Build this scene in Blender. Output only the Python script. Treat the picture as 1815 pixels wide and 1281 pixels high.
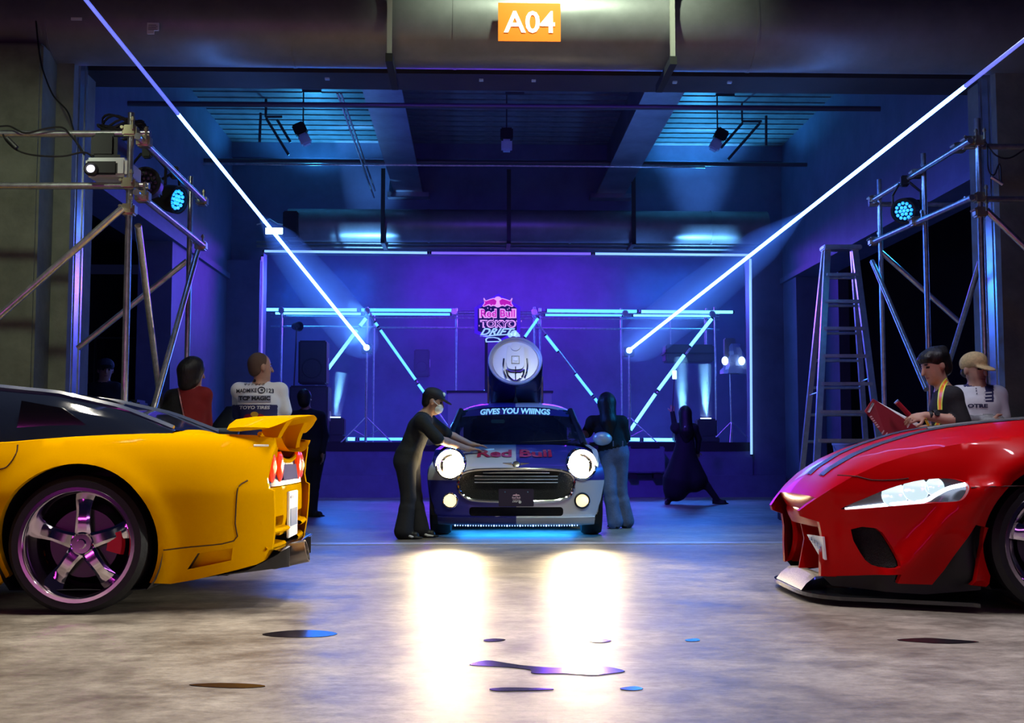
import bpy, bmesh, math, random
import numpy as np
from mathutils import Vector, Matrix
from mathutils.bvhtree import BVHTree
from mathutils.geometry import delaunay_2d_cdt

for o in list(bpy.data.objects):
    bpy.data.objects.remove(o)
C = bpy.context.scene.collection
PI = math.pi
random.seed(7)
rng = np.random.default_rng(5)

# ------------------------------------------------------------------ camera
FOC = 2100.0            # focal length in pixels of the 1815 x 1281 frame
EYE = 0.83              # lens height above the floor
TILT = math.atan((800 - 640.5) / FOC)
ROOM = math.radians(1.8)    # the hall's long axis is turned this much from the lens axis
cd = bpy.data.cameras.new('camera')
cam = bpy.data.objects.new('camera', cd)
C.objects.link(cam)
cam.location = (0, 0, EYE)
cam.rotation_euler = (PI / 2 + TILT, 0, 0)
cd.sensor_width = 36
cd.lens = FOC / 1815 * 36
cd.clip_end = 200
bpy.context.scene.camera = cam

# ------------------------------------------------------------------ world, exposure
sc = bpy.context.scene
w = bpy.data.worlds.new('night')
sc.world = w
w.use_nodes = True
w.node_tree.nodes['Background'].inputs[0].default_value = (0.004, 0.005, 0.02, 1)
w.node_tree.nodes['Background'].inputs[1].default_value = 0.6
sc.view_settings.view_transform = 'Standard'
sc.view_settings.look = 'None'
sc.view_settings.gamma = 1
sc.view_settings.use_curve_mapping = False
sc.view_settings.exposure = 0.0
sc.cycles.max_bounces = 6
sc.cycles.diffuse_bounces = 3
sc.cycles.glossy_bounces = 3
sc.cycles.transmission_bounces = 4
sc.cycles.volume_bounces = 0
sc.cycles.transparent_max_bounces = 6
sc.cycles.volume_step_rate = 4
sc.cycles.volume_max_steps = 64

# ------------------------------------------------------------------ large lights
def lamp(kind, name, loc, energy, col, target=None, size=1, size_y=None, spot=60, blend=0.4, radius=0.1, room=False):
    ld = bpy.data.lights.new(name, kind)
    ld.energy = energy
    ld.color = col
    if kind == 'AREA':
        ld.size = size
        if size_y:
            ld.shape = 'RECTANGLE'
            ld.size_y = size_y
    else:
        ld.shadow_soft_size = radius
    if kind == 'SPOT':
        ld.spot_size = math.radians(spot)
        ld.spot_blend = blend
    o = bpy.data.objects.new(name, ld)
    C.objects.link(o)
    L = Vector(loc)
    T = Vector(target) if target else None
    if room:
        R = Matrix.Rotation(ROOM, 3, 'Z')
        L = R @ L
        T = R @ T if T else None
    o.location = L
    if T:
        o.rotation_euler = (T - L).to_track_quat('-Z', 'Y').to_euler()
    return o

# hall lamps over the foreground aisle (above and behind the lens), plus added fill spots
def hall(name, loc, en, col, tgt, a, b, spread):
    o = lamp('AREA', name, loc, en, col, tgt, a, b)
    o.data.spread = math.radians(spread)
for hx_, hy_, he_, hc_ in ((-3.0, 6.5, 58, (1.0, .95, .80)), (-1.0, 5.4, 60, (1.0, .94, .80)), (1.0, 5.4, 60, (.92, .88, 1.0)), (3.0, 6.5, 52, (.86, .82, 1.0)), (-0.6, 8.4, 40, (1.0, .95, .82)), (1.6, 8.4, 36, (.9, .9, 1.0)), (-1.2, 2.6, 34, (1.0, .95, .82)), (1.4, 2.6, 34, (.85, .82, 1.0))):
    hall('hall_tube_light', (hx_, hy_, 4.5), he_ * .62, hc_, (hx_, hy_ + .02, 0), .07, 1.4, 95 if hy_ > 3 else 75)
lamp('SPOT', 'duct_downlight', (0.5, 8.7, 6.0), 520, (.82, 1.0, .72), (0.5, 10.2, 4.7), spot=95, blend=.9, radius=.08)
lamp('AREA', 'hall_light_back', (0.0, -4.5, 2.6), 12, (0.95, 1.0, 0.82), (0, 8, 1.0), .6, .4)
lamp('SPOT', 'shirt_fill', (-1.6, 6.2, 4.3), 90, (.9, .93, 1.0), (-2.2, 10.4, 1.35), spot=32, blend=.8, radius=.08)  # added cool fill that brightens the racing shirt
lamp('SPOT', 'pier_fill', (-3.2, 5.5, 4.2), 190, (.85, 1.0, .7), (-4.3, 9.9, 2.2), spot=50, blend=.8, radius=.08)  # added fill that brightens the left pier
lamp('AREA', 'hall_purple_light', (3.2, -0.5, 1.5), 16, (0.70, 0.2, 1.0), (1.2, 6, 0), 2.5, 0.12)
lamp('AREA', 'hall_magenta_light', (-4.0, 1.0, 1.0), 13, (1.0, 0.08, 0.8), (-2.2, 6, 0.4), 1.6, 0.10)
# stage wash inside the rear bay and the middle room (colour washes of the show, plus added fill spots)
lamp('AREA', 'stage_wash_violet', (0.8, 28.5, 4.6), 520, (0.18, 0.02, 1.0), (0.6, 22, 1.0), 5, 1.5, room=True)
lamp('AREA', 'back_wall_wash', (0.6, 27.4, 5.6), 90, (0.16, 0.02, 1.0), (0.6, 30.0, 2.6), 4, .3, room=True)
lamp('AREA', 'stage_wash_left', (-3.4, 27.5, 4.7), 330, (0.02, 0.16, 1.0), (-2.6, 24, 1.0), 2, 1, room=True)
lamp('AREA', 'stage_wash_right', (4.6, 27.5, 4.7), 330, (0.02, 0.18, 1.0), (3.8, 24, 1.0), 2, 1, room=True)
lamp('AREA', 'room_wash_violet', (0.6, 13.2, 5.2), 40, (0.14, 0.04, 1.0), (0.6, 20, 0.0), 5, 1, room=True)
lamp('SPOT', 'dock_fill_violet', (0.6, 13.0, 5.0), 2000, (0.13, 0.03, 1.0), (0.6, 21.6, .2), spot=62, blend=.8, radius=.2, room=True)  # unseen spot added to brighten the dock face
lamp('SPOT', 'ladder_fill', (-3.3, 12.2, 4.0), 900, (0.05, 0.16, 1.0), (4.2, 12.9, 1.6), spot=50, blend=.7, radius=.15, room=True)  # unseen spot added to put blue light on the ladder
lamp('SPOT', 'can_lid_fill', (0.6, 11.4, 4.05), 75, (.75, .85, 1.0), (.35, 13.2, 1.8), spot=30, blend=.6, radius=.08, room=True)  # unseen spot added to brighten the can lid
lamp('SPOT', 'room_wash_side', (4.9, 11.9, 3.6), 620, (0.02, 0.36, 1.0), (1.0, 11.9, 0.7), spot=46, radius=0.25, room=True)
for dx_, de_ in ((-2.0, 3600), (4.1, 3600)):
    lamp('SPOT', 'duct_uplight', (dx_, 20.4, 1.1), de_, (.12, .42, 1.0), (dx_ + .05, 21.0, 4.6), spot=22, blend=.7, radius=.06, room=True)
lamp('SPOT', 'ceiling_uplight_left', (-2.9, 21.1, 5.25), 200, (0.05, 0.45, 1.0), (-2.9, 20.6, 6.6), spot=130, radius=0.1, room=True)
lamp('SPOT', 'ceiling_uplight_right', (4.1, 21.1, 5.25), 240, (0.05, 0.45, 1.0), (4.0, 20.6, 6.6), spot=130, radius=0.1, room=True)

# ------------------------------------------------------------------ pixel geometry helpers (real depth given each time)
def ray(px, py):
    u = (px - 907.5) / FOC
    v = (640.5 - py) / FOC
    return Vector((u, math.cos(TILT) - v * math.sin(TILT), math.sin(TILT) + v * math.cos(TILT)))
def P(px, py, D):
    d = ray(px, py)
    t = D / d.y
    return Vector((d.x * t, D, EYE + d.z * t))
def G(px, py):
    d = ray(px, py)
    t = -EYE / d.z
    return Vector((d.x * t, d.y * t, 0))
R3 = Matrix.Rotation(ROOM, 3, 'Z')
def PR(px, py, D):          # same, in the hall's own frame (plane across the hall at distance D)
    d = R3.transposed() @ ray(px, py)
    t = D / d.y
    return Vector((d.x * t, D, EYE + d.z * t))

# ------------------------------------------------------------------ materials
MATS = {}
def mat(name, col=(.5, .5, .5), rough=.5, metal=0, emit=None, estr=0, noise=0, nscale=8, bump=0, bscale=60, coat=0, trans=0, ior=1.45, alpha=1, spec=.5, stretch=None):
    if name in MATS:
        return MATS[name]
    m = bpy.data.materials.new(name)
    m.use_nodes = True
    nt = m.node_tree
    b = nt.nodes['Principled BSDF']
    I = b.inputs
    I['Base Color'].default_value = (*col, 1)
    I['Roughness'].default_value = rough
    I['Metallic'].default_value = metal
    I['Coat Weight'].default_value = coat
    I['Coat Roughness'].default_value = 0.04
    I['Transmission Weight'].default_value = trans
    I['IOR'].default_value = ior
    I['Alpha'].default_value = alpha
    I['Specular IOR Level'].default_value = spec
    if emit:
        I['Emission Color'].default_value = (*emit, 1)
        I['Emission Strength'].default_value = estr
    if noise or bump:
        tc = nt.nodes.new('ShaderNodeTexCoord')
        mp = nt.nodes.new('ShaderNodeMapping')
        nt.links.new(tc.outputs['Object'], mp.inputs[0])
        if stretch:
            mp.inputs['Scale'].default_value = stretch
    if noise:
        n = nt.nodes.new('ShaderNodeTexNoise')
        n.inputs['Scale'].default_value = nscale
        n.inputs['Detail'].default_value = 6
        n.inputs['Roughness'].default_value = .65
        nt.links.new(mp.outputs[0], n.inputs['Vector'])
        r = nt.nodes.new('ShaderNodeValToRGB')
        r.color_ramp.elements[0].position = .3
        r.color_ramp.elements[1].position = .7
        r.color_ramp.elements[0].color = (*[c * (1 - noise) for c in col], 1)
        r.color_ramp.elements[1].color = (*[min(1, c * (1 + noise)) for c in col], 1)
        nt.links.new(n.outputs['Fac'], r.inputs[0])
        nt.links.new(r.outputs[0], I['Base Color'])
    if bump:
        n2 = nt.nodes.new('ShaderNodeTexNoise')
        n2.inputs['Scale'].default_value = bscale
        n2.inputs['Detail'].default_value = 4
        nt.links.new(mp.outputs[0], n2.inputs['Vector'])
        bp = nt.nodes.new('ShaderNodeBump')
        bp.inputs['Strength'].default_value = bump
        bp.inputs['Distance'].default_value = .01
        nt.links.new(n2.outputs['Fac'], bp.inputs['Height'])
        nt.links.new(bp.outputs[0], I['Normal'])
    MATS[name] = m
    return m

def floor_material():
    m = bpy.data.materials.new('worn_concrete_floor')
    m.use_nodes = True
    nt = m.node_tree
    N = nt.nodes.new
    L = nt.links.new
    b = nt.nodes['Principled BSDF']
    tc = N('ShaderNodeTexCoord')
    def noise(scale, detail, sx, sy, rough=.6):
        mp = N('ShaderNodeMapping')
        mp.inputs['Scale'].default_value = (sx, sy, 1)
        L(tc.outputs['Object'], mp.inputs[0])
        n = N('ShaderNodeTexNoise')
        n.inputs['Scale'].default_value = scale
        n.inputs['Detail'].default_value = detail
        n.inputs['Roughness'].default_value = rough
        L(mp.outputs[0], n.inputs['Vector'])
        return n
    def ramp(src, p0, c0, p1, c1):
        r = N('ShaderNodeValToRGB')
        r.color_ramp.elements[0].position = p0
        r.color_ramp.elements[0].color = (*c0, 1)
        r.color_ramp.elements[1].position = p1
        r.color_ramp.elements[1].color = (*c1, 1)
        L(src, r.inputs[0])
        return r
    big = noise(.5, 5, 1, 1)
    mid = noise(2.0, 9, 1, 1.25, .72)
    fine = noise(14, 7, .8, 1.2, .8)
    c1 = ramp(big.outputs['Fac'], .32, (.26, .21, .16), .68, (.57, .51, .42))
    c2 = ramp(mid.outputs['Fac'], .36, (.22, .20, .19), .60, (1, 1, 1))
    c3 = ramp(fine.outputs['Fac'], .3, (.40, .38, .36), .58, (1, 1, 1))
    mx = N('ShaderNodeMixRGB'); mx.blend_type = 'MULTIPLY'; mx.inputs[0].default_value = .8
    L(c1.outputs[0], mx.inputs[1]); L(c2.outputs[0], mx.inputs[2])
    mx2 = N('ShaderNodeMixRGB'); mx2.blend_type = 'MULTIPLY'; mx2.inputs[0].default_value = .8
    L(mx.outputs[0], mx2.inputs[1]); L(c3.outputs[0], mx2.inputs[2])
    L(mx2.outputs[0], b.inputs['Base Color'])
    rr = ramp(mid.outputs['Fac'], .3, (.36, .36, .36), .7, (.52, .52, .52))
    L(rr.outputs[0], b.inputs['Roughness'])
    b.inputs['Specular IOR Level'].default_value = .5
    bp = N('ShaderNodeBump')
    bp.inputs['Strength'].default_value = .25
    bp.inputs['Distance'].default_value = .006
    L(fine.outputs['Fac'], bp.inputs['Height'])
    L(bp.outputs[0], b.inputs['Normal'])
    return m

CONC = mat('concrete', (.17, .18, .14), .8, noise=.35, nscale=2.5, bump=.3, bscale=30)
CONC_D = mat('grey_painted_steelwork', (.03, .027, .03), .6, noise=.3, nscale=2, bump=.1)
WALLM = mat('painted_wall', (.13, .14, .24), .55, noise=.2, nscale=1.5, bump=.1)
DECK = mat('galvanised_deck', (.20, .23, .25), .5, .0, noise=.3, nscale=4)
STEEL = mat('galvanised_tube', (.62, .62, .62), .28, .9, noise=.25, nscale=18)
ALU = mat('aluminium', (.75, .75, .76), .3, .95, noise=.15, nscale=12)
BRASS = mat('zinc_coupler', (.65, .58, .38), .3, .9)
DUCT = mat('duct_sheet_metal', (.22, .22, .22), .40, .35, noise=.15, nscale=3)
BLACK = mat('black_plastic', (.012, .012, .013), .5)
BLACKM = mat('matt_black_paint', (.018, .018, .02), .7)
RUBBER = mat('tyre_rubber', (.008, .008, .009), .55, bump=.2, bscale=40)
CHROME = mat('chrome', (.85, .85, .87), .08, 1)
DCHROME = mat('dark_chrome', (.35, .35, .37), .15, 1)
GLASS_D = mat('dark_glass', (.006, .007, .012), .03, 0, spec=.8)
WHITEP = mat('white_paint', (.8, .8, .8), .5)
CABLE = mat('black_cable', (.01, .01, .01), .5)

# ------------------------------------------------------------------ mesh building
class MB:
    def __init__(s):
        s.v = []; s.f = []; s.m = []
    def add(s, vs, fs, mi=0):
        n = len(s.v)
        s.v += [tuple(v) for v in vs]
        s.f += [tuple(i + n for i in f) for f in fs]
        s.m += [mi] * len(fs)
        return s
    def box(s, lo, hi, mi=0, bev=0):
        x0, y0, z0 = lo; x1, y1, z1 = hi
        if bev <= 0:
            vs = [(x0, y0, z0), (x1, y0, z0), (x1, y1, z0), (x0, y1, z0), (x0, y0, z1), (x1, y0, z1), (x1, y1, z1), (x0, y1, z1)]
            return s.add(vs, [(0, 3, 2, 1), (4, 5, 6, 7), (0, 1, 5, 4), (1, 2, 6, 5), (2, 3, 7, 6), (3, 0, 4, 7)], mi)
        b = bmesh.new()
        bmesh.ops.create_cube(b, size=1)
        for v in b.verts:
            v.co = Vector(((x0 + x1) / 2 + v.co.x * (x1 - x0), (y0 + y1) / 2 + v.co.y * (y1 - y0), (z0 + z1) / 2 + v.co.z * (z1 - z0)))
        bmesh.ops.bevel(b, geom=b.edges[:], offset=bev, segments=2, affect='EDGES')
        b.verts.index_update()
        s.add([v.co for v in b.verts], [[v.index for v in f.verts] for f in b.faces], mi)
        b.free()
        return s
    def tube(s, a, b, r, r2=None, n=10, mi=0, caps=True):
        a = Vector(a); b = Vector(b)
        r2 = r if r2 is None else r2
        q = (b - a).to_track_quat('Z', 'Y')
        vs = []
        for c, rr in ((a, r), (b, r2)):
            for k in range(n):
                t = 2 * PI * k / n
                vs.append(c + q @ Vector((rr * math.cos(t), rr * math.sin(t), 0)))
        fs = [(k, (k + 1) % n, n + (k + 1) % n, n + k) for k in range(n)]
        if caps:
            fs += [tuple(range(n - 1, -1, -1)), tuple(range(n, 2 * n))]
        return s.add(vs, fs, mi)
    def path(s, pts, r, n=6, mi=0):
        pts = [Vector(p) for p in pts]
        vs = []; up = Vector((0.31, .2, .93)).normalized()
        for i, p in enumerate(pts):
            t = (pts[min(i + 1, len(pts) - 1)] - pts[max(i - 1, 0)]).normalized()
            x = t.cross(up)
            if x.length < .05:
                x = t.cross(Vector((1, 0, 0)))
            x.normalize(); y = t.cross(x)
            rr = r[i] if isinstance(r, (list, tuple)) else r
            for k in range(n):
                a = 2 * PI * k / n
                vs.append(p + x * (rr * math.cos(a)) + y * (rr * math.sin(a)))
        fs = []
        for i in range(len(pts) - 1):
            for k in range(n):
                fs.append((i * n + k, i * n + (k + 1) % n, (i + 1) * n + (k + 1) % n, (i + 1) * n + k))
        fs += [tuple(range(n - 1, -1, -1)), tuple(range((len(pts) - 1) * n, len(pts) * n))]
        return s.add(vs, fs, mi)
    def lathe(s, c, axis, prof, n=32, mi=0, closed=False):
        """prof: (radius, along axis)"""
        q = Vector(axis).to_track_quat('Z', 'Y')
        c = Vector(c)
        vs = []
        for r, h in prof:
            for k in range(n):
                t = 2 * PI * k / n
                vs.append(c + q @ Vector((r * math.cos(t), r * math.sin(t), h)))
        fs = []
        m = len(prof)
        for i in range(m if closed else m - 1):
            i2 = (i + 1) % m
            for k in range(n):
                fs.append((i * n + k, i * n + (k + 1) % n, i2 * n + (k + 1) % n, i2 * n + k))
        return s.add(vs, fs, mi)
    def prism(s, pts, vec, mi=0):
        """flat outline (3d points) extruded by vec"""
        n = len(pts); vec = Vector(vec)
        pts = [Vector(p) for p in pts]
        vs = pts + [p + vec for p in pts]
        fs = [tuple(range(n - 1, -1, -1)), tuple(range(n, 2 * n))] + [(k, (k + 1) % n, n + (k + 1) % n, n + k) for k in range(n)]
        return s.add(vs, fs, mi)
    def grid(s, rows, mi=0, closed=False):
        m = len(rows); n = len(rows[0])
        vs = [p for r in rows for p in r]
        fs = []
        for i in range(m - 1):
            for k in range(n if closed else n - 1):
                k2 = (k + 1) % n
                fs.append((i * n + k, i * n + k2, (i + 1) * n + k2, (i + 1) * n + k))
        return s.add(vs, fs, mi)
    def ball(s, c, r, mi=0, nu=16, nv=10):
        c = Vector(c)
        rx, ry, rz = r if isinstance(r, (tuple, list)) else (r, r, r)
        rows = []
        for i in range(nv + 1):
            a = PI * i / nv
            rows.append([(c.x + rx * math.sin(a) * math.cos(2 * PI * k / nu), c.y + ry * math.sin(a) * math.sin(2 * PI * k / nu), c.z - rz * math.cos(a)) for k in range(nu)])
        return s.grid(rows, mi, True)
    def build(s, name, mats, parent=None, room=False, smooth=40):
        me = bpy.data.meshes.new(name)
        me.from_pydata(s.v, [], s.f)
        if not isinstance(mats, (list, tuple)):
            mats = [mats]
        for m in mats:
            me.materials.append(m)
        if len(mats) > 1:
            me.polygons.foreach_set('material_index', s.m)
        me.validate()
        b = bmesh.new(); b.from_mesh(me)
        bmesh.ops.remove_doubles(b, verts=b.verts, dist=1e-5)
        bmesh.ops.delete(b, geom=[v for v in b.verts if not v.link_faces], context='VERTS')
        bmesh.ops.recalc_face_normals(b, faces=b.faces)
        b.to_mesh(me); b.free()
        if smooth:
            me.shade_smooth()
            me.set_sharp_from_angle(angle=math.radians(smooth))
        o = bpy.data.objects.new(name, me)
        return place(o, parent, room)

def place(o, parent=None, room=False):
    C.objects.link(o)
    M = Matrix.Rotation(ROOM, 4, 'Z') if room else Matrix.Identity(4)
    if parent:
        o.parent = parent
        root = parent
        W = parent.matrix_basis.copy()
        if parent.parent:
            W = parent.parent.matrix_basis @ parent.matrix_parent_inverse @ W
        o.matrix_parent_inverse = W.inverted()
        o.matrix_basis = M
    else:
        # origin of a single-mesh thing goes to its base
        me = o.data
        n = len(me.vertices)
        co = np.empty(n * 3); me.vertices.foreach_get('co', co); co = co.reshape(-1, 3)
        c = (co.min(0) + co.max(0)) / 2; c[2] = co[:, 2].min()
        me.vertices.foreach_set('co', (co - c).ravel())
        o.matrix_basis = M @ Matrix.Translation(Vector(c))
        me.update()
    return o

def tag(o, label=None, cat=None, group=None, kind=None):
    if label: o['label'] = label
    if cat: o['category'] = cat
    if group: o['group'] = group
    if kind: o['kind'] = kind
    return o
def struct(mb, name, m, label=None, room=True, smooth=30):
    return tag(mb.build(name, m, None, room, smooth), label, None, None, 'structure')
def thing(name, label, cat, loc=(0, 0, 0), group=None, room=False):
    o = bpy.data.objects.new(name, None)
    C.objects.link(o)
    M = Matrix.Rotation(ROOM, 4, 'Z') if room else Matrix.Identity(4)
    o.matrix_basis = M @ Matrix.Translation(Vector(loc))
    o.empty_display_size = .1
    return tag(o, label, cat, group)

# ------------------------------------------------------------------ 2D helpers
def dens(poly, sp, closed=True):
    out = []
    n = len(poly)
    for i in range(n if closed else n - 1):
        a = np.array(poly[i][:2], float); b = np.array(poly[(i + 1) % n][:2], float)
        k = max(1, int(math.ceil(np.linalg.norm(b - a) / sp)))
        for j in range(k):
            out.append(a + (b - a) * j / k)
    if not closed:
        out.append(np.array(poly[-1][:2], float))
    return out
def smooth_poly(pts, sub=4, closed=False):
    """Catmull-Rom through pts"""
    n = len(pts); out = []
    A = [np.array(p, float) for p in pts]
    for i in range(n if closed else n - 1):
        p1 = A[i]; p2 = A[(i + 1) % n]
        p0 = A[i - 1] if (i > 0 or closed) else 2 * p1 - p2
        p3 = A[(i + 2) % n] if (i + 2 < n or closed) else 2 * p2 - p1
        for k in range(sub):
            t = k / sub
            out.append(.5 * (2 * p1 + (p2 - p0) * t + (2 * p0 - 5 * p1 + 4 * p2 - p3) * t * t + (3 * p1 - p0 - 3 * p2 + p3) * t ** 3))
    if not closed:
        out.append(A[-1])
    return [tuple(p) for p in out]
def inside(poly, pts):
    poly = np.array([p[:2] for p in poly], float); pts = np.asarray(pts, float)
    r = np.zeros(len(pts), bool)
    x, y = pts[:, 0], pts[:, 1]
    for i in range(len(poly)):
        x0, y0 = poly[i - 1]; x1, y1 = poly[i]
        c = ((y0 > y) != (y1 > y))
        with np.errstate(divide='ignore', invalid='ignore'):
            xi = (x1 - x0) * (y - y0) / (y1 - y0 + 1e-30) + x0
        r ^= c & (x < xi)
    return r
def cdt(outline, holes, sp, fmap, flange=None):
    """fill a 2D outline (with holes) by small triangles and lift it into space with fmap(x, z)"""
    loops = [dens(outline, sp)] + [dens(h, sp) for h in holes]
    vs = []; es = []
    for lp in loops:
        n0 = len(vs)
        vs += lp
        es += [(n0 + i, n0 + (i + 1) % len(lp)) for i in range(len(lp))]
    B = np.array(vs)
    lo = B.min(0); hi = B.max(0)
    gx, gy = np.meshgrid(np.arange(lo[0] + sp * .5, hi[0], sp), np.arange(lo[1] + sp * .5, hi[1], sp))
    gx = gx + (np.arange(gx.shape[0]) % 2)[:, None] * sp * .5
    g = np.stack([gx.ravel(), gy.ravel()], 1)
    ok = inside(outline, g)
    for h in holes:
        ok &= ~inside(h, g)
    g = g[ok]
    if len(g):
        d = np.full(len(g), 1e9)
        for i in range(0, len(B), 400):
            d = np.minimum(d, np.sqrt(((g[:, None, :] - B[None, i:i + 400, :]) ** 2).sum(2)).min(1))
        g = g[d > sp * .55]
    allv = [Vector((float(p[0]), float(p[1]))) for p in vs] + [Vector((float(p[0]), float(p[1]))) for p in g]
    rv, re, rf, *_ = delaunay_2d_cdt(allv, es, [], 0, 1e-6)
    if not rf:
        return [], []
    cen = np.array([[(rv[f[0]].x + rv[f[1]].x + rv[f[2]].x) / 3, (rv[f[0]].y + rv[f[1]].y + rv[f[2]].y) / 3] for f in rf])
    ok = inside(outline, cen)
    for h in holes:
        ok &= ~inside(h, cen)
    ar_ = np.array([abs((rv[f[1]].x - rv[f[0]].x) * (rv[f[2]].y - rv[f[0]].y) - (rv[f[2]].x - rv[f[0]].x) * (rv[f[1]].y - rv[f[0]].y)) for f in rf])
    ok &= ar_ > sp * sp * 2e-4
    fs = [tuple(f) for f, k in zip(rf, ok) if k]
    out = [Vector(fmap(v.x, v.y)) for v in rv]
    if flange is not None:
        cnt = {}
        for f in fs:
            for i in range(len(f)):
                e = (f[i], f[(i + 1) % len(f)])
                k = (min(e), max(e))
                cnt.setdefault(k, []).append(e)
        nm = {}
        fl = Vector(flange)
        for k, l in cnt.items():
            if len(l) == 1:
                a, b = l[0]
                for q in (a, b):
                    if q not in nm:
                        nm[q] = len(out); out.append(out[q] + fl)
                fs.append((b, a, nm[a], nm[b]))
    return out, fs
def circ(cx, cy, r, n=32, ry=None, a0=0):
    ry = r if ry is None else ry
    return [(cx + r * math.cos(a0 + 2 * PI * k / n), cy + ry * math.sin(a0 + 2 * PI * k / n)) for k in range(n)]
def rrect(x0, y0, x1, y1, r, n=5):
    o = []
    for cx, cy, a in ((x1 - r, y0 + r, -PI / 2), (x1 - r, y1 - r, 0), (x0 + r, y1 - r, PI / 2), (x0 + r, y0 + r, PI)):
        for k in range(n + 1):
            t = a + PI / 2 * k / n
            o.append((cx + r * math.cos(t), cy + r * math.sin(t)))
    return o
def lerpf(x, xs, ys):
    return float(np.interp(x, xs, ys))

# ------------------------------------------------------------------ lettering
def text2d(s, size=1, bold=0.0, shear=0.0, width=None, height=None, extrude=0):
    cu = bpy.data.curves.new('t', 'FONT')
    cu.body = s; cu.size = 1; cu.offset = bold; cu.shear = shear
    cu.align_x = 'CENTER'; cu.align_y = 'CENTER'
    cu.resolution_u = 3
    o = bpy.data.objects.new('t', cu)
    C.objects.link(o)
    dg = bpy.context.evaluated_depsgraph_get()
    me = o.evaluated_get(dg).to_mesh()
    vs = [(v.co.x, v.co.y) for v in me.vertices]
    fs = [tuple(p.vertices) for p in me.polygons]
    o.evaluated_get(dg).to_mesh_clear()
    bpy.data.objects.remove(o); bpy.data.curves.remove(cu)
    A = np.array(vs)
    lo = A.min(0); hi = A.max(0)
    c = (lo + hi) / 2
    A = A - c
    sx = sy = size
    if width: sx = width / (hi[0] - lo[0]); sy = sx if not height else sy
    if height: sy = height / (hi[1] - lo[1]); sx = sx if width else sy
    A = A * [sx, sy]
    return A, fs
def fine_text(A, fs, maxlen):
    b = bmesh.new()
    vv = [b.verts.new((x, y, 0)) for x, y in A]
    for f in fs:
        try: b.faces.new([vv[i] for i in f])
        except ValueError: pass
    bmesh.ops.triangulate(b, faces=b.faces[:])
    for _ in range(4):
        e = [e for e in b.edges if e.calc_length() > maxlen]
        if not e: break
        bmesh.ops.subdivide_edges(b, edges=e, cuts=1)
        bmesh.ops.triangulate(b, faces=b.faces[:])
    b.verts.index_update()
    A2 = np.array([(v.co.x, v.co.y) for v in b.verts])
    f2 = [tuple(v.index for v in f.verts) for f in b.faces]
    b.free()
    return A2, f2
def letters(mb, s, fmap, mi=0, maxlen=None, **k):
    A, fs = text2d(s, **k)
    if maxlen:
        A, fs = fine_text(A, fs, maxlen)
    mb.add([fmap(x, y) for x, y in A], fs, mi)

# ================================================================== THE SETTING (hall frame)
XL, XR = -4.5, 5.75          # side walls of the middle room
YB = 21.8                    # its rear wall
PD = 10.8                    # the portal
FX0, FX1 = PR(465, 600, YB).x, PR(1330, 600, YB).x     # rear opening
ZT = PR(900, 449, YB).z
PX0, PX1 = PR(138, 600, PD).x, PR(1772, 600, PD).x
ZL = PR(907, 135, PD).z      # lintel underside

mb = MB(); mb.grid([[(-16, -8, 0), (17, -8, 0)], [(-16, 40, 0), (17, 40, 0)]])
floor = struct(mb, 'floor', floor_material(), 'worn grey concrete floor with stains and scratches', smooth=0)
mb = MB(); mb.box((PX0, PD - .12, -.05), (PX1, PD + .1, .006))
struct(mb, 'trim_1', mat('threshold_plate', (.5, .5, .52), .4, .3, noise=.2), 'pale threshold strip across the floor under the portal')
# lintel over the portal, with two flanges, and its soffit
mb = MB()
mb.box((-14, PD, ZL + .12), (15, PD + .4, 7.5))
mb.box((PX0 - .3, PD - .05, ZL), (PX1 + .3, PD + .45, ZL + .12))
mb.box((-14, PD - .12, ZL + .20), (15, PD, ZL + .27))
mb.box((-14, PD - .10, ZL + .38), (15, PD, ZL + .42))
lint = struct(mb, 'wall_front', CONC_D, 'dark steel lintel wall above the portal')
for px, py in ((580, 140), (853, 142), (946, 143), (1196, 146), (1293, 146)):
    p = PR(px, py, PD - .06)
    q = MB(); q.box((p.x - .02, p.y - .02, p.z - .008), (p.x + .02, p.y + .02, p.z + .008))
    q.build('clip', mat('blue_white_glint', (.5, .7, 1), .3), lint, True, 0)  # small blocks tinted as the blue reflected dots along the lintel
# portal piers
xa = PR(60, 600, 9.9).x
mb = MB(); mb.box((-14, 9.9, 0), (xa, 10.9, PR(30, 75, 9.9).z), bev=.02)
struct(mb, 'wall_left_pier', CONC, 'broad concrete pier at the left edge of the portal')
mb = MB(); mb.box((xa - .2, 10.25, 0), (PR(118, 600, 10.25).x, 10.36, 7.4)); mb.box((xa - .2, 10.36, 0), (PR(100, 600, 10.25).x, 11.1, 7.4))
struct(mb, 'wall_left_jamb', CONC, 'narrow concrete jamb beside the left shutter rail')
mb = MB(); mb.box((PR(1779, 600, 10.25).x, 10.25, 0), (15, 10.36, 7.4)); mb.box((PR(1800, 600, 10.25).x, 10.36, 0), (15, 11.1, 7.4))
struct(mb, 'wall_right_pier', CONC, 'dark concrete pier at the right edge of the portal')
RAIL = mat('shutter_rail_steel', (.45, .46, .5), .22, .85, noise=.2, nscale=6)
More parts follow.
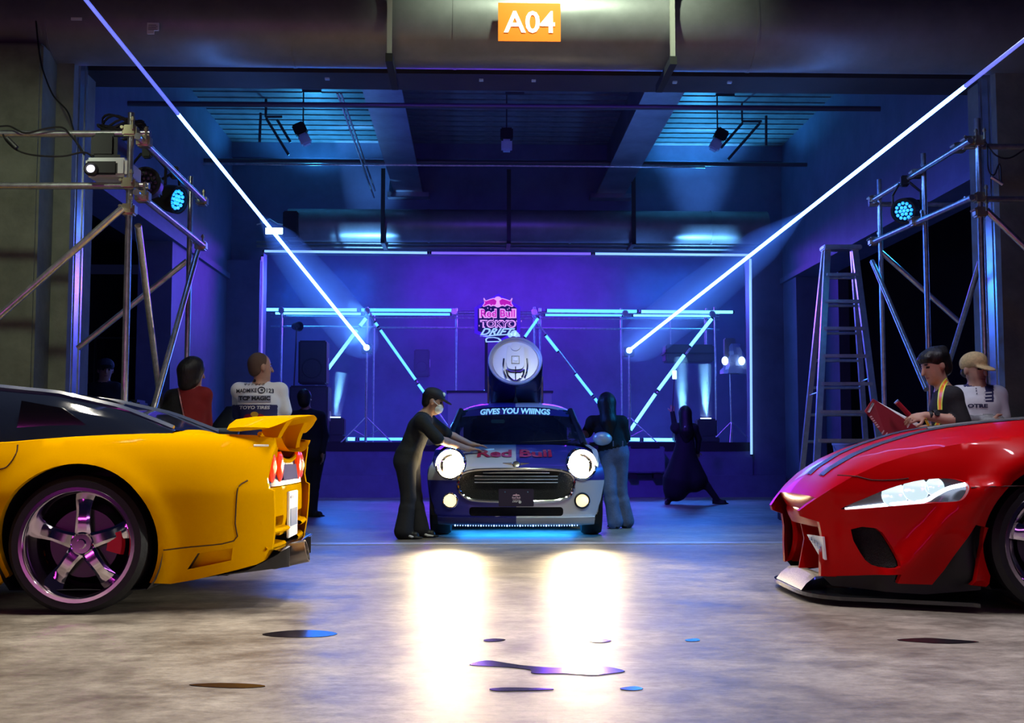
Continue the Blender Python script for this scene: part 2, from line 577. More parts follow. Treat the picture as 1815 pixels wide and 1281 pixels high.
for n, (xe, sg) in enumerate(((PR(118, 600, 10.25).x, -1), (PR(1779, 600, 10.25).x, 1))):
    x0 = xe + sg * .012; x1 = xe + sg * .16
    mb = MB()
    mb.box((min(x0, x1), 10.36, 0), (max(x0, x1), 10.66, ZL), bev=.012)
    x2 = xe + sg * .004; x3 = xe + sg * .04
    mb.box((min(x2, x3), 10.42, 0), (max(x2, x3), 10.47, ZL), bev=.01)
    mb.box((min(x2, x3), 10.58, 0), (max(x2, x3), 10.63, ZL), bev=.01)
    struct(mb, 'trim_%d' % (n + 2), RAIL, ('left', 'right')[n] + ' steel shutter guide rail of the portal')
# side walls of the middle room: deep beams over wide openings, end columns
for sgn, X in ((-1, XL), (1, XR)):
    X2 = X + sgn * .5
    mb = MB()
    mb.box((min(X, X2), 11.1, 4.05), (max(X, X2), YB, 7.4))
    mb.box((min(X, X2) - .06, 11.1, 3.95), (max(X, X2) + .06, YB, 4.05))
    y1 = 17.6 if sgn < 0 else 20.9
    mb.box((min(X, X2), y1, 0), (max(X, X2), YB + .4, 4.05))
    mb.box((min(X, X2), 11.1, 0), (max(X, X2), 11.6, 4.05))
    struct(mb, 'wall_left' if sgn < 0 else 'wall_right', WALLM, ('left' if sgn < 0 else 'right') + ' side wall of the middle room, open below a deep beam')
# neighbouring bays seen dimly through the side openings
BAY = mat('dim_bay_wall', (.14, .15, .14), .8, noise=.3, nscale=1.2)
FRAME_G = mat('pale_green_door_frame', (.42, .50, .42), .6)
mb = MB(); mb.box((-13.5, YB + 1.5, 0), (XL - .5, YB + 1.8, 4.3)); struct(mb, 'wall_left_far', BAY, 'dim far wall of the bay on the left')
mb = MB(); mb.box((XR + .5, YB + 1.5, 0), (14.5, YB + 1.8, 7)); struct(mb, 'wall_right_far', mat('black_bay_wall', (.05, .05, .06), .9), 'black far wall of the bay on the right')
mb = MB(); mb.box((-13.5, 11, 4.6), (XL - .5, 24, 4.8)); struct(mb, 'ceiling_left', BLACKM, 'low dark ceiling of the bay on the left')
for px0, px1, y0, i in ((140, 152, 585, 1), (256, 266, 616, 2)):
    a = PR(px0, y0, YB + 1.45); b = PR(px1, y0, YB + 1.45)
    mb = MB(); mb.box((a.x, YB + 1.38, 0), (b.x, YB + 1.5, a.z)); mb.box((a.x + .5, YB + 1.44, 0), (a.x + 1.0, YB + 1.5, a.z - .1), 1)
    struct(mb, 'door_%d' % i, [FRAME_G, mat('dark_door_leaf', (.10, .11, .10), .6)], ('pale door frame far left beside the blue jamb', 'pale door post far left between the scaffold braces')[i - 1])
mb = MB(); a = PR(168, 598, YB + 1.3); b = PR(240, 598, YB + 1.3); mb.box((a.x, YB + 1.28, a.z - .02), (b.x, YB + 1.4, a.z + .01)); mb.box((a.x, YB + 1.28, .9), (a.x + .02, YB + 1.4, a.z))
struct(mb, 'door_3', FRAME_G, 'thin pale frame lines on the far left wall')
# rear wall with its big opening, dock face
mb = MB()
mb.box((XL - .5, YB, 0), (FX0, YB + .35, 7.4))
mb.box((FX1, YB, 0), (XR + .5, YB + .35, 7.4))
mb.box((FX0, YB, ZT), (FX1, YB + .35, 7.4))
mb.box((XL, YB - .10, PR(900, 258, YB).z - .28), (XR, YB, PR(900, 258, YB).z))
mb.box((XL, YB - .35, 0), (FX0 + .0, YB, 4.3))
struct(mb, 'wall_back', WALLM, 'rear wall of the middle room around the lit opening')
mb = MB()
mb.box((FX0, YB - .05, 0), (FX1, YB + .35, .72))
mb.box((FX0, YB, .72), (FX1, YB + .35, .86))
mb.box((FX0 - .3, YB - .22, 0), (FX1 + .55, YB - .05, .40))
struct(mb, 'wall_dock', WALLM, 'raised loading dock face under the stage')
mb = MB(); mb.box((FX0, YB - .02, .84), (FX1, YB + .5, 1.0)); struct(mb, 'trim_4', BLACKM, 'black rubber edge along the stage front')
# rear bay
mb = MB(); mb.box((-5.6, YB + .35, .8), (6.9, 30.4, .998)); struct(mb, 'floor_stage', mat('stage_deck', (.12, .12, .13), .35, noise=.3), 'raised stage deck in the rear bay')
BW = mat('rear_bay_wall', (.16, .15, .24), .7, noise=.35, nscale=.8)
mb = MB(); mb.box((-5.6, 30, 1), (6.9, 30.3, 6.4)); struct(mb, 'wall_stage_back', BW, 'hazy back wall behind the stage')
mb = MB(); mb.box((-5.8, YB + .35, 1), (-5.6, 30.3, 6.4)); struct(mb, 'wall_stage_left', BW, 'left wall of the stage bay')
mb = MB(); mb.box((6.9, YB + .35, 1), (7.1, 30.3, 6.4)); struct(mb, 'wall_stage_right', BW, 'right wall of the stage bay')
mb = MB(); mb.box((-5.8, YB + .35, 6.3), (7.1, 30.3, 6.5)); struct(mb, 'ceiling_stage', BLACKM, 'dark ceiling of the stage bay')
# ceiling of the middle room: ribbed metal deck as separate troughs, two long beams
deck = MB(); deck.box((XL - .6, 11.1, 6.62), (XR + .6, YB + .3, 6.75))
ceil = struct(deck, 'ceiling', DECK, 'ribbed galvanised deck ceiling')
pan = None
for k in range(27):
    y = 13.2 + k * .32
    q = MB(); q.box((XL, y, 6.54), (XR, y + .24, 6.625))
    if pan is None:
        o = q.build('deck_rib', DECK, ceil, True, 0); pan = o
    else:
        o = pan.copy(); C.objects.link(o); o.matrix_parent_inverse = pan.matrix_parent_inverse
        o.matrix_basis = pan.matrix_basis @ Matrix.Translation((0, k * .32, 0))
for i, (a, b) in enumerate(((700, 750), (1055, 1105))):
    x0 = PR(a, 342, YB).x; x1 = PR(b, 342, YB).x
    mb = MB()
    mb.box((x0, 11.2, 5.58), (x1, YB, 5.62)); mb.box(((x0 + x1) / 2 - .05, 11.2, 5.62), ((x0 + x1) / 2 + .05, YB, 6.6))
    mb.box((x0 - .12, YB - .3, 5.50), (x1 + .12, YB - .0, 5.58))
    struct(mb, 'beam_%d' % (i + 1), mat('beam_steel', (.20, .20, .24), .3, .5, noise=.35, nscale=1.6), ('left', 'right')[i] + ' long ceiling beam running to the rear wall')

# ------------------------------------------------------------------ pipes, duct, ceiling fittings
def rpipe(name, label, px0, py0, px1, py1, D, r, m=STEEL, cat='pipe', group=None):
    q = MB(); q.tube(PR(px0, py0, D), PR(px1, py1, D), r)
    return tag(q.build(name, m, None, True), label, cat, group)
DP = mat('dark_pipe', (.10, .10, .11), .4, .4)
rpipe('sprinkler_pipe', 'thin dark pipe crossing the ceiling close behind the lintel', 150, 183, 1560, 193, 15.2, .035, DP)
rpipe('sprinkler_pipe', 'dark pipe pair crossing lower in front of the rear wall', 335, 284, 1430, 292, 19.5, .035, DP)
rpipe('conduit', 'thin conduit just under the lower dark ceiling pipe', 335, 290, 1250, 296, 19.45, .018, STEEL)
for k, dx in enumerate((0, 6)):
    q = MB(); q.tube(PR(598 + dx, 165, 16.2), PR(663 + dx * .3, 350 - k * 12, 21.2), .016)
    tag(q.build('conduit', STEEL, None, True), ('left', 'right')[k] + ' of two slanting pale conduits left of the long beam', 'conduit')
# big round duct below the rear ceiling
dz = PR(900, 401, 20.9)
rad = .29
t = thing('air_duct', 'fat round air duct above the lit rear opening', 'duct', (0.6, 20.9, dz.z - rad), room=True)
xa_, xb_ = PR(512, 401, 20.9).x, PR(1358, 401, 20.9).x
q = MB(); q.tube((xa_, 20.9, dz.z), (xb_, 20.9, dz.z), rad, n=40); q.build('duct_body', DUCT, t, True)
for px in (760, 1010, 1260):
    x = PR(px, 401, 20.9).x
    q = MB(); q.tube((x - .02, 20.9, dz.z), (x + .02, 20.9, dz.z), rad + .012, n=40); q.build('joint_band', DUCT, t, True)
for px in (681, 901, 1119):
    x = PR(px, 401, 20.9).x
    q = MB()
    q.box((x - .035, 20.55, dz.z - rad - .08), (x + .035, 20.59, dz.z + .95)); q.box((x - .035, 20.55, dz.z - rad - .08), (x + .035, 21.3, dz.z - rad - .02))
    q.build('hanger', CONC_D, t, True)
q = MB(); q.box((PR(510, 0, 20.7).x, 20.5, PR(0, 420, 20.7).z), (PR(536, 0, 20.7).x, 21.3, PR(0, 374, 20.7).z), bev=.02)
q.build('damper_box', CONC_D, t, True)
for n, yy in enumerate((434, 441)):
    rpipe('conduit', ('upper', 'lower') [n] + ' of two rails under the air duct', 455, yy - 5, 1345, yy + 1, 21.3, .025, DUCT)
# floodlight added for a reflected LED gleam at the left end of the duct
t = thing('glowbox', 'bright white floodlight as a reflected gleam at the left end of the rear air duct', 'light', PR(490, 418, 20.6), room=True)
a = PR(470, 403, 20.6); b = PR(508, 418, 20.6)
q = MB(); q.box((a.x, 20.55, b.z), (b.x, 20.7, a.z), bev=.015); q.build('housing', BLACK, t, True)
q = MB(); q.box((a.x + .02, 20.53, b.z + .02), (b.x - .02, 20.56, a.z - .02)); q.build('lens', mat('glowbox_lens', (1, 1, 1), .3, emit=(.45, .7, 1), estr=9), t, True)
q = MB(); q.path([PR(455, 398, 20.6), PR(465, 395, 20.6), PR(478, 388, 20.6), PR(492, 397, 20.6), PR(507, 399, 20.6)], .012); q.build('bracket', STEEL, t, True)
# ceiling hung lamps
LAMPW = mat('lamp_diffuser', (.55, .65, .8), .35)
for px, py, tilt_, lab in ((537, 240, -.45, 'left hanging ceiling lamp tilted to the right'), (898, 250, 0, 'middle hanging ceiling lamp pointing straight down'), (1272, 250, .5, 'right hanging ceiling lamp with a glowing face')):
    D = 18.5
    p = PR(px, py, D)
    t = thing('ceiling_lamp', lab, 'lamp', p, 'hanging lamps under the deck', True)
    M4 = Matrix.Translation(p) @ Matrix.Rotation(-tilt_ if False else tilt_, 4, 'Y')
    q = MB(); q.box((-.10, -.09, .02), (.10, .09, .2), bev=.02); q.v = [tuple(M4 @ Vector(v)) for v in q.v]; q.build('housing', BLACK, t, True)
    q = MB(); q.box((-.085, -.08, -.17), (.085, .08, .02), bev=.03); q.v = [tuple(M4 @ Vector(v)) for v in q.v]; q.build('diffuser', LAMPW, t, True)
    q = MB(); q.tube(p + Vector((0, 0, .18)), p + Vector((0, 0, 6.55 - p.z)), .012); q.box((p.x - .02, p.y - .02, 6.5), (p.x + .28, p.y + .02, 6.54)); q.build('drop_rod', DP, t, True)
for sg, pts in ((0, ((462, 200, 460, 252), (470, 207, 500, 207), (472, 210, 512, 275), (491, 212, 515, 252))), (1, ((1358, 205, 1358, 258), (1315, 215, 1350, 215), (1316, 218, 1278, 262), (1347, 218, 1290, 283)))):
    q = MB()
    for a0, b0, a1, b1 in pts:
        q.tube(PR(a0, b0, 19), PR(a1, b1, 19), .022, n=8)
    for a0, b0, a1, b1 in pts[1:3]:
        e_ = PR(a0, b0, 19); q.tube(e_, (e_.x, e_.y, 6.56), .012, n=6)
    tag(q.build('strut_frame', DP, None, True), ('left', 'right')[sg] + ' slanted strut frame hanging below the deck', 'strut')

# duct over the portal with hangers, sign, paper label
fz = PR(907, 32, 10.0).z; fr = .36
t = thing('air_duct', 'large round duct running along the lintel behind the orange sign', 'duct', (.5, 10.2, fz - fr), room=True)
q = MB(); q.tube((-9, 10.25, fz), (10, 10.25, fz), fr, n=48); q.build('duct_body', DUCT, t, True)
for px in (100, 520, 806, 1330):
    x = PR(px, 30, 10.2).x
    q = MB(); q.tube((x - .012, 10.25, fz), (x + .012, 10.25, fz), fr + .004, n=48); q.build('joint_band', DUCT, t, True)
for px in (690, 1193):
    x = PR(px, 30, 9.8).x
    q = MB(); q.box((x - .02, 9.82, fz - fr - .03), (x + .02, 9.86, 7.2), 0); q.box((x - .03, 9.80, fz - fr - .10), (x + .03, 10.6, fz - fr - .03), 1)
    q.build('hanger', [mat('pale_hanger', (.42, .42, .36), .6), BLACKM], t, True)
a = PR(883, 4, 9.78); b = PR(994, 73, 9.78)
t = thing('bay_sign', 'orange bay sign with white lettering hanging from the duct', 'sign', ((a.x + b.x) / 2, 9.78, b.z), room=True)
q = MB()
n_ = 14
cz = fz; rr = fr + .05
q.prism([(a.x, 9.79, b.z), (b.x, 9.79, b.z), (b.x, 9.79, a.z), (a.x, 9.79, a.z)], (0, .012, 0)); 
q.build('panel', mat('orange_sign', (.95, .20, .004), .4, emit=(1.0, .22, .0), estr=.12), t, True, 0)
q = MB()
letters(q, 'A04', lambda x, z: ((a.x + b.x) / 2 + x, 9.784, (a.z + b.z) / 2 + z), width=(b.x - a.x) * .82, height=(a.z - b.z) * .58, bold=.02)
q.build('lettering', mat('white_letter', (.95, .95, .95), .5, emit=(1, .95, .85), estr=.5), t, True, 0)
a = PR(261, 40, 9.85); b = PR(281, 60, 9.85)
q = MB(); q.box((a.x, 9.85, b.z + .03), (b.x, 9.862, a.z)); q.box((a.x, 9.85, b.z), ((a.x + b.x) / 2 + .01, 9.862, b.z + .03))
for k in range(4):
    q.box((a.x + .01, 9.848, b.z + .035 + k * .013), (b.x - .01 - .01 * (k % 2), 9.851, b.z + .038 + k * .013), 1)
tag(q.build('paper_notice', [WHITEP, BLACK], None, True, 0), 'small white paper notice stuck on the dark duct upper left', 'notice')
a = PR(125, 30, 9.85); b = PR(144, 35, 9.85)
q = MB(); q.box((a.x, 9.86, b.z), (b.x, 9.87, a.z)); tag(q.build('paper_notice', WHITEP, None, True, 0), 'narrow pale sticker on the duct near the laser line', 'notice')

# ================================================================== STAGE IN THE REAR BAY
def tubemat(name, col, s):
    return mat(name, (.8, .9, 1), .3, emit=col, estr=s)
LED_A = tubemat('led_tube_cyan', (.10, .48, 1.0), 4.2)
LED_B = tubemat('led_tube_blue', (.05, .30, 1.0), 3.2)
LED_F = tubemat('led_frame_white_blue', (.22, .45, 1.0), 1.5)
LED_V = tubemat('led_frame_violet', (.20, .10, 1.0), 1.0)
ENDC = BLACK
def led(px0, py0, px1, py1, D, label, m=LED_A, r=.032, group='light tubes of the stage frame', D2=None):
    a = PR(px0, py0, D); b = PR(px1, py1, D2 or D)
    d = (b - a).normalized()
    t = thing('light_tube', label, 'light tube', a, group, True)
    q = MB(); q.tube(a + d * .02, b - d * .02, r, n=10); q.build('tube', m, t, True)
    for e, s in ((a, 1), (b, -1)):
        q = MB(); q.tube(e, e + d * s * .03, r * 1.15, n=10); q.build('end_cap', BLACK, t, True)
    return t
# frame round the opening
q = [('top left run of the lit frame round the rear opening', 466, 445, 760, 448, LED_F), ('violet middle run of the lit frame over the rear opening', 762, 448, 1050, 449.5, LED_V), ('top right run of the lit frame round the rear opening', 1052, 449.5, 1332, 452, LED_F),
     ('left upright of the lit frame round the rear opening', 465, 452, 463, 640, LED_V), ('right upright of the lit frame round the rear opening', 1330, 456, 1332, 808, LED_F)]
for lab, a0, b0, a1, b1, m in q:
    led(a0, b0, a1, b1, YB - .12, lab, m, .022, 'light tubes framing the rear opening')
DS = 24.99
HL = [('A', 470, 548.5, 635, 549), ('A', 638, 549, 803, 549.5), ('A', 967, 550, 1131, 551.5), ('A', 1134, 552, 1301, 553),
      ('B', 486, 554.5, 642, 555.5), ('B', 646, 556, 800, 556.5), ('B', 964, 557.5, 1104, 558), ('B', 1120, 558.3, 1262, 559.3)]
pos = ('far left', 'second from left', 'third from left', 'far right')
cnt = {'A': 0, 'B': 0}
for r_, a0, b0, a1, b1 in HL:
    led(a0, b0, a1, b1, DS + (.0 if r_ == 'A' else .62), '%s tube of the %s horizontal blue row on the stage' % (pos[cnt[r_]], 'upper' if r_ == 'A' else 'lower'), LED_A if (a0 < 600 or a0 > 1100) else LED_B)
    cnt[r_] += 1
DG = [(650, 562, 637, 579, 'short upper end of the bright diagonal left of the left tripod', LED_A), (634, 583, 576, 661, 'long bright diagonal tube left of the left tripod', LED_A),
      (664, 570, 671, 580, 'short upper end of the diagonal right of the left tripod', LED_B), (673, 583, 738, 675, 'long blue diagonal tube right of the left tripod', LED_B), (740, 679, 756, 701, 'short lower end of the diagonal beside the capped man', LED_B),
      (955, 562, 929, 599, 'short diagonal tube right beside the hexagon sign', LED_B), (966, 593, 990, 624, 'short blue diagonal right of the giant can', LED_B), (1019, 661, 1051, 702, 'lower diagonal tube between can and long haired woman', LED_B), (1053, 704, 1064, 719, 'tube end beside the long haired woman', LED_B),
      (868, 684, 856, 697, 'tube end showing left of the giant can', LED_B),
      (1263, 563, 1222, 615, 'upper bright diagonal tube on the right of the stage', LED_A), (1214, 627, 1165, 693, 'middle bright diagonal tube on the right of the stage', LED_A), (1163, 696, 1116, 764, 'lower bright diagonal tube above the right tripod foot', LED_A),
      (600, 777.5, 632, 778, 'short tube on the stage floor left of the left tripod', LED_A), (635, 778, 770, 778, 'long tube on the stage floor behind the capped man', LED_B), (1098, 778, 1136, 779, 'short tube on the stage floor under the right tripod', LED_A), (1138, 779, 1205, 779.5, 'long tube on the stage floor beside the coat woman', LED_A)]
for a0, b0, a1, b1, lab, m in DG:
    led(a0, b0, a1, b1, DS - .13 if b1 < 770 else DS - .6, lab, m, .036 if m is LED_A else .03)
# scaffold frame behind the tubes
t = thing('stage_scaffold', 'scaffold frame of blue-lit tubes behind the stage lights', 'scaffold', PR(880, 785, 26), room=True)
def pole(p, q_, r=.0243, name='pole', m=STEEL, parent=None, room=True):
    z = MB(); z.tube(p, q_, r, n=10); return z.build(name, m, parent, room)
for px in (500, 663, 809, 957, 1101, 1252):
    a = PR(px, 546, 26.2); pole((a.x, a.y, 1), a, parent=t)
for px in (499, 651, 947, 1267):
    a = PR(px, 544, 25.0); pole((a.x, a.y, 1), a, parent=t)
for a0, b0, a1, b1 in ((652, 559, 487, 783), (656, 558.5, 813, 783), (957, 559, 798, 783), (943, 560, 1112, 783), (1266, 559, 1102, 783)):
    pole(PR(a0, b0, DS - .07), PR(a1, b1, DS - .07), .022, parent=t, name='brace')
for y0, y1, D in ((561, 566, 26.2), (579, 584, 26.2), (551, 556, 25.05), (555.5, 560.5, 25.67)):
    pole(PR(480, y0, D), PR(1275, y1, D), parent=t, name='ledger')
for px in (500, 657, 806, 951, 1108, 1262):
    pole(PR(px, 556, 25.0), PR(px + 2, 560, 26.3), parent=t, name='transom')
for px, py in ((499, 550), (651, 551), (805, 552), (947, 553), (1108, 555), (1262, 556)):
    p = PR(px, py, 24.98); z = MB(); z.box((p.x - .06, p.y - .06, p.z - .06), (p.x + .06, p.y + .06, p.z + .06), bev=.02); z.build('coupler', STEEL, t, True)
# tripods with the laser heads
HEADS = []
for px, py, lab in ((650, 616, 'left'), (1115, 621, 'right')):
    h = PR(px, py, 23.9)
    t = thing('tripod_stand', '%s light tripod standing on the stage' % lab, 'tripod', (h.x, h.y, 1.0), 'tripod stands on the stage', True)
    pole((h.x, h.y, 1.05), (h.x, h.y, h.z - .1), .02, 'column', STEEL, t)
    pole((h.x, h.y, 1.5), (h.x, h.y, 2.2), .028, 'sleeve', STEEL, t)
    for k in range(3):
        an = PI / 2 + 2 * PI * k / 3 + .1
        f = Vector((h.x + .58 * math.cos(an), h.y + .4 * math.sin(an), 1.01))
        pole((h.x, h.y, 1.52), f, .014, 'leg', STEEL, t)
        pole((h.x, h.y, 1.12), (h.x + .3 * math.cos(an), h.y + .2 * math.sin(an), 1.26), .01, 'brace', STEEL, t)
    l = thing('laser_head', '%s small laser projector on top of its tripod' % lab, 'laser', h - Vector((0, 0, .1)), 'laser heads on the tripods', True)
    q = MB(); q.box((h.x - .11, h.y - .02, h.z - .12), (h.x + .11, h.y + .24, h.z + .08), bev=.02); q.build('housing', BLACK, l, True)
    q = MB(); q.lathe((h.x, h.y - .03, h.z), (0, -1, 0), [(.0, .01), (.05, .01), (.06, 0)], 20); q.build('aperture', tubemat('laser_aperture', (.3, .7, 1), 14), l, True)
    HEADS.append(R3 @ (h + Vector((0, -.05, 0))))
HALO = bpy.data.materials.new('halo_volume'); HALO.use_nodes = True; HALO.cycles.homogeneous_volume = True  # denser haze added around the beams to give them a halo
nt = HALO.node_tree; nt.nodes.clear()
o_ = nt.nodes.new('ShaderNodeOutputMaterial'); vs_ = nt.nodes.new('ShaderNodeVolumeScatter'); vs_.inputs['Color'].default_value = (.5, .7, 1, 1); vs_.inputs['Density'].default_value = .30
nt.links.new(vs_.outputs[0], o_.inputs['Volume'])
# laser beams through the haze
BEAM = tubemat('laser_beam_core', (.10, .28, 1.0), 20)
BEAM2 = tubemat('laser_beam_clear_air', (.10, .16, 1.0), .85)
for h, end, lab in ((HEADS[0], P(112, -50, 7.0), 'bright blue laser line from the left tripod up across the left'), (HEADS[1], P(1862, 34, 7.0), 'bright blue laser line from the right tripod up across the right')):
    t = thing('laser_beam', lab, 'laser beam', h)
    mid = h.lerp(end, .845 if lab.count('left tripod') else .93)
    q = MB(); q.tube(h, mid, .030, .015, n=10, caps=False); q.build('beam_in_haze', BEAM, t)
    dir_ = (mid - h).normalized(); Lh = (mid - h).length
    q = MB(); q.lathe(h - dir_ * .15, dir_, [(0, 0), (.12, .05), (.30, .6), (.42, 2.0), (.36, Lh * .40), (.22, Lh * .66), (0, Lh * .78)], 20)
    tag(q.build('halo_volume', HALO), 'added smoke volume for the glow around the ' + ('left' if lab.count('left tripod') else 'right') + ' laser line', 'smoke', 'glow volumes around the laser lines', 'stuff')
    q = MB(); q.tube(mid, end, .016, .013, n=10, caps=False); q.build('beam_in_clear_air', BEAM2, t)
# speakers
SPK = mat('speaker_black', (.015, .015, .017), .6)
GRL = mat('speaker_grille', (.03, .03, .035), .5, bump=.6, bscale=120)
def speaker(px0, py0, px1, py1, D, dep, label, room=True):
    a = PR(px0, py0, D); b = PR(px1, py1, D)
    t = thing('loudspeaker', label, 'speaker', ((a.x + b.x) / 2, D, b.z), 'loudspeakers on the stage', True)
    q = MB(); q.box((a.x, D, b.z), (b.x, D + dep, a.z), bev=.025); q.build('cabinet', SPK, t, True)
    q = MB(); q.box((a.x + .04, D - .012, b.z + .04), (b.x - .04, D + .01, a.z - .04), bev=.006); q.build('grille', GRL, t, True)
    w_ = b.x - a.x; h_ = a.z - b.z
    q = MB(); q.lathe(((a.x + b.x) / 2, D - .012, b.z + h_ * .36), (0, -1, 0), [(w_ * .36, 0), (w_ * .37, .012), (w_ * .33, .014), (w_ * .31, .004)], 28); q.build('cone_ring', SPK, t, True)
    for s in (0, 1):
        x = b.x if s else a.x
        q = MB(); q.box((x - .012, D + dep * .4, (a.z + b.z) / 2 - .1), (x + .012, D + dep * .6, (a.z + b.z) / 2 + .1), bev=.004); q.build('handle', STEEL if s else BLACK, t, True)
speaker(529, 603, 578, 680, 23.6, .5, 'black top loudspeaker of the stack at the left of the stage')
speaker(513, 683, 580, 790, 23.5, .7, 'large black bass speaker under the left stack')
speaker(734, 619, 761, 667, 29.6, .3, 'small dark loudspeaker high on the hazy back wall')
t = thing('hanging_box', 'dark equipment box hung high at the right of the stage', 'box', PR(1220, 640, 25.6), room=True)
a = PR(1180, 610, 25.6); b = PR(1266, 641, 25.6)
q = MB(); q.box((a.x, 25.6, b.z), (b.x, 26.1, a.z), bev=.03); q.build('body', mat('grey_box', (.06, .06, .07), .5), t, True)
q = MB(); q.box((a.x - .03, 25.58, (a.z + b.z) / 2 - .02), (b.x + .03, 26.12, (a.z + b.z) / 2 + .01)); q.build('strap', BLACK, t, True)
for x in (a.x + .15, b.x - .15):
    pole((x, 25.85, a.z), (x, 25.85, PR(900, 556, 25.85).z), .012, 'hanger', STEEL, t)
# moving heads that throw the upright beams, and the smoke columns they light
SMOKE = bpy.data.materials.new('lit_smoke'); SMOKE.use_nodes = True
nt = SMOKE.node_tree; nt.nodes.clear()
out = nt.nodes.new('ShaderNodeOutputMaterial'); vs_ = nt.nodes.new('ShaderNodeVolumeScatter'); vs_.inputs['Color'].default_value = (.7, .85, 1, 1)
tc_ = nt.nodes.new('ShaderNodeTexCoord'); mp_ = nt.nodes.new('ShaderNodeMapping'); mp_.inputs['Location'].default_value = (-1, -1, 0); mp_.inputs['Scale'].default_value = (2, 2, 0)
ln_ = nt.nodes.new('ShaderNodeVectorMath'); ln_.operation = 'LENGTH'; mr_ = nt.nodes.new('ShaderNodeMapRange'); mr_.inputs['From Min'].default_value = 0; mr_.inputs['From Max'].default_value = .85; mr_.inputs['To Min'].default_value = 2.2; mr_.inputs['To Max'].default_value = 0
nt.links.new(tc_.outputs['Generated'], mp_.inputs[0]); nt.links.new(mp_.outputs[0], ln_.inputs[0]); nt.links.new(ln_.outputs['Value'], mr_.inputs['Value']); nt.links.new(mr_.outputs[0], vs_.inputs['Density'])
nt.links.new(vs_.outputs[0], out.inputs['Volume'])
for px, pyb, pyt, dx, lab, en in ((594, 736, 660, 12, 'slanting lit smoke jet beside the left speaker stack', 1500), (1211, 752, 632, -5, 'lit smoke column behind the coat woman', 2400), (1251, 738, 645, -2, 'lit smoke column above the box right of the coat woman', 2400)):
    D = 24.1
    a = PR(px, pyb, D); b = PR(px + dx, pyt, D)
    t = thing('uplight', 'black uplight box under the ' + lab, 'light', (a.x, D, 1.0), 'uplights on the stage', True)
    bt = max(1.02, a.z - .42)
    q = MB(); q.box((a.x - .2, D - .16, bt), (a.x + .2, D + .2, a.z - .05), bev=.03); q.build('housing', BLACK, t, True)
    if bt > 1.05:
        q = MB(); q.box((a.x - .24, D - .2, 1.0), (a.x + .24, D + .24, bt), bev=.02); q.build('base', BLACK, t, True)
    q = MB(); q.tube((a.x, D, a.z - .07), (a.x, D, a.z - .03), .11, n=20); q.build('lens', tubemat('uplight_lens', (.5, .75, 1), 5), t, True)
    q = MB(); d = (b - a)
    q.lathe(a, d, [(.0, 0), (.12, 0), (.16, d.length * .5), (.2, d.length * .85), (.12, d.length), (0, d.length)], 20)
    o = q.build('smoke_column', SMOKE, None, True)
    tag(o, lab, 'smoke', 'smoke columns on the stage', 'stuff')
    lamp('SPOT', 'uplight_beam', a - Vector((0, 0, .02)), en, (.18, .55, 1.0), b, spot=16, blend=.6, radius=.06, room=True)
# wrapped lamp on a stand at the right
t = thing('wrapped_light_stand', 'tall stand with a plastic wrapped twin lamp right of the smoke columns', 'light stand', PR(1296, 786, 24.6), room=True)
c = PR(1294, 652, 24.6)
pole((c.x + .02, c.y, 1.0), (c.x, c.y, c.z), .022, 'column', STEEL, t)
WRAP = mat('clear_plastic_wrap', (.35, .45, .65), .2, spec=.8)
pts = []
q = MB()
for i in range(9):
    v = i / 8
    row = []
    for k in range(14):
        an = 2 * PI * k / 14
        r_ = (.30 - .12 * v) * (1 + .28 * math.sin(5 * an + 7 * v) * math.sin(9 * v + 1))
        row.append((c.x + .06 + r_ * math.cos(an) * (1.1 - .3 * v) + .1 * (1 - v), c.y + r_ * .8 * math.sin(an), c.z - .12 + v * .62))
    rows = q.v
    pts.append(row)
q.grid(pts, 0, True); q.build('wrapped_head', WRAP, t, True, 25)
q = MB(); q.box((c.x - .13, c.y - .12, c.z + .18), (c.x + .10, c.y + .05, c.z + .62), bev=.02); q.build('head_bar', DUCT, t, True)
for dx in (-.16, .19):
    q = MB(); q.ball((c.x + dx, c.y - .26, c.z + .13), (.07, .05, .09)); q.build('bulb', tubemat('stand_bulb', (.5, .7, 1), 3), t, True)
for an in (.3, 2.4, 4.5):
    pole((c.x + .02, c.y, 1.45), (c.x + .5 * math.cos(an), c.y + .4 * math.sin(an), 1.01), .014, 'leg', STEEL, t)
# microphone stand and small lamp at the left of the stage
t = thing('stand_light', 'small dark lamp on a thin stand by the left stage edge', 'light', PR(527, 785, 23.9), room=True)
c = PR(526, 580, 23.9)
pole((c.x - .08, c.y, 1), (c.x, c.y, c.z), .015, 'column', DP, t)
q = MB(); q.lathe(c + Vector((.0, 0, .02)), (.6, -.8, -.1), [(0, -.1), (.07, -.1), (.1, .1), (.09, .1), (.07, .0), (0, .0)], 18); q.build('head', BLACK, t, True)
# booth at the middle of the stage
t = thing('stage_booth', 'plain violet lit booth panel behind the giant can', 'booth', PR(886, 785, 24.0), room=True)
a = PR(794, 692, 23.9); b = PR(978, 785, 23.9)
q = MB(); q.box((a.x, 23.9, 1), (b.x, 24.6, a.z - .04)); q.build('front_panel', mat('booth_panel', (.45, .42, .5), .6), t, True)
q = MB(); q.box((a.x - .03, 23.86, a.z - .04), (b.x + .03, 24.64, a.z)); q.build('top', BLACKM, t, True)
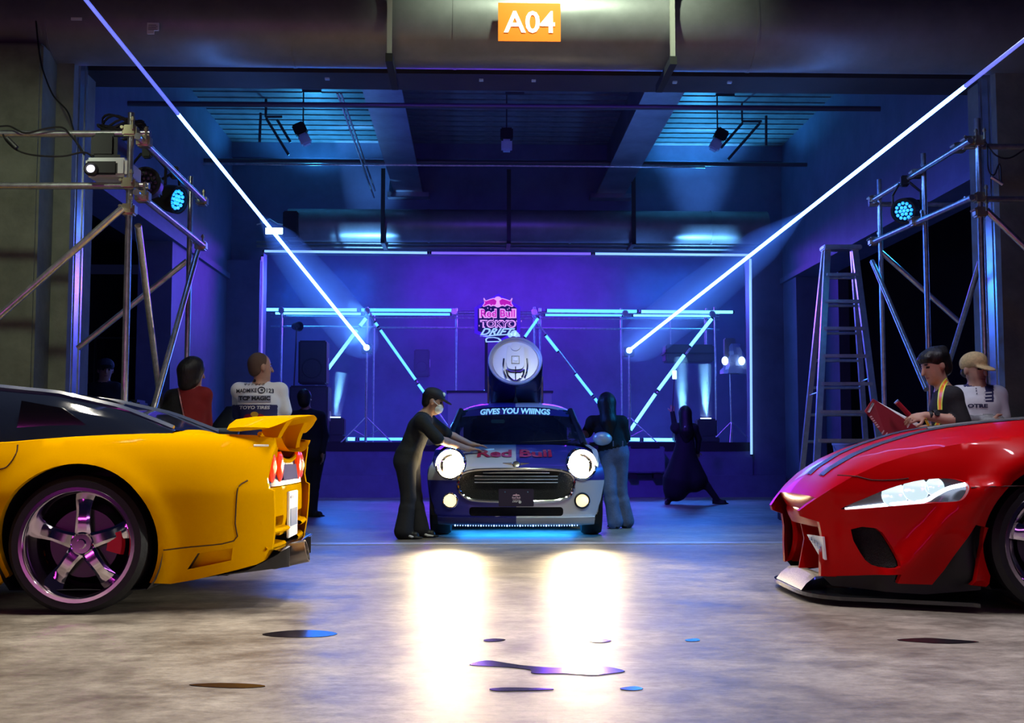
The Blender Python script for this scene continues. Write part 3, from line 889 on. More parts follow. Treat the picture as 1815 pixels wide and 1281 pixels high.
# dock leveller box
t = thing('dock_leveller', 'boxy dock leveller plate projecting below the stage beside the jeans woman', 'dock leveller', PR(1146, 842, 21.3), room=True)
a = PR(1108, 791, 21.3); b = PR(1179, 838, 21.3)
q = MB(); q.box((a.x, 21.3, b.z), (b.x, 21.62, a.z), bev=.02); q.build('plate', WALLM, t, True)
for s in (a.x + .08, b.x - .2):
    q = MB(); q.box((s, 21.35, b.z - .1), (s + .14, 21.55, b.z)); q.build('bumper', BLACK, t, True)
q = MB(); q.box((a.x + .1, 21.28, a.z - .03), (b.x - .1, 21.3, a.z + .01)); q.build('hinge', BLACK, t, True)

# hexagon event sign
t = thing('event_sign', 'hexagonal event sign with bulls emblem and drift lettering on the stage', 'sign', PR(882, 606, 24.1), room=True)
SD = 24.0
cx = PR(882, 565, SD)
k_ = (PR(982, 565, SD).x - cx.x) / 100          # metres per photo pixel at the sign
def S(px, py, off=0.0):
    return Vector((cx.x + (px - 882) * k_, SD - off, cx.z - (py - 565) * k_))
for xx in (862, 902):
    q = MB(); p_ = S(xx, 600); q.box((p_.x - .03, SD + .08, 1.0), (p_.x + .03, SD + .14, S(xx, 545).z)); q.build('post', BLACKM, t, True)
hexa = [(883, 520), (922, 543), (922, 588), (883, 608), (841, 590), (841, 545)]
q = MB(); q.prism([S(*p) for p in hexa], (0, .08, 0)); q.build('backing', mat('sign_violet', (.12, .03, .75), .5, emit=(.10, .01, .9), estr=.45), t, True, 0)
inn = [(883, 527), (916, 546), (916, 585), (883, 603), (847, 586), (847, 548)]
q = MB(); q.prism([S(*p, .012) for p in inn], (0, .012, 0)); q.build('face', mat('sign_navy', (.02, .01, .10), .5), t, True, 0)
SP = mat('sign_pink', (.9, .55, .8), .5, emit=(1, .45, .85), estr=.75)
SM = mat('sign_magenta', (.6, .02, .35), .5, emit=(.75, .01, .45), estr=.6)
SC = mat('sign_pale_blue', (.6, .85, .95), .5, emit=(.45, .8, 1), estr=.8)
SN = mat('sign_letter_navy', (.03, .01, .15), .5)
def flat(mb, poly, off, mi=0):
    v, f = cdt(poly, [], 3.0, lambda x, z: S(x, z, off)); mb.add(v, f, mi)
# emblem: pale disc and two charging bulls
q = MB()
flat(q, circ(882.5, 535, 8.2, 24, 9.8), .016)
bull = [(880, 533), (875, 529.5), (868, 531.5), (861, 534), (858, 532), (857, 529), (858.5, 533), (860, 537), (857, 541), (856, 542.5), (860, 542), (864, 539.5), (868, 539), (871, 542), (873, 539.5), (876, 541), (879, 539)]
sb = MB(); flat(sb, bull, .022); flat(sb, [(2 * 882.5 - x, y) for x, y in bull], .022)
sb.build('bulls', SM, t, True, 0)
hal = [(881, 532), (875, 528), (868, 530), (861, 532.5), (859.5, 530), (858, 527.5), (856.5, 529), (858, 533), (858.5, 537), (855, 542), (857, 544), (862, 542.5), (866, 541), (870, 543.5), (874, 542), (879, 543)]
flat(q, hal, .018); flat(q, [(2 * 882.5 - x, y) for x, y in hal], .018)
q.build('emblem', SP, t, True, 0)
def sign_text(s, cx_, cy_, wd, ht, off, m, name, bold=0, shear=0):
    z = MB(); letters(z, s, lambda x, y: S(cx_ + x, cy_ - y, off), width=wd, height=ht, bold=bold, shear=shear); z.build(name, m, t, True, 0)
sign_text('Red Bull', 882.3, 555.5, 66, 17.5, .016, SP, 'lettering_outline', .07)
sign_text('Red Bull', 882.3, 555.5, 60, 13, .022, SM, 'lettering', .01)
sign_text('TOKYO', 883, 574, 64, 14.5, .016, SP, 'lettering_outline', .08)
sign_text('TOKYO', 883, 574, 58, 10.5, .022, SN, 'lettering', .01)
sign_text('DRIFT', 882, 588, 62, 12.5, .028, SC, 'lettering', .03, .5)
z = MB(); flat(z, [(844, 600), (852, 596), (862, 597), (880, 595), (898, 594), (908, 596), (922, 597), (921, 593), (917, 590), (915, 586), (911, 585), (908, 588), (905, 590), (900, 592), (880, 593), (862, 595), (850, 597)], .032); 
for xx, yy, rr_ in ((910, 591, 5), (915, 593, 4.5), (904, 594, 4)):
    flat(z, circ(xx, yy, rr_, 16), .034)
z.build('smoke_swoosh', SC, t, True, 0)
z = MB(); flat(z, [(860, 601), (864, 598), (876, 597.5), (884, 599), (888, 602), (890, 606), (861, 607)], .03); z.build('car_outline', SC, t, True, 0)
z = MB(); flat(z, [(863, 601.5), (866, 599.5), (875, 599), (882, 600.5), (886, 604.5), (863, 605)], .034); z.build('car_print', SN, t, True, 0)
z = MB()
for xx, yy in ((864.5, 546), (870, 548), (899.5, 548), (902.5, 546), (874.5, 566), (849.5, 577.5), (915.5, 569), (924, 569)):
    flat(z, [(xx, yy - 2), (xx + .8, yy), (xx, yy + 2), (xx - .8, yy)], .02)
z.build('sparkles', SP, t, True, 0)

# ================================================================== SCAFFOLD TOWERS BESIDE THE PORTAL
def coupler(p, parent, m=BRASS):
    z = MB()
    z.box((p.x - .05, p.y - .045, p.z - .04), (p.x + .05, p.y + .045, p.z + .04), bev=.012)
    z.tube(p + Vector((.03, -.06, .0)), p + Vector((.03, -.06, .09)), .009, n=6)
    z.tube(p + Vector((-.05, -.05, .02)), p + Vector((-.05, .05, .02)), .012, n=6)
    z.tube(p + Vector((.03, -.06, .06)), p + Vector((.03, -.06, .08)), .016, n=6)
    return z.build('coupler', m, parent)
TR = .0243
def scaffold(label, segs, coups, base):
    t = thing('scaffold_tower', label, 'scaffold', base, 'scaffold towers beside the portal')
    for name, a, b in segs:
        pole(a, b, TR, name, STEEL, t, room=False)
    for c_ in coups:
        coupler(c_, t)
    return t
# left tower: near post, far post behind it, tubes running back and out of frame
n0 = P(231, 200, 8.2); nx = P(226, 480, 8.2).x; ny = 8.2
f0 = P(338, 330, 10.1); fx = f0.x
za = P(230, 233, 8.2).z; zb = P(230, 326, 8.2).z; zc = P(228, 372, 8.2).z
segs = [('post', (nx, ny, .02), (nx, ny, n0.z)), ('post', (fx, 10.1, .02), (fx, 10.1, 3.2)), ('post', (nx - 1.8, ny, .02), (nx - 1.8, ny, 3.2)), ('post', (nx - 1.8, 10.1, .02), (nx - 1.8, 10.1, 2.4)),
        ('ledger', (nx + .12, ny + .06, za), (nx - 2.2, ny + .06, za)), ('ledger', (nx + .12, ny + .06, zb), (nx - 2.2, ny + .06, zb)),
        ('transom', (nx + .08, ny - .1, za - .06), (fx + .08, 10.3, za - .06)), ('transom', (nx + .08, ny - .1, zb - .08), (fx + .08, 10.3, zb - .08)),
        ('brace', (nx - .02, ny - .07, zc), P(-30, 585, 8.05)), ('brace', (nx + .05, ny + .05, zc - .1), P(287, 735, 9.9)),
        ('brace', P(350, 446, 10.15), P(258, 775, 8.35)), ('brace', P(332, 462, 10.2), P(138, 617, 10.2))]
segs = [(s_[0], Vector(s_[1]), Vector(s_[2])) for s_ in segs]
scaffold('scaffold tower of grey tubes on the left with a projector', segs, [Vector((nx, ny, za)), Vector((nx, ny, zb)), Vector((nx, ny, zc)), Vector((nx + .08, ny + .05, za - .06)), Vector((nx + .08, ny + .05, zb - .08)), Vector((fx + .06, 10.25, za - .06)), Vector((fx + .06, 10.25, zb - .08))], (nx, ny, 0))
# right tower
m0 = P(1738, 210, 9.35); mx_ = P(1741, 500, 9.35).x; my = 9.35
g0 = P(1560, 400, 11.5).x; h0 = P(1640, 400, 10.4).x
zd = P(1735, 250, 9.35).z; ze = P(1735, 350, 9.35).z
segs = [('post', (mx_, my, .02), (mx_, my, m0.z)), ('post', (g0, 11.5, .02), (g0, 11.5, P(1560, 318, 11.5).z)), ('post', (h0, 10.4, .02), (h0, 10.4, P(1640, 272, 10.4).z)), ('post', (mx_ + 1.8, my, .02), (mx_ + 1.8, my, 3.2)),
        ('ledger', (mx_ - .1, my + .06, zd - .03), (mx_ + 2.2, my + .06, zd - .03)), ('ledger', (mx_ - .1, my + .06, ze), (mx_ + 2.2, my + .06, ze)),
        ('transom', (mx_ - .1, my - .1, zd - .02), P(1545, 356, 11.62)), ('transom', (mx_ - .1, my - .1, ze - .02), P(1545, 430, 11.62)),
        ('brace', P(1748, 372, 9.4), P(1850, 470, 9.4)), ('brace', P(1546, 463, 11.5), P(1642, 690, 10.1)), ('brace', P(1738, 462, 9.6), P(1668, 690, 11.4)), ('brace', P(1560, 445, 11.5), P(1700, 570, 11.5)),
        ('ledger', P(1540, 362, 11.5), P(1690, 362, 11.5))]
segs = [(s_[0], Vector(s_[1]), Vector(s_[2])) for s_ in segs]
scaffold('scaffold tower of grey tubes on the right behind the red car', segs, [Vector((mx_, my, zd)), Vector((mx_, my, ze)), Vector((mx_ - .06, my + .02, zd)), Vector((mx_, my, ze - .12)), P(1549, 354, 11.58), P(1549, 428, 11.58), P(1700, 262, 9.75), P(1625, 308, 10.55), P(1624, 392, 10.45)], (mx_, my, 0))

# ------------------------------------------------------------------ par lamps
def par_can(p, d, lit, label, hang):
    p = Vector(p); d = Vector(d).normalized()
    t = thing('par_lamp', label, 'stage light', p, 'par lamps on the scaffold towers')
    z = MB(); z.lathe(p, d, [(0, -.20), (.07, -.20), (.105, -.12), (.115, .0), (.115, .05), (.10, .05), (.10, .02), (0, .02)], 28); z.build('housing', BLACK, t)
    q4 = d.to_track_quat('Z', 'Y')
    lens = tubemat('par_led_cyan', (.0, .26, 1.0), 2.2) if lit else mat('par_led_off', (.10, .06, .14), .15, spec=.9)
    n = 0
    for r_, k in ((0, 1), (.034, 6), (.07, 12)):
        for i in range(k):
            an = 2 * PI * i / k
            c_ = p + d * .028 + q4 @ Vector((r_ * math.cos(an), r_ * math.sin(an), 0))
            z = MB(); z.ball(c_, .0145, 0, 10, 6); z.build('lens', lens, t)
    sd = q4 @ Vector((1, 0, 0))
    if abs(sd.z) > .6:
        sd = q4 @ Vector((0, 1, 0))
    top = p + Vector((0, 0, hang))
    z = MB(); z.path([p + sd * .13 - d * .05, p + sd * .13 - d * .05 + Vector((0, 0, hang * .6)), top + sd * .05, top - sd * .05, p - sd * .13 - d * .05 + Vector((0, 0, hang * .6)), p - sd * .13 - d * .05], .012, 6); z.build('yoke', BLACK, t)
    z = MB(); z.box((top.x - .035, top.y - .03, top.z - .03), (top.x + .035, top.y + .03, top.z + .07), bev=.01); z.build('clamp', BLACK, t)
    z = MB(); z.box(tuple(p - d * .26 - Vector((.06, .06, .06))), tuple(p - d * .26 + Vector((.06, .06, .06))), bev=.015); z.build('rear_box', BLACK, t)
    if lit:
        lamp('SPOT', 'par_light', p + d * .07, 120, (.02, .35, 1.0), p + d * 3, spot=42, blend=.5, radius=.09)
par_can(P(260, 324, 8.9), (.12, -1, -.05), False, 'unlit par lamp facing the viewer on the left tower', .22)
par_can(P(309, 353, 9.6), (.92, -.36, -.25), True, 'cyan lit par lamp on the left tower', .2)
par_can(P(1604, 373, 10.62), (-.62, -.75, -.28), True, 'cyan lit par lamp on the right tower', .25)
# projector
t = thing('projector', 'pale projector with a glowing lens hanging on the left tower', 'projector', P(185, 316, 8.3))
a = P(150, 283, 8.15); b = P(208, 312, 8.15)
z = MB(); z.box((a.x, 8.15, b.z), (b.x + .06, 8.5, a.z + .02), bev=.02); z.build('body', mat('projector_shell', (.62, .68, .64), .45), t)
z = MB(); z.box((a.x + .008, 8.135, b.z + .008), (b.x, 8.16, a.z - .012), bev=.012); z.build('front_panel', BLACK, t)
c_ = P(161, 299, 8.12)
z = MB(); z.lathe(c_, (0, -1, 0), [(.045, -.04), (.05, .0), (.036, .012), (.032, -.01)], 22); z.build('lens_ring', BLACK, t)
z = MB(); z.ball(c_ + Vector((0, -.004, 0)), (.028, .012, .026)); z.build('lens', tubemat('projector_lens', (.9, .85, 1), 5), t)
z = MB(); z.box((a.x + .05, 8.2, a.z + .02), (b.x, 8.45, a.z + .05)); z.box((a.x + .12, 8.28, a.z + .05), (a.x + .16, 8.32, za), 0); z.build('mount', BLACK, t)
z = MB(); z.box((P(168, 236, 8.3).x, 8.2, P(168, 286, 8.3).z), (P(215, 236, 8.3).x, 8.5, P(168, 240, 8.3).z), bev=.03)
for k in range(7):
    cc_ = P(218 + 3 * math.sin(k * 2.1), 226 + 1.5 * math.cos(k * 1.7), 8.35)
    z.path([cc_ + Vector(((.15 + .02 * math.sin(k)) * math.cos(a_), .10 * math.sin(a_), .035 * math.sin(a_ * 2 + k) + .012 * k - .04)) for a_ in np.linspace(0, 2 * PI, 22)], .009, 5)
tag(z.build('cable_bundle', BLACK), 'bundle of black cable coiled over the projector on the left tower', 'cable')
# loose cables
def cable(label, pts, D, r=.007):
    pp = [tuple(P(x, y, d_ if d_ else D)) for x, y, d_ in pts]
    z = MB(); z.path(smooth_poly(pp, 5), r, 5); return tag(z.build('cable', CABLE), label, 'cable', 'loose black cables')
cable('black cable running down the left pier to the scaffold ledger', [(62, 20, 9.8), (70, 95, 9.75), (78, 130, 9.7), (95, 170, 9.4), (118, 195, 8.9), (128, 222, 8.4), (135, 250, 8.2), (146, 272, 8.2)], 8.4)
cable('black cable looped over the upper left ledger with a plug', [(0, 224, 8.2), (18, 224, 8.2), (45, 236, 8.2), (80, 228, 8.2), (110, 226, 8.2), (125, 240, 8.2), (140, 258, 8.2), (150, 275, 8.2)], 8.2)
cable('black plug cable sagging below the upper left ledger', [(5, 238, 8.15), (12, 250, 8.15), (30, 266, 8.15), (60, 275, 8.15), (110, 277, 8.15), (150, 270, 8.2), (170, 285, 8.2)], 8.2)
cable('black cable dangling from the top coupler of the right tower', [(1745, 250, 9.3), (1765, 275, 9.3), (1790, 280, 9.3), (1820, 262, 9.3)], 8.3)
cable('black cable hanging beside the right scaffold post', [(1750, 258, 9.28), (1752, 300, 9.28), (1762, 310, 9.28), (1772, 290, 9.28), (1775, 330, 9.28)], 8.3)
z = MB(); c_ = P(1768, 320, 9.25); z.tube(c_ + Vector((-.05, 0, .03)), c_ + Vector((.04, 0, -.03)), .014); tag(z.build('hanging_torch', ALU), 'small silver clamp lamp dangling near the right scaffold post', 'clamp lamp')
z = MB(); c_ = P(22, 255, 8.13); z.tube(c_ + Vector((-.04, 0, .04)), c_ + Vector((.03, 0, -.03)), .018); tag(z.build('plug', CABLE), 'black plug connector hanging at the far left', 'plug')

# ------------------------------------------------------------------ step ladder
LD = 12.8
t = thing('step_ladder', 'tall aluminium step ladder standing in front of the right opening', 'ladder', P(1490, 935, 13.0))
def z0(px, py, D):   # extend a traced rail to the floor
    return P(px, py, D)
fl0, fl1 = P(1467, 440, LD), P(1444.5, 880, LD - .55)
fr0, fr1 = P(1515, 440, LD), P(1571, 880, LD - .55)
bl0, bl1 = P(1462, 443, LD + .05), P(1417, 880, LD + .65)
br0, br1 = P(1512, 443, LD + .05), P(1541, 880, LD + .65)
def tofloor(a, b):
    k = a.z / (a.z - b.z); return a + (b - a) * k
rails = []
for a, b, w_ in ((fl0, fl1, .033), (fr0, fr1, .033), (bl0, bl1, .028), (br0, br1, .028)):
    e = tofloor(a, b); rails.append((a, e))
    z = MB(); d = (e - a)
    z.prism([a + Vector((-w_, -.016, 0)), a + Vector((w_, -.016, 0)), a + Vector((w_, .03, 0)), a + Vector((-w_, .03, 0))], d); z.build('rail', ALU, t, smooth=0)
    z = MB(); z.box((e.x - .05, e.y - .04, 0), (e.x + .05, e.y + .05, .06), bev=.01); z.build('foot', BLACK, t)
for k in range(1, 10):
    f = k / 10.15
    for (a, e), (a2, e2), m_ in ((rails[0], rails[1], 'step'), (rails[2], rails[3], 'rear_bar')):
        p = a.lerp(e, f); q_ = a2.lerp(e2, f)
        z = MB()
        if m_ == 'step':
            z.box((p.x, p.y - .03, p.z - .018), (q_.x, p.y + .045, p.z + .018), bev=.006)
        else:
            z.tube(p, q_, .017, n=8)
        z.build(m_, ALU, t)
z = MB(); z.box((fl0.x - .06, LD - .08, fl0.z - .02), (fr0.x + .06, LD + .12, fl0.z + .03), bev=.01); z.build('top_cap', ALU, t)
p = rails[0][0].lerp(rails[0][1], .52); q_ = rails[2][0].lerp(rails[2][1], .52)
z = MB(); z.tube(p, q_, .008, n=6); z.build('spreader', ALU, t)
p = rails[1][0].lerp(rails[1][1], .47); q_ = rails[3][0].lerp(rails[3][1], .47)
z = MB(); z.tube(p, q_, .008, n=6); z.build('spreader', ALU, t)
# black cases with a bucket behind the ladder
def flight_case(px0, py0, px1, D, dep, z0_, label):
    a = P(px0, py0, D); b = P(px1, py0, D)
    t = thing('flight_case', label, 'case', ((a.x + b.x) / 2, D, z0_))
    z = MB(); z.box((a.x, D, z0_ + .0), (b.x, D + dep, a.z), bev=.012); z.build('body', BLACKM, t)
    for x in (a.x, b.x):
        z = MB(); z.box((x - .012, D - .012, z0_), (x + .012, D + .02, a.z), bev=.004); z.build('edge_strip', DCHROME, t)
    z = MB(); z.box((a.x, D - .008, a.z - .12), (b.x, D + .01, a.z - .105)); z.build('lid_seam', DCHROME, t)
    z = MB(); z.box(((a.x + b.x) / 2 - .07, D - .02, (a.z + z0_) / 2 - .05), ((a.x + b.x) / 2 + .07, D, (a.z + z0_) / 2 + .05), bev=.008); z.build('handle', DCHROME, t)
    return a.z
zt = flight_case(1401, 872, 1640, 13.9, .7, 0, 'long black flight case low on the floor behind the ladder')
zt2 = flight_case(1462, 824, 1600, 14.0, .5, zt, 'black flight case stacked behind the ladder under the bucket')
t = thing('bucket', 'pale plastic bucket standing behind the ladder rungs', 'bucket', (P(1497, 824, 14.2).x, 14.2, zt2))
x = P(1496, 800, 14.2).x; hb = P(1496, 783, 14.2).z - zt2
z = MB(); z.lathe((x, 14.2, zt2), (0, 0, 1), [(0, 0), (.10, 0), (.13, hb * .85), (.14, hb * .86), (.14, hb), (.125, hb), (.095, .02), (0, .02)], 26); z.build('pail', mat('bucket_plastic', (.55, .5, .62), .45), t)
z = MB(); z.path([(x - .14, 14.2, zt2 + hb * .9), (x - .12, 14.1, zt2 + hb * .6), (x, 14.05, zt2 + hb * .45), (x + .12, 14.1, zt2 + hb * .6), (x + .14, 14.2, zt2 + hb * .9)], .004); z.build('bail', STEEL, t)
# yellow bollard at the right edge
c_ = P(1797, 740, 9.6)
t = thing('bollard', 'orange capped bollard behind the red car at the right edge', 'bollard', (c_.x, 9.6, 0))
BO = mat('bollard_orange', (.75, .36, .03), .5, noise=.15)
z = MB(); z.lathe((c_.x, 9.6, 0), (0, 0, 1), [(0, .0), (.075, 0), (.075, c_.z - .03), (.065, c_.z - .005), (0, c_.z)], 24); z.build('post', BO, t)
z = MB(); z.lathe((c_.x, 9.6, c_.z - .28), (0, 0, 1), [(.0755, 0), (.078, .01), (.078, .05), (.0755, .06)], 24); z.build('band', BLACK, t)
# video camera on a tripod at the left, and dark covered equipment
t = thing('video_camera', 'dark video camera on a tripod behind the yellow car', 'camera', P(240, 880, 13.2))
c_ = P(240, 722, 13.2)
z = MB(); z.box((c_.x - .1, 13.0, c_.z - .12), (c_.x + .1, 13.35, c_.z + .08), bev=.03); z.build('body', BLACK, t)
z = MB(); z.lathe((c_.x, 13.0, c_.z), (0, -1, 0), [(.06, 0), (.07, .15), (.06, .15), (.05, .1), (0, .1)], 20); z.build('lens', BLACK, t)
z = MB(); z.tube(c_ + Vector((.05, 0, -.1)), P(272, 714, 13.2), .014); z.build('pan_handle', BLACK, t)
z = MB(); z.box((c_.x - .12, 13.05, c_.z - .34), (c_.x + .14, 13.3, c_.z - .12), bev=.04); z.build('fluid_head', BLACK, t)
for an in (.5, 2.6, 4.7):
    pole((c_.x, 13.2, c_.z - .3), (c_.x + .45 * math.cos(an), 13.2 + .45 * math.sin(an), .02), .02, 'leg', BLACK, t, room=False)
t = thing('covered_equipment', 'black covered equipment left of the racing shirt man', 'equipment', P(395, 860, 12.4))
rows = []
c_ = P(398, 740, 12.4)
for i in range(8):
    v = i / 7
    z_ = c_.z + .12 - (c_.z + .10) * v
    r_ = .06 + .30 * v ** .5 + .2 * v
    rows.append([(c_.x + .05 + r_ * (1 + .07 * math.sin(4 * an + 3 * v)) * math.cos(an) * .9, 12.5 + r_ * .7 * (1 + .07 * math.cos(5 * an)) * math.sin(an), z_) for an in [2 * PI * k / 22 for k in range(22)]])
z = MB(); z.grid(rows, 0, True); z.add([(c_.x + .05, 12.5, c_.z + .13)] + rows[0], [(0, 1 + k, 1 + (k + 1) % 22) for k in range(22)]); z.build('cover', mat('black_cover', (.01, .01, .012), .6), t)
for px, py in ((409, 752), (418, 748)):
    z = MB(); z.ball(P(px, py, 12.02), .009, 0, 8, 6); z.build('indicator', tubemat('indicator_white', (.8, .9, 1), 3), t)
z = MB(); a = P(362, 760, 11.6); b = P(425, 765, 11.6); z.box((a.x, 11.6, b.z), (b.x, 12.3, a.z + .01), bev=.01); z.box((a.x + .03, 11.65, 0), (b.x - .03, 12.25, b.z)); tag(z.build('highlight', [mat('grey_highlight', (.25, .27, .3), .3)]), 'low grey counter shaped as a bar behind the yellow car deck', 'highlight')  # solid grey bar built in place of a highlight line

# ------------------------------------------------------------------ puddles and cracks on the floor
WET = mat('wet_patch', (.012, .010, .014), .18, spec=.14)
def wet(label, poly, name='puddle'):
    pts = [tuple(G(x, y)) for x, y in smooth_poly(poly, 3, True)]
    z = MB(); v, f = cdt([(p[0], p[1]) for p in pts], [], .08, lambda x, y: (x, y, .0025), (0, 0, -.002)); z.add(v, f)
    return tag(z.build(name, WET), label, 'puddle', 'wet patches on the floor')
wet('large ragged dark puddle between the headlight reflections', [(832, 1178), (862, 1171), (895, 1175), (930, 1180), (990, 1184), (1020, 1179), (1040, 1183), (1075, 1182), (1108, 1190), (1075, 1195), (1050, 1197), (1000, 1194), (945, 1194), (940, 1188), (900, 1183), (860, 1181)])
wet('dark oval puddle with a blue glint on the left floor', [(465, 1124), (500, 1119), (540, 1117), (580, 1119), (598, 1124), (570, 1129), (520, 1130), (480, 1128)])
wet('thin dark wet streak below the large puddle', [(868, 1221), (905, 1219), (975, 1221), (972, 1223), (915, 1225), (880, 1225)])
wet('small wet streak with blue glint right of the lower streak', [(1100, 1220), (1125, 1217), (1140, 1221), (1125, 1224), (1105, 1223)])
wet('small dark dash left of the right headlight reflection', [(858, 1134), (878, 1132), (896, 1134), (880, 1137), (862, 1137)])
wet('small dark dash inside the right headlight reflection', [(1044, 1135), (1065, 1133), (1084, 1136), (1068, 1139), (1050, 1138)])
wet('faint wet dash near the red car', [(1215, 1134), (1235, 1132), (1240, 1136), (1220, 1137)])
wet('long faint wet streak in front of the red car', [(1590, 1134), (1640, 1131), (1690, 1134), (1735, 1138), (1680, 1141), (1620, 1138)])
wet('long thin dark stain at the lower left', [(335, 1214), (390, 1211), (450, 1213), (470, 1217), (430, 1220), (370, 1218)])

# ================================================================== CARS
YEL = mat('yellow_paint', (.86, .41, .0), .42, 0, coat=.012, spec=.0, noise=.03, nscale=200)
RED = mat('red_paint', (.42, .001, .002), .32, 0, coat=.16, spec=.05)
def wheel(t, c, sgn, rt, wd, rr, spokes, lip, rimm, disc=True, caliper=None, n=56):
    """wheel at c; sgn = direction (along Y) its outer face looks to"""
    ax = (0, sgn, 0); h = wd / 2
    root = MB()
    root.lathe(c, ax, [(rr, -h), (rr + .03, -h), (rt - .03, -h * .98), (rt, -h * .75), (rt + .003, 0), (rt, h * .75), (rt - .03, h * .98), (rr + .04, h), (rr + .008, h * .98), (rr, h * .9)], n, 0, True)
    w_ = root.build('wheel_tyre', RUBBER, t)
    # rim barrel with a deep polished lip
    z = MB(); z.lathe(c, ax, [(rr + .012, h * .93), (rr + .006, h * 1.0), (rr - .012, h * 1.0), (rr - .022, h * .9), (rr - .03, h * .9 - lip * .6), (rr - .06, h * .9 - lip), (rr - .065, -h)], n); z.build('rim', rimm, w_)
    q4 = Vector(ax).to_track_quat('Z', 'Y')
    cc = Vector(c)
    zc_ = h * .9 - lip
    for k in range(spokes):
        an = PI / 2 + 2 * PI * k / spokes
        u = Vector((math.cos(an), math.sin(an), 0)); v = Vector((-math.sin(an), math.cos(an), 0)); nn = Vector((0, 0, 1))
        rows = []
        for r_, wv, zz, th in ((.05, .042, zc_ + .02, .03), (.10, .036, zc_ + .03, .03), (.16, .034, zc_ + .022, .028), (rr - .07, .044, zc_ + .006, .025), (rr - .045, .055, zc_, .02)):
            rows.append([cc + q4 @ (u * r_ + v * a_ + nn * b_) for a_, b_ in ((-wv, zz - th), (-wv, zz - .008), (-wv * .6, zz), (wv * .6, zz), (wv, zz - .008), (wv, zz - th))])
        z = MB(); z.grid(rows, 0, True); z.build('spoke', rimm, w_, smooth=25)
    z = MB(); z.lathe(c, ax, [(0, zc_ + .05), (.022, zc_ + .05), (.026, zc_ + .035), (.05, zc_ + .035), (.062, zc_ + .02), (.066, zc_ - .03), (0, zc_ - .03)], 32); z.build('hub_cap', rimm, w_)
    if disc:
        z = MB(); z.lathe(c, ax, [(.05, -.01), (rr - .11, -.01), (rr - .11, -.03), (.05, -.03)], 40); z.build('brake_disc', mat('brake_disc', (.08, .07, .08), .35, .9), w_)
    if caliper:
        rows = []
        for k in range(7):
            an = -.30 + .6 * k / 6 + caliper
            u = Vector((math.cos(an), math.sin(an), 0))
            rows.append([cc + q4 @ (u * r_ + Vector((0, 0, z_))) for r_, z_ in ((rr - .16, .03), (rr - .085, .03), (rr - .075, .0), (rr - .16, .0))])
        z = MB(); z.grid(rows, 0, True); z.add([*rows[0], *rows[-1]], [(0, 1, 2, 3), (7, 6, 5, 4)]); z.build('brake_caliper', mat('caliper_red', (.75, .01, .02), .4), w_)
    return w_

# ------------------------------------------------------------------ yellow sports car (rear to the right)
YD = 6.1; YW = 1.76
def yx(px): return P(px, 900, YD).x
def yp(px, py):
    p = P(px, py, YD); return (p.x, p.z)
car = thing('sports_car', 'yellow sports car with a rear wing, its tail pointing right', 'car', (yx(135), YD + .88, 0))
wc = yp(134, 966)
RT = wc[1]          # tyre radius = hub height
XREAR = P(466, 900, 6.2).x
def y_inset(x, z):
    b = lerpf(z, [.10, .2, .35, .50, .60, .63, .72, .80, .88, .93, .97], [.17, .13, .075, .03, .003, .0, .012, .035, .08, .15, .24])
    d = x - (XREAR - .42)
    if d > 0:
        b += .12 * (d / .42) ** 2.6
    # flare round the wheel arch
    r = math.hypot(x - wc[0], z - wc[1])
    b -= .03 * math.exp(-((r - .42) / .06) ** 2)
    if x < -4.6:
        b += .5 * ((-4.6 - x) / .95) ** 2
    return b
def ymap(x, z): return (x, YD + y_inset(x, z), z)
arch = [(wc[0] + .405 * math.cos(a_), wc[1] + .01 + .405 * math.sin(a_)) for a_ in np.linspace(math.radians(-32), math.radians(205), 40)]
FWX = wc[0] - 2.43
arch2 = [(FWX + .40 * math.cos(a_), wc[1] + .01 + .40 * math.sin(a_)) for a_ in np.linspace(math.radians(-28), math.radians(208), 26)]
top = [yp(470, 775), yp(440, 770), yp(400, 768.5), yp(330, 768), yp(250, 768.5), yp(180, 771), yp(110, 775), yp(50, 780), yp(0, 785), (-2.9, .862), (-3.6, .82), (-4.4, .76), (-5.0, .68), (-5.45, .52)]
bot_r = [yp(288, 1041), yp(330, 1034), yp(400, 1018), yp(440, 1008), yp(456, 1000), yp(466, 985), yp(471, 955), yp(474, 910), yp(474, 872), yp(466, 868), yp(463, 850), yp(467, 820), yp(474, 790)]
outl = list(bot_r) + top + [(-5.5, .40), (-5.45, .20), (-5.1, .16)] + [p for p in arch2[::-1] if p[1] > .14] + [(FWX + .42, .13), (-3.6, .13), (wc[0] - .45, .13)] + [p for p in arch[::-1] if p[1] > .135]
vent = [yp(320, 1014), yp(341, 984), yp(402, 975), yp(398, 998)]
v, f = cdt(outl, [vent], .035, ymap, (0, .05, 0))
z = MB(); z.add(v, f); z.build('side_panel', YEL, car, smooth=50)
YB_ = YD + YW
z = MB(); z.add([(p.x, YD + YB_ - p.y, p.z) for p in v], [tuple(reversed(q_)) for q_ in f]); z.build('side_panel', YEL, car, smooth=50)
# recessed lower vent
z = MB(); v, f = cdt(vent, [], .04, lambda x, z_: (x, ymap(x, z_)[1] + .012 + .05 * max(0, 1 - (x - vent[0][0]) / .2), z_)); z.add(v, f); z.build('vent_recess', YEL, car)
z = MB(); 
vv = [Vector(ymap(*p)) for p in (vent[0], vent[1])]
z.add([vv[0], vv[1], vv[1] + Vector((.004, .06, 0)), vv[0] + Vector((.004, .06, 0))], [(0, 1, 2, 3)]); z.build('vent_slot', BLACK, car)
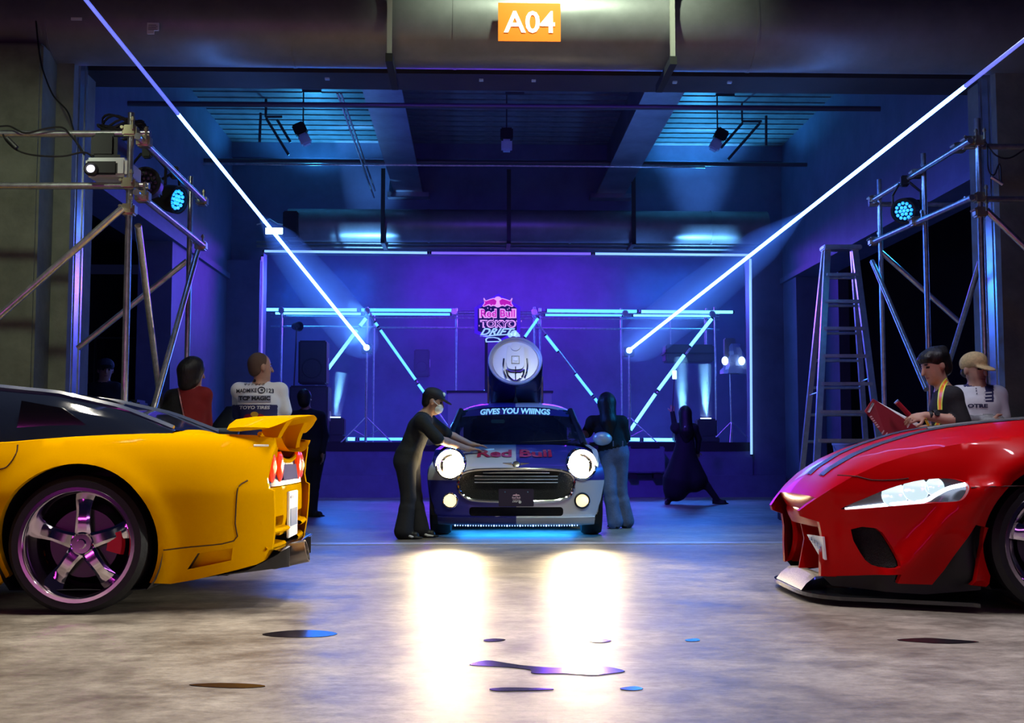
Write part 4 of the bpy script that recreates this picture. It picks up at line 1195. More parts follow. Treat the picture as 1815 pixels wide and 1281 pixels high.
# panel gaps
GAP = mat('panel_gap', (.06, .02, .0), .7)
def gap(pts, nm='panel_gap', fm=None, r=.0035, m=GAP, parent=None):
    z = MB(); z.path([Vector((fm or ymap)(*p)) + Vector((0, -.001, 0)) for p in pts], r, 5); z.build(nm, m, parent or car)
gap([yp(x, y) for x, y in smooth_poly([(283, 977), (330, 972), (405, 962), (409, 930), (414, 880), (418, 862), (432, 852)], 3)])
gap([yp(x, y) for x, y in smooth_poly([(-5, 832), (10, 828), (20, 815), (25, 800), (24, 788)], 3)])
z = MB(); z.path([Vector(ymap(*yp(px_, 789))) for px_ in (438, 446, 454, 462)], .007, 6); z.build('side_marker', mat('marker_white', (.9, .85, .7), .3), car)
# upper deck from shoulder to shoulder
tx = [p[0] for p in top][::-1]; tz = [p[1] for p in top][::-1]
def ytop(x): return lerpf(x, tx, tz)
rows = []
for x in np.linspace(-5.45, yp(482, 770)[0], 60):
    z_ = ytop(x); i0 = y_inset(x, z_)
    row = []
    for s_ in np.linspace(-1, 1, 25):
        yy = (YW / 2 - i0) * s_
        dip = 0
        if x > -1.75:
            dip = -.085 * (1 - abs(s_) ** 3) * min(1, (x + 1.75) / .4)
        row.append((x, YD + YW / 2 + yy, z_ + .035 * (1 - s_ * s_) * (1 if x < -1.75 else .3) + dip))
    rows.append(row)
z = MB(); z.grid(rows); z.build('upper_deck', YEL, car)
# cabin: dark glass fastback
def cab(x):   # roof height and half width along the car
    zr = lerpf(x, [-4.35, -3.95, -3.3, -2.85, -2.45, -2.1, -1.80], [.80, .98, 1.19, 1.20, 1.155, 1.07, .945])
    hw = lerpf(x, [-4.35, -3.3, -2.6, -1.8], [.66, .54, .54, .60])
    return zr, hw
rows = []; 
for x in np.linspace(-4.35, -1.80, 40):
    zr, hw = cab(x); zb_ = ytop(x)
    rows.append([(x, YD + YW / 2 + k * w_, zb_ + (zr - zb_) * hgt) for k, w_, hgt in ((-1, .70, 0), (-1, .69, .12), (-1, (hw + .69) / 2 + .02, .55), (-1, hw + .02, .88), (-1, hw - .06, .97), (-1, hw * .5, 1.0), (1, 0, 1.01), (1, hw * .5, 1.0), (1, hw - .06, .97), (1, hw + .02, .88), (1, (hw + .69) / 2 + .02, .55), (1, .69, .12), (1, .70, 0))])
z = MB(); z.grid(rows); z.build('cabin_glass', mat('tinted_glass', (.010, .014, .03), .06, spec=.9), car)
for s_ in (-1, 1):
    z = MB()
    pts = []
    for x in np.linspace(-3.3, -1.82, 20):
        zr, hw = cab(x); zb_ = ytop(x); pts.append((x, YD + YW / 2 + s_ * (hw - .015), zb_ + (zr - zb_) * .945))
    z.path(pts, .022, 6)
    z.build('roof_rail', mat('dark_blue_trim', (.04, .06, .14), .25, coat=1), car)
z = MB(); z.prism([Vector((x, YD + .21, z_)) for x, z_ in ((-2.62, .94), (-2.22, .945), (-2.38, 1.06), (-2.6, 1.1))], (0, .004, 0)); z.build('quarter_window', GLASS_D, car)
# wheels
RIM = mat('rim_magenta_cast', (.78, .70, .80), .1, 1)  # chrome, with the magenta light it reflects put into its tint
wheel(car, (wc[0], YD + .135, wc[1]), -1, RT, .25, .288, 5, .10, RIM, caliper=.02)
wheel(car, (wc[0], YB_ - .135, wc[1]), 1, RT, .25, .288, 5, .10, RIM)
wheel(car, (FWX, YD + .135, wc[1]), -1, RT, .23, .288, 5, .06, RIM)
wheel(car, (FWX, YB_ - .135, wc[1]), 1, RT, .23, .288, 5, .06, RIM)
# wheel housings and floor
for cx_ in (wc[0], FWX):
    z = MB(); z.lathe((cx_, YD + .06, wc[1] + .01), (0, 1, 0), [(.43, 0), (.43, .36), (.02, .36)], 40); z.v = [(x, y, max(z_, .12)) for x, y, z_ in z.v]; z.build('wheel_housing', BLACKM, car)
    z = MB(); z.lathe((cx_, YB_ - .06, wc[1] + .01), (0, -1, 0), [(.43, 0), (.43, .36), (.02, .36)], 40); z.v = [(x, y, max(z_, .12)) for x, y, z_ in z.v]; z.build('wheel_housing', BLACKM, car)
z = MB(); z.box((-5.2, YD + .45, .15), (XREAR - .25, YB_ - .45, .3)); z.build('underbody', BLACKM, car)
# rear face
yc = YD + YW / 2
def rx_(y, z):
    s_ = abs(y - yc) / (YW / 2)
    return XREAR + .03 - .10 * s_ ** 4 - (.06 * max(0, (.45 - z) / .25)) - .04 * max(0, (z - .60) / .3)
def rmap(y, z): return (rx_(y, z), y, z)
def hwz(z): return YW / 2 - y_inset(XREAR - .02, z)
hw = hwz(.62)
zlo, zhi = .24, .635
slots = []
v, f = cdt([(yc - hwz(.24), zlo), (yc - .3, zlo + .12), (yc + .3, zlo + .12), (yc + hwz(.24), zlo), (yc + hwz(.45), .45), (yc + hw, zhi), (yc - hw, zhi), (yc - hwz(.45), .45)],
           [rrect(yc - .66, .325, yc - .28, .38, .015), rrect(yc - .66, .42, yc - .28, .475, .015), rrect(yc + .28, .325, yc + .66, .38, .015), rrect(yc + .28, .42, yc + .66, .475, .015)], .04, rmap, (-.06, 0, 0))
z = MB(); z.add(v, f); z.build('rear_bumper', YEL, car, smooth=50)
for s_ in (-1, 1):
    for zz in (.352, .447):
        z = MB(); z.box((XREAR - .13, yc + s_ * .47 - .19, zz - .028), (XREAR - .05, yc + s_ * .47 + .19, zz + .028)); z.build('bumper_slot', BLACK, car)
    for zz in (.40, .315):
        rows = [[(rx_(yc + s_ * y_, zz) + dx, yc + s_ * y_, zz + dz_) for dx, dz_ in ((-.02, -.02), (.035, -.012), (.045, 0), (.035, .012), (-.02, .02))] for y_ in np.linspace(.24, .68, 8)]
        z = MB(); z.grid(rows); z.build('bumper_slat', YEL, car)
z = MB(); z.box((XREAR + .03, yc - .17, .335), (XREAR + .045, yc + .17, .60), bev=.004); pl = z.build('number_plate', mat('plate_white', (.9, .9, .88), .4), car)
z = MB(); z.box((XREAR + .046, yc - .14, .56), (XREAR + .048, yc - .02, .575)); z.box((XREAR + .046, yc - .13, .40), (XREAR + .048, yc + .13, .50)); z.build('plate_print', mat('plate_ink', (.10, .16, .35), .5), pl)
# tail panel: dark lens band with round lamps, fins rising at both ends
def tz_(y):
    s_ = abs(y - yc) / hw
    return .775 + .15 * s_ ** 2.2
hwt = hwz(.90)
tp = [(yc - hw, .64), (yc + hw, .64), (yc + hwz(.75), .75)] + [(yc + hwt * s_, tz_(yc + hw * s_)) for s_ in np.linspace(1, -1, 25)] + [(yc - hwz(.75), .75)]
v, f = cdt(tp, [], .04, rmap)
z = MB(); z.add(v, f); tp_o = z.build('tail_panel', mat('tail_dark_blue', (.012, .012, .06), .35, spec=.03), car)
z = MB(); z.path([Vector(rmap(yc + hwt * s_, tz_(yc + hw * s_))) for s_ in np.linspace(-1, 1, 31)], .013, 8); z.build('tail_trim', YEL, car)
LR = mat('tail_lens_red', (.75, .03, .01), .15, emit=(1, .06, .0), estr=.55)
LI = mat('tail_lens_glow', (.9, .3, .1), .2, emit=(1, .5, .25), estr=1.4)
for s_ in (-1, 1):
    for k, dd in enumerate((.55, .36)):
        y_ = yc + s_ * dd; z_ = .745
        z = MB(); z.lathe(Vector(rmap(y_, z_)), (1, 0, 0), [(.085, -.005), (.085, .012), (.07, .02), (.05, .024), (0, .026)], 28); lo = z.build('tail_lamp', LR, tp_o)
        z = MB(); z.ball(Vector(rmap(y_, z_)) + Vector((.022, 0, .0)), (.012, .03, .035), 0, 14, 8); z.build('lamp_bulb', LI, lo) if k == 0 else None
z = MB(); rows = [[Vector(rmap(y_, z_)) + Vector((.008, 0, 0)) for y_ in np.linspace(yc - .28, yc + .28, 13)] for z_ in (.665, .70, .73, .755)]; z.grid(rows); z.build('centre_reflector', mat('smoked_reflector', (.22, .18, .28), .5, 0, spec=.0), tp_o)
# wing
rows = []
for s_ in np.linspace(-1, 1, 33):
    y_ = yc + .74 * s_
    e = abs(s_) ** 2.2
    xle = -1.56 + .06 * e; xte = -1.14 - .14 * e
    zl = lerpf(abs(s_), [0, .6, 1], [1.0, .985, .945]); zt_ = lerpf(abs(s_), [0, .6, 1], [1.045, 1.02, .955])
    th = .030 * (1 - .6 * abs(s_) ** 4)
    row = []
    for u_, w_ in ((0, 0), (.08, .75), (.3, 1), (.6, .7), (.9, .25), (1, .0), (.97, -.25), (.6, -.6), (.3, -.9), (.08, -.7)):
        row.append((xle + (xte - xle) * u_, y_, zl + (zt_ - zl) * (u_ ** 1.4) + th * w_))
    rows.append(row)
z = MB(); z.grid(rows, 0, True); z.add(rows[0], [tuple(range(10))]); z.add(rows[-1], [tuple(range(10))]); z.build('rear_wing', YEL, car)
for s_ in (-1, 1):
    rows = []
    for h_ in np.linspace(0, 1, 7):
        zz = .80 + .21 * h_; w_ = .11 - .03 * math.sin(h_ * PI)
        xo = -1.36 + .07 * h_
        rows.append([(xo + w_ * dx, yc + s_ * (.34 + .10 * (1 - h_)) + dy, zz) for dx, dy in ((-.8, 0), (-.4, .03), (.5, .03), (.7, 0), (.5, -.03), (-.4, -.03))])
    z = MB(); z.grid(rows, 0, True); z.build('wing_pylon', YEL, car)
# diffuser and exhaust
rows = []
for y_ in np.linspace(yc - .66, yc + .66, 13):
    rows.append([(XREAR - .35, y_, .16), (XREAR - .1, y_, .20), (XREAR + .06, y_, .285), (XREAR + .075, y_, .30), (XREAR + .04, y_, .31), (XREAR - .1, y_, .28)])
z = MB(); z.grid(rows); z.build('diffuser', mat('carbon_black', (.02, .02, .022), .2, coat=1), car)
for y_ in (yc - .45, yc - .15, yc + .15, yc + .45):
    z = MB(); z.prism([(XREAR - .3, y_, .15), (XREAR + .09, y_, .20), (XREAR + .09, y_, .30), (XREAR - .1, y_, .29)], (0, .012, 0)); z.build('diffuser_fin', mat('fin_grey', (.10, .10, .10), .3, .5), car)
ex = P(540, 985, 6.75)
z = MB(); z.lathe((ex.x - .26, 6.75, ex.z - .04), (.97, 0, .22), [(.04, 0), (.055, .08), (.062, .10), (.064, .30), (.056, .30), (.052, .12), (0, .12)], 28); z.build('exhaust_tip', mat('burnt_steel', (.30, .26, .24), .28, .9), car)
z = MB(); z.tube((ex.x - .8, 6.75, .2), (ex.x - .25, 6.75, ex.z - .04), .045); z.build('exhaust_pipe', DCHROME, car)

# the car stands slightly turned: its far side a little further left
_pv = Vector((wc[0], YD, 0))
car.matrix_basis = Matrix.Translation(_pv) @ Matrix.Rotation(math.radians(2.2), 4, 'Z') @ Matrix.Translation(-_pv) @ car.matrix_basis
# ------------------------------------------------------------------ red sports car (nose to the left)
RD = 6.1; RWD = 1.86
def rp(px, py):
    p = P(px, py, RD); return (p.x, p.z)
rcar = thing('sports_car', 'red low sports car with a black splitter, its nose pointing left', 'car', (rp(1885, 960)[0], RD + .93, 0))
rc = (rp(1885, 958)[0], wc[1])
XN = P(1412, 910, 7.0).x      # nose
rcy = RD + RWD / 2
def r_inset(x, z):
    b = lerpf(z, [.10, .25, .45, .62, .70, .78, .86, .93, .97], [.05, .03, .02, .0, .008, .035, .08, .15, .23])
    d = (XN + 1.05) - x
    if d > 0:
        b += .46 * (d / 1.05) ** 2.4
    r = math.hypot(x - rc[0], z - rc[1])
    b -= .045 * math.exp(-((r - .47) / .07) ** 2) * (1 if z > .15 else 0)
    # the sharp flare ridge sweeping down from the lamp's outer end
    rx0 = rp(1722, 862); rx1 = rp(1596, 1034)
    tt = max(0, min(1, (rx0[1] - z) / (rx0[1] - rx1[1])))
    xr = rx0[0] + (rx1[0] - rx0[0]) * tt
    dd = x - xr
    if z < rx0[1] + .02:
        if dd > 0: b -= .05 * math.exp(-(dd / .16) ** 2)
        else: b -= .05 * math.exp(-(dd / .035) ** 2)
    if x > rc[0] + 2.9:
        b += .2 * ((x - rc[0] - 2.9) / .5) ** 2
    return b
# the traced front quarter lies nearer the car's middle towards the nose: unproject each traced point on the surface it belongs to
def rs(px, py):
    x, z_ = rp(px, py)
    for _ in range(8):
        D = RD + r_inset(x, z_)
        p = P(px, py, D); x, z_ = p.x, p.z
    return (x, z_)
def rmapR(x, z): return (x, RD + r_inset(x, z), z)
archr = [(rc[0] + .40 * math.cos(a_), rc[1] + .01 + .40 * math.sin(a_)) for a_ in np.linspace(math.radians(205), math.radians(-25), 40)]
rtop = [rs(1432, 893), rs(1470, 868), rs(1510, 845), rs(1560, 822), rs(1610, 806), rs(1680, 790), rs(1750, 778), rs(1815, 770)]
rtop_out = [(3.0, .945), (3.6, .96), (4.4, .97), (5.2, .99), (5.75, .99), (5.95, .90)]
RW2 = rc[0] + 2.47
archr2 = [(RW2 + .40 * math.cos(a_), rc[1] + .01 + .40 * math.sin(a_)) for a_ in np.linspace(math.radians(205), math.radians(-25), 26)]
nose = [rs(1455, 1021), rs(1455, 985), rs(1457, 950), rs(1452, 925), rs(1420, 915), rs(1416, 905)]
low = [rs(1748, 1040), rs(1722, 1037), rs(1737, 985), rs(1752, 935), rs(1730, 930), rs(1702, 970), rs(1672, 1012), rs(1652, 1036), rs(1592, 1034), rs(1598, 1018)]
outr = nose + rtop + rtop_out + [(5.95, .5), (5.85, .25), (RW2 + .45, .16)] + [p for p in archr2[::-1] if p[1] > .15] + [(RW2 - .45, .13), (rc[0] + .45, .13)] + [p for p in archr[::-1] if p[1] > .14] + low
HLP = smooth_poly([(1490, 902), (1530, 884), (1575, 866), (1620, 853), (1660, 848), (1695, 849), (1714, 856), (1718, 868), (1708, 884), (1690, 889), (1640, 892), (1580, 897), (1530, 901)], 3, True)
hl = [rs(*p) for p in HLP]
INT = smooth_poly([(1508, 938), (1553, 936), (1572, 955), (1590, 985), (1597, 1004), (1580, 1008), (1545, 1001), (1525, 980)], 2, True)
itk = [rs(*p) for p in INT]
v, f = cdt(outr, [hl, itk], .03, rmapR, (0, .05, 0))
z = MB(); z.add(v, f); z.build('side_panel', RED, rcar, smooth=45)
z = MB(); z.add([(p.x, 2 * rcy - p.y, p.z) for p in v], [tuple(reversed(q_)) for q_ in f]); z.build('side_panel', RED, rcar, smooth=45)
for far in (0, 1):
    def FM(x, z_, off=0.0, far=far):
        y_ = RD + r_inset(x, z_) + off
        return (x, 2 * rcy - y_ if far else y_, z_)
    sub = thing  # noqa
    v, f = cdt(hl, [], .03, lambda x, z_: FM(x, z_, .055)); z = MB(); z.add(v, f); hb = z.build('headlamp', mat('lamp_bowl', (.10, .11, .13), .25, .6), rcar)
    v, f = cdt(hl, [], .03, lambda x, z_: FM(x, z_, .004)); z = MB(); z.add(v, f); z.build('lens_cover', mat('clear_lens', (1, 1, 1), .02, trans=1, ior=1.15, spec=.3), hb)
    dr = [rs(*p) for p in smooth_poly([(1500, 901.5), (1560, 896), (1620, 890.5), (1645, 887), (1662, 877), (1685, 865), (1714, 858)], 4)]
    z = MB(); z.path([Vector(FM(x, z_, .028)) for x, z_ in dr], [.004 + .006 * min(1, k / 6) for k in range(len(dr))], 6); z.build('daytime_light', mat('drl_white', (1, 1, 1), .3, emit=(.75, .85, 1), estr=5), hb)
    for px, py, rw in ((1590, 878, 22), (1628, 868, 22), (1662, 863, 16)):
        x, z_ = rs(px, py); c_ = Vector(FM(x, z_, .045)); r_ = rw / 344
        z = MB(); z.lathe(c_, (-.35, (1 if far else -1), .08), [(r_ * 1.05, .0), (r_, .015), (r_ * .7, .004), (0, -.004)], 22); z.build('reflector', mat('lamp_reflector', (.9, .93, 1), .18, 1, emit=(.6, .78, .85), estr=1.1), hb)
    x, z_ = rs(1500, 890); c_ = Vector(FM(x, z_, -.02))
    lamp('SPOT', 'red_car_headlight_beam', c_ + Vector((-.06, 0, 0)), 170, (.95, .97, .85), c_ + Vector((-3, 0, -.22)), spot=40, blend=.8, radius=.05)
    v, f = cdt(itk, [], .03, lambda x, z_: FM(x, z_, .07)); z = MB(); z.add(v, f); z.build('side_intake_mesh', mat('mesh_black', (.008, .008, .009), .6, bump=1, bscale=150), rcar)
gap([rs(x, y) for x, y in ((1721, 864), (1760, 862), (1815, 861), (1900, 860))], 'panel_gap', rmapR, .003, mat('gap_dark', (.03, .0, .0), .7), rcar)
gap([rs(x, y) for x, y in smooth_poly([(1484, 842.5), (1520, 845), (1545, 851), (1585, 851), (1610, 848)], 2)], 'panel_gap', lambda x, z_: Vector(rmapR(x, z_)) + Vector((0, -.001, .002)), .003, mat('gap_dark'), rcar)
# hood: from shoulder to shoulder with a raised middle and two long dark grooves
rtx = [p[0] for p in rtop] + [p[0] for p in rtop_out]; rtz = [p[1] for p in rtop] + [p[1] for p in rtop_out]
def rtopz(x): return lerpf(x, rtx, rtz)
rows = []; mats_ = []
SS = np.linspace(-1, 1, 41)
XH = np.concatenate([[XN + .006, XN + .03], np.linspace(XN + .07, 4.0, 50)])
for x in XH:
    z_ = rtopz(x); i0 = r_inset(x, z_)
    bul = lerpf(x, [XN, XN + .15, XN + .7, XN + 1.2, 4], [.01, .035, .075, .075, .06])
    row = []
    for s_ in SS:
        zz = z_ + bul * (1 - abs(s_) ** 3)
        row.append((x, rcy + (RWD / 2 - i0) * s_, zz))
    rows.append(row)
z = MB(); z.grid(rows); z.build('hood', RED, rcar)
for s_ in (-1, 1):
    g = []
    for i, x in enumerate(XH[3:40]):
        r_ = rows[i + 3]
        k0 = 20 + s_ * 3; k1 = 20 + s_ * 7
        a = Vector(r_[k0]); b = Vector(r_[k1])
        g.append([a + Vector((0, 0, .004)), (a + b) / 2 + Vector((0, 0, .010)), b + Vector((0, 0, .004))])
    z = MB(); z.grid(g); z.build('hood_vent', mat('carbon_weave', (.03, .025, .022), .35, bump=.8, bscale=200), rcar)
capr = []
for k in range(41):
    p0 = Vector(rows[0][k]); s_ = SS[k]; yy = rcy + s_ * (RWD / 2 - r_inset(XN + .05, .5))
    q_ = Vector((XN + .02 * s_ ** 2 + .05 * s_ ** 4 + .002, p0.y, rs(1405, 907)[1] + .012))
    capr.append([p0, p0.lerp(q_, .5) + Vector((-.012, 0, .004)), q_])
z = MB(); z.grid(capr); z.build('nose_cap', RED, rcar)
# black cowl line and windscreen behind the hood
z = MB()
z.path([(x, rcy - .12, rtopz(x) + .074) for x in np.linspace(2.42, 3.6, 12)], .016, 6)
z.build('cowl_strip', BLACK, rcar)
def rcab(x):
    return lerpf(x, [3.1, 3.5, 4.0, 4.6, 5.2, 5.7], [.98, 1.14, 1.27, 1.28, 1.2, 1.02]), lerpf(x, [3.1, 4.0, 5.0, 5.7], [.72, .6, .58, .55])
rows = []
for x in np.linspace(3.1, 5.7, 30):
    zr, hw_ = rcab(x); zb_ = .95
    rows.append([(x, rcy + k * w_, zb_ + (zr - zb_) * h_) for k, w_, h_ in ((-1, .76, 0), (-1, .74, .3), (-1, hw_ + .03, .85), (-1, hw_ - .06, .97), (1, 0, 1.02), (1, hw_ - .06, .97), (1, hw_ + .03, .85), (1, .74, .3), (1, .76, 0))])
z = MB(); z.grid(rows); z.build('cabin_glass', mat('tinted_glass'), rcar)
rows = []
for x in np.linspace(3.9, 5.95, 20):
    i0 = r_inset(x, rtopz(x)); rows.append([(x, rcy + (RWD / 2 - i0) * s_, rtopz(x) + .06 * (1 - abs(s_) ** 3)) for s_ in np.linspace(-1, 1, 13)])
z = MB(); z.grid(rows); z.build('rear_deck', RED, rcar)
rows = [[(5.95, rcy + y_, z_) for y_ in np.linspace(-.8, .8, 9)] for z_ in (.25, .5, .75, .95)]
z = MB(); z.grid(rows); z.build('rear_face', RED, rcar)
# front face: nose lip, tall grille mouth, corner struts
def nz(y):
    s_ = abs(y - rcy) / .47
    return XN + .02 * s_ ** 2 + .05 * s_ ** 4
hwn = RWD / 2 - r_inset(XN + .05, .5)
rows = []
zn = rs(1405, 907)[1]
for y_ in np.linspace(rcy - hwn, rcy + hwn, 25):
    x_ = nz(y_)
    rows.append([(x_ + .10, y_, zn + .07), (x_ + .04, y_, zn + .035), (x_ + .005, y_, zn + .008), (x_, y_, zn - .015), (x_ + .012, y_, zn - .05), (x_ + .03, y_, zn - .085), (x_ + .09, y_, zn - .10)])
z = MB(); z.grid(rows); z.build('nose_lip', RED, rcar)
zlow = rs(1456, 1021)[1]
for s_ in (-1, 1):
    rows = []
    for v_ in np.linspace(0, 1, 9):
        zz = zn - .05 - (zn - .05 - zlow) * v_
        pinch = .10 * math.sin(PI * v_)
        x_ = XN + .07 + .02 * math.sin(PI * v_) - .02 * v_
        y1 = rcy + s_ * (hwn * .97); y0_ = rcy + s_ * (hwn * .72 + .06 * (1 - math.sin(PI * v_)))
        rows.append([(x_ + .14, y0_, zz), (x_ + .02, y0_ + s_ * .01, zz), (x_, y0_ + s_ * .04, zz), (x_ + .01, y1 - s_ * .02, zz), (x_ + .05, y1, zz)])
    z = MB(); z.grid(rows); z.build('grille_strut', RED, rcar)
z = MB(); rows = [[(XN + .16, y_, z_) for y_ in np.linspace(rcy - hwn * .95, rcy + hwn * .95, 9)] for z_ in np.linspace(zlow, zn - .04, 5)]; z.grid(rows); z.build('grille_mesh', mat('mesh_black'), rcar)
# a flank of the grille mouth is red inside
z = MB(); z.prism([(XN + .03, rcy + .02, zn - .05), (XN + .15, rcy + .02, zn - .05), (XN + .15, rcy + .02, zlow), (XN + .02, rcy + .02, zlow), (XN + .055, rcy + .02, (zn + zlow) / 2)], (0, .02, 0)); z.build('grille_post', RED, rcar)
pc = P(1447, 968, 6.66)
z = MB(); z.prism([P(1430, 947, 6.8), P(1458, 951, 6.52), P(1462, 992, 6.52), P(1452, 985, 6.62)], (.012, .004, 0)); pl = z.build('number_plate', mat('plate_white'), rcar, smooth=0)
z = MB()
for k in range(4):
    a = P(1437 + k * 5, 953 + k * 5, 6.72 - k * .05) + Vector((-.004, 0, 0)); z.box((a.x, a.y - .03, a.z - .012), (a.x + .003, a.y + .02, a.z + .006))
z.build('plate_print', mat('plate_ink'), pl)
# splitter
CARB = mat('carbon_black')
sp = []
for s_ in np.linspace(-1, 1, 25):
    y_ = rcy + s_ * (hwn + .10)
    sp.append((P(1393, 1030, 7.0).x + .02 * s_ ** 2 + .14 * abs(s_) ** 5, y_))
side_n = [(XN + .35, rcy - RWD / 2 + .22), (XN + .7, RD + .06), (rp(1740, 1050)[0], RD + .02)]
outl_s = [(x, y) for x, y in sp] + [(x, 2 * rcy - y) for x, y in side_n] + [(x, y) for x, y in side_n[::-1]]
zs0 = P(1400, 1033, 7.0).z
z = MB(); z.prism([(x, y, zs0 - .03) for x, y in outl_s], (0, 0, .02)); z.build('splitter', CARB, rcar, smooth=0)
rows = []
for s_ in np.linspace(-.62, .62, 17):
    y_ = rcy + s_ * hwn; x_ = P(1393, 1030, 7.0).x + .03
    rows.append([(x_ - .01, y_, zs0 - .008), (x_ + .02, y_, zs0 + .03), (x_ + .07, y_, zs0 + .06 + .02 * (1 - abs(s_))), (x_ + .14, y_, zs0 + .07)])
z = MB(); z.grid(rows); z.build('splitter_lip', mat('sparkle_beige', (.55, .48, .36), .45, noise=.4, nscale=150), rcar)
# dark lower side behind the bumper, canard blade
low_dark = [rs(1460, 1020), rs(1598, 1016), rs(1592, 1034), rs(1655, 1036), rs(1735, 930), rs(1752, 935), rs(1748, 1048), rs(1650, 1056), rs(1480, 1040)]
v, f = cdt(low_dark, [], .04, lambda x, z_: (x, RD + r_inset(x, z_) + .07, z_)); z = MB(); z.add(v, f); z.build('lower_side', BLACK, rcar)
z = MB(); z.add([(p.x, 2 * rcy - p.y, p.z) for p in v], f); z.build('lower_side', BLACK, rcar)
wheel(rcar, (rc[0], RD + .13, rc[1]), -1, RT, .25, .288, 5, .05, RIM)
wheel(rcar, (rc[0], RD + RWD - .13, rc[1]), 1, RT, .25, .288, 5, .05, RIM)
wheel(rcar, (RW2, RD + .13, rc[1]), -1, RT, .25, .288, 5, .05, RIM)
wheel(rcar, (RW2, RD + RWD - .13, rc[1]), 1, RT, .25, .288, 5, .05, RIM)
for cx_ in (rc[0], RW2):
    for y0_, dr_ in ((RD + .06, 1), (RD + RWD - .06, -1)):
        z = MB(); z.lathe((cx_, y0_, rc[1] + .01), (0, dr_, 0), [(.43, 0), (.43, .36), (.02, .36)], 40); z.v = [(x, y, max(z_, .12)) for x, y, z_ in z.v]; z.build('wheel_housing', BLACKM, rcar)
z = MB(); z.box((XN + .3, RD + .45, .13), (5.8, RD + RWD - .45, .3)); z.build('underbody', BLACKM, rcar)

# ------------------------------------------------------------------ show car facing the lens
MD = 11.4
mcx = P(915, 900, MD).x
mk = 1 / (P(1015, 900, MD).x - P(915, 900, MD).x) * 100     # pixels per metre at the bumper
mini = thing('show_car', 'small two tone hatchback with lit headlights and a giant can on its roof', 'car', (mcx, MD + 1.9, 0))
SIL = mat('silver_paint', (.66, .66, .70), .35, .25, coat=.7)
NAVY = mat('navy_paint', (.035, .035, .30), .35, .1, coat=.7)
def mdep(x, z):
    ax = abs(x)
    d = .035 * (ax / .5) ** 2 + .16 * max(0, (ax - .45) / .42) ** 2.2
    if z > .58:
        s_ = (z - .58) / .325
        d += .12 * s_ + .93 * s_ ** 3 * (1 - .25 * (ax / .86) ** 4)
    if z < .22:
        d += .10 * ((.22 - z) / .1) ** 1.5
    return d
def mmap(x, z, off=0): return (mcx + x, MD + mdep(x, z) - off, z)
def mp(px, py):
    """traced pixel to the front surface of the car"""
    D = MD + .1
    for _ in range(12):
        p = P(px, py, D); x = p.x - mcx
        D = D + (MD + mdep(x, p.z) - D) * .6
    return (P(px, py, D).x - mcx, P(px, py, D).z)
half = [(0, .115), (.60, .115), (.70, .13), (.76, .19), (.825, .36), (.86, .52), (.865, .60), (.85, .68), (.815, .76), (.765, .825), (.70, .868), (.6, .89), (.3, .905), (0, .91)]
zsp = mp(790, 851)[1]
RHL = .145
HLC = (mp(799, 821)[0] * .5 - mp(1031, 824)[0] * .5, mp(799, 822)[1])      # mirrored lamp centre (x negative on the photo's left)
hx = -HLC[0]; hz = HLC[1]
gr = smooth_poly([(-.555, .505), (-.545, .59), (-.47, .635), (-.33, .655), (0, .66), (.33, .655), (.47, .635), (.545, .59), (.555, .505), (.52, .42), (.42, .365), (.2, .352), (0, .35), (-.2, .352), (-.42, .365), (-.52, .42)], 3, True)
lg = rrect(-.45, .215, .45, .30, .03)
fogx, fogz = .635, mp(797, 887)[1]
def clipx(poly, x0, keep):     # clip polygon by x
    out = []
    n = len(poly)
    for i in range(n):
        a = poly[i]; b = poly[(i + 1) % n]
        ina = (a[0] - x0) * keep >= -1e-9; inb = (b[0] - x0) * keep >= -1e-9
        if ina: out.append(a)
        if ina != inb:
            t_ = (x0 - a[0]) / (b[0] - a[0]); out.append((x0, a[1] + t_ * (b[1] - a[1])))
    return out
def clipz(poly, z0_, keep):
    return [(b, a) for a, b in clipx([(p[1], p[0]) for p in poly], z0_, keep)]
full = half + [(-x, z_) for x, z_ in half[::-1]]
holes = [gr, lg, circ(-hx, hz, RHL, 36), circ(hx, hz, RHL, 36), circ(-fogx, fogz, .07, 24), circ(fogx, fogz, .07, 24)]
for sx in (-1, 1):
    for up in (1, -1):
        reg = clipz(clipx(full, 0, sx), zsp, up)
        v, f = cdt(reg, holes, .022, mmap)
        # the triangles crossing a hole edge are avoided by cutting the holes into the fill
        m_ = SIL if (sx < 0) == (up > 0) else NAVY
        z = MB(); z.add(v, f); z.build('bonnet_half' if up > 0 else 'bumper_half', m_, mini, smooth=60)
def ringtube(mb, poly, r, off=0.0, mi=0, n=8):
    pts = [Vector(mmap(x, z_, off)) for x, z_ in poly]; pts.append(pts[0]); mb.path(pts, r, n, mi)
# grille
z = MB(); ringtube(z, gr, .017, .004); z.build('grille_ring', CHROME, mini)
v, f = cdt(gr, [], .05, lambda x, z_: mmap(x, z_, -.05)); z = MB(); z.add(v, f); z.build('grille_mesh', mat('mesh_black'), mini)
for zz in (.625, .595, .565, .535):
    wv = .40 if zz < .6 else .32
    z = MB(); z.path([Vector(mmap(x, zz, -.02)) for x in np.linspace(-wv, wv, 15)], .006, 6); z.build('grille_bar', CHROME, mini)
v, f = cdt(lg, [], .06, lambda x, z_: mmap(x, z_, -.04)); z = MB(); z.add(v, f); z.build('lower_grille', mat('mesh_black'), mini)
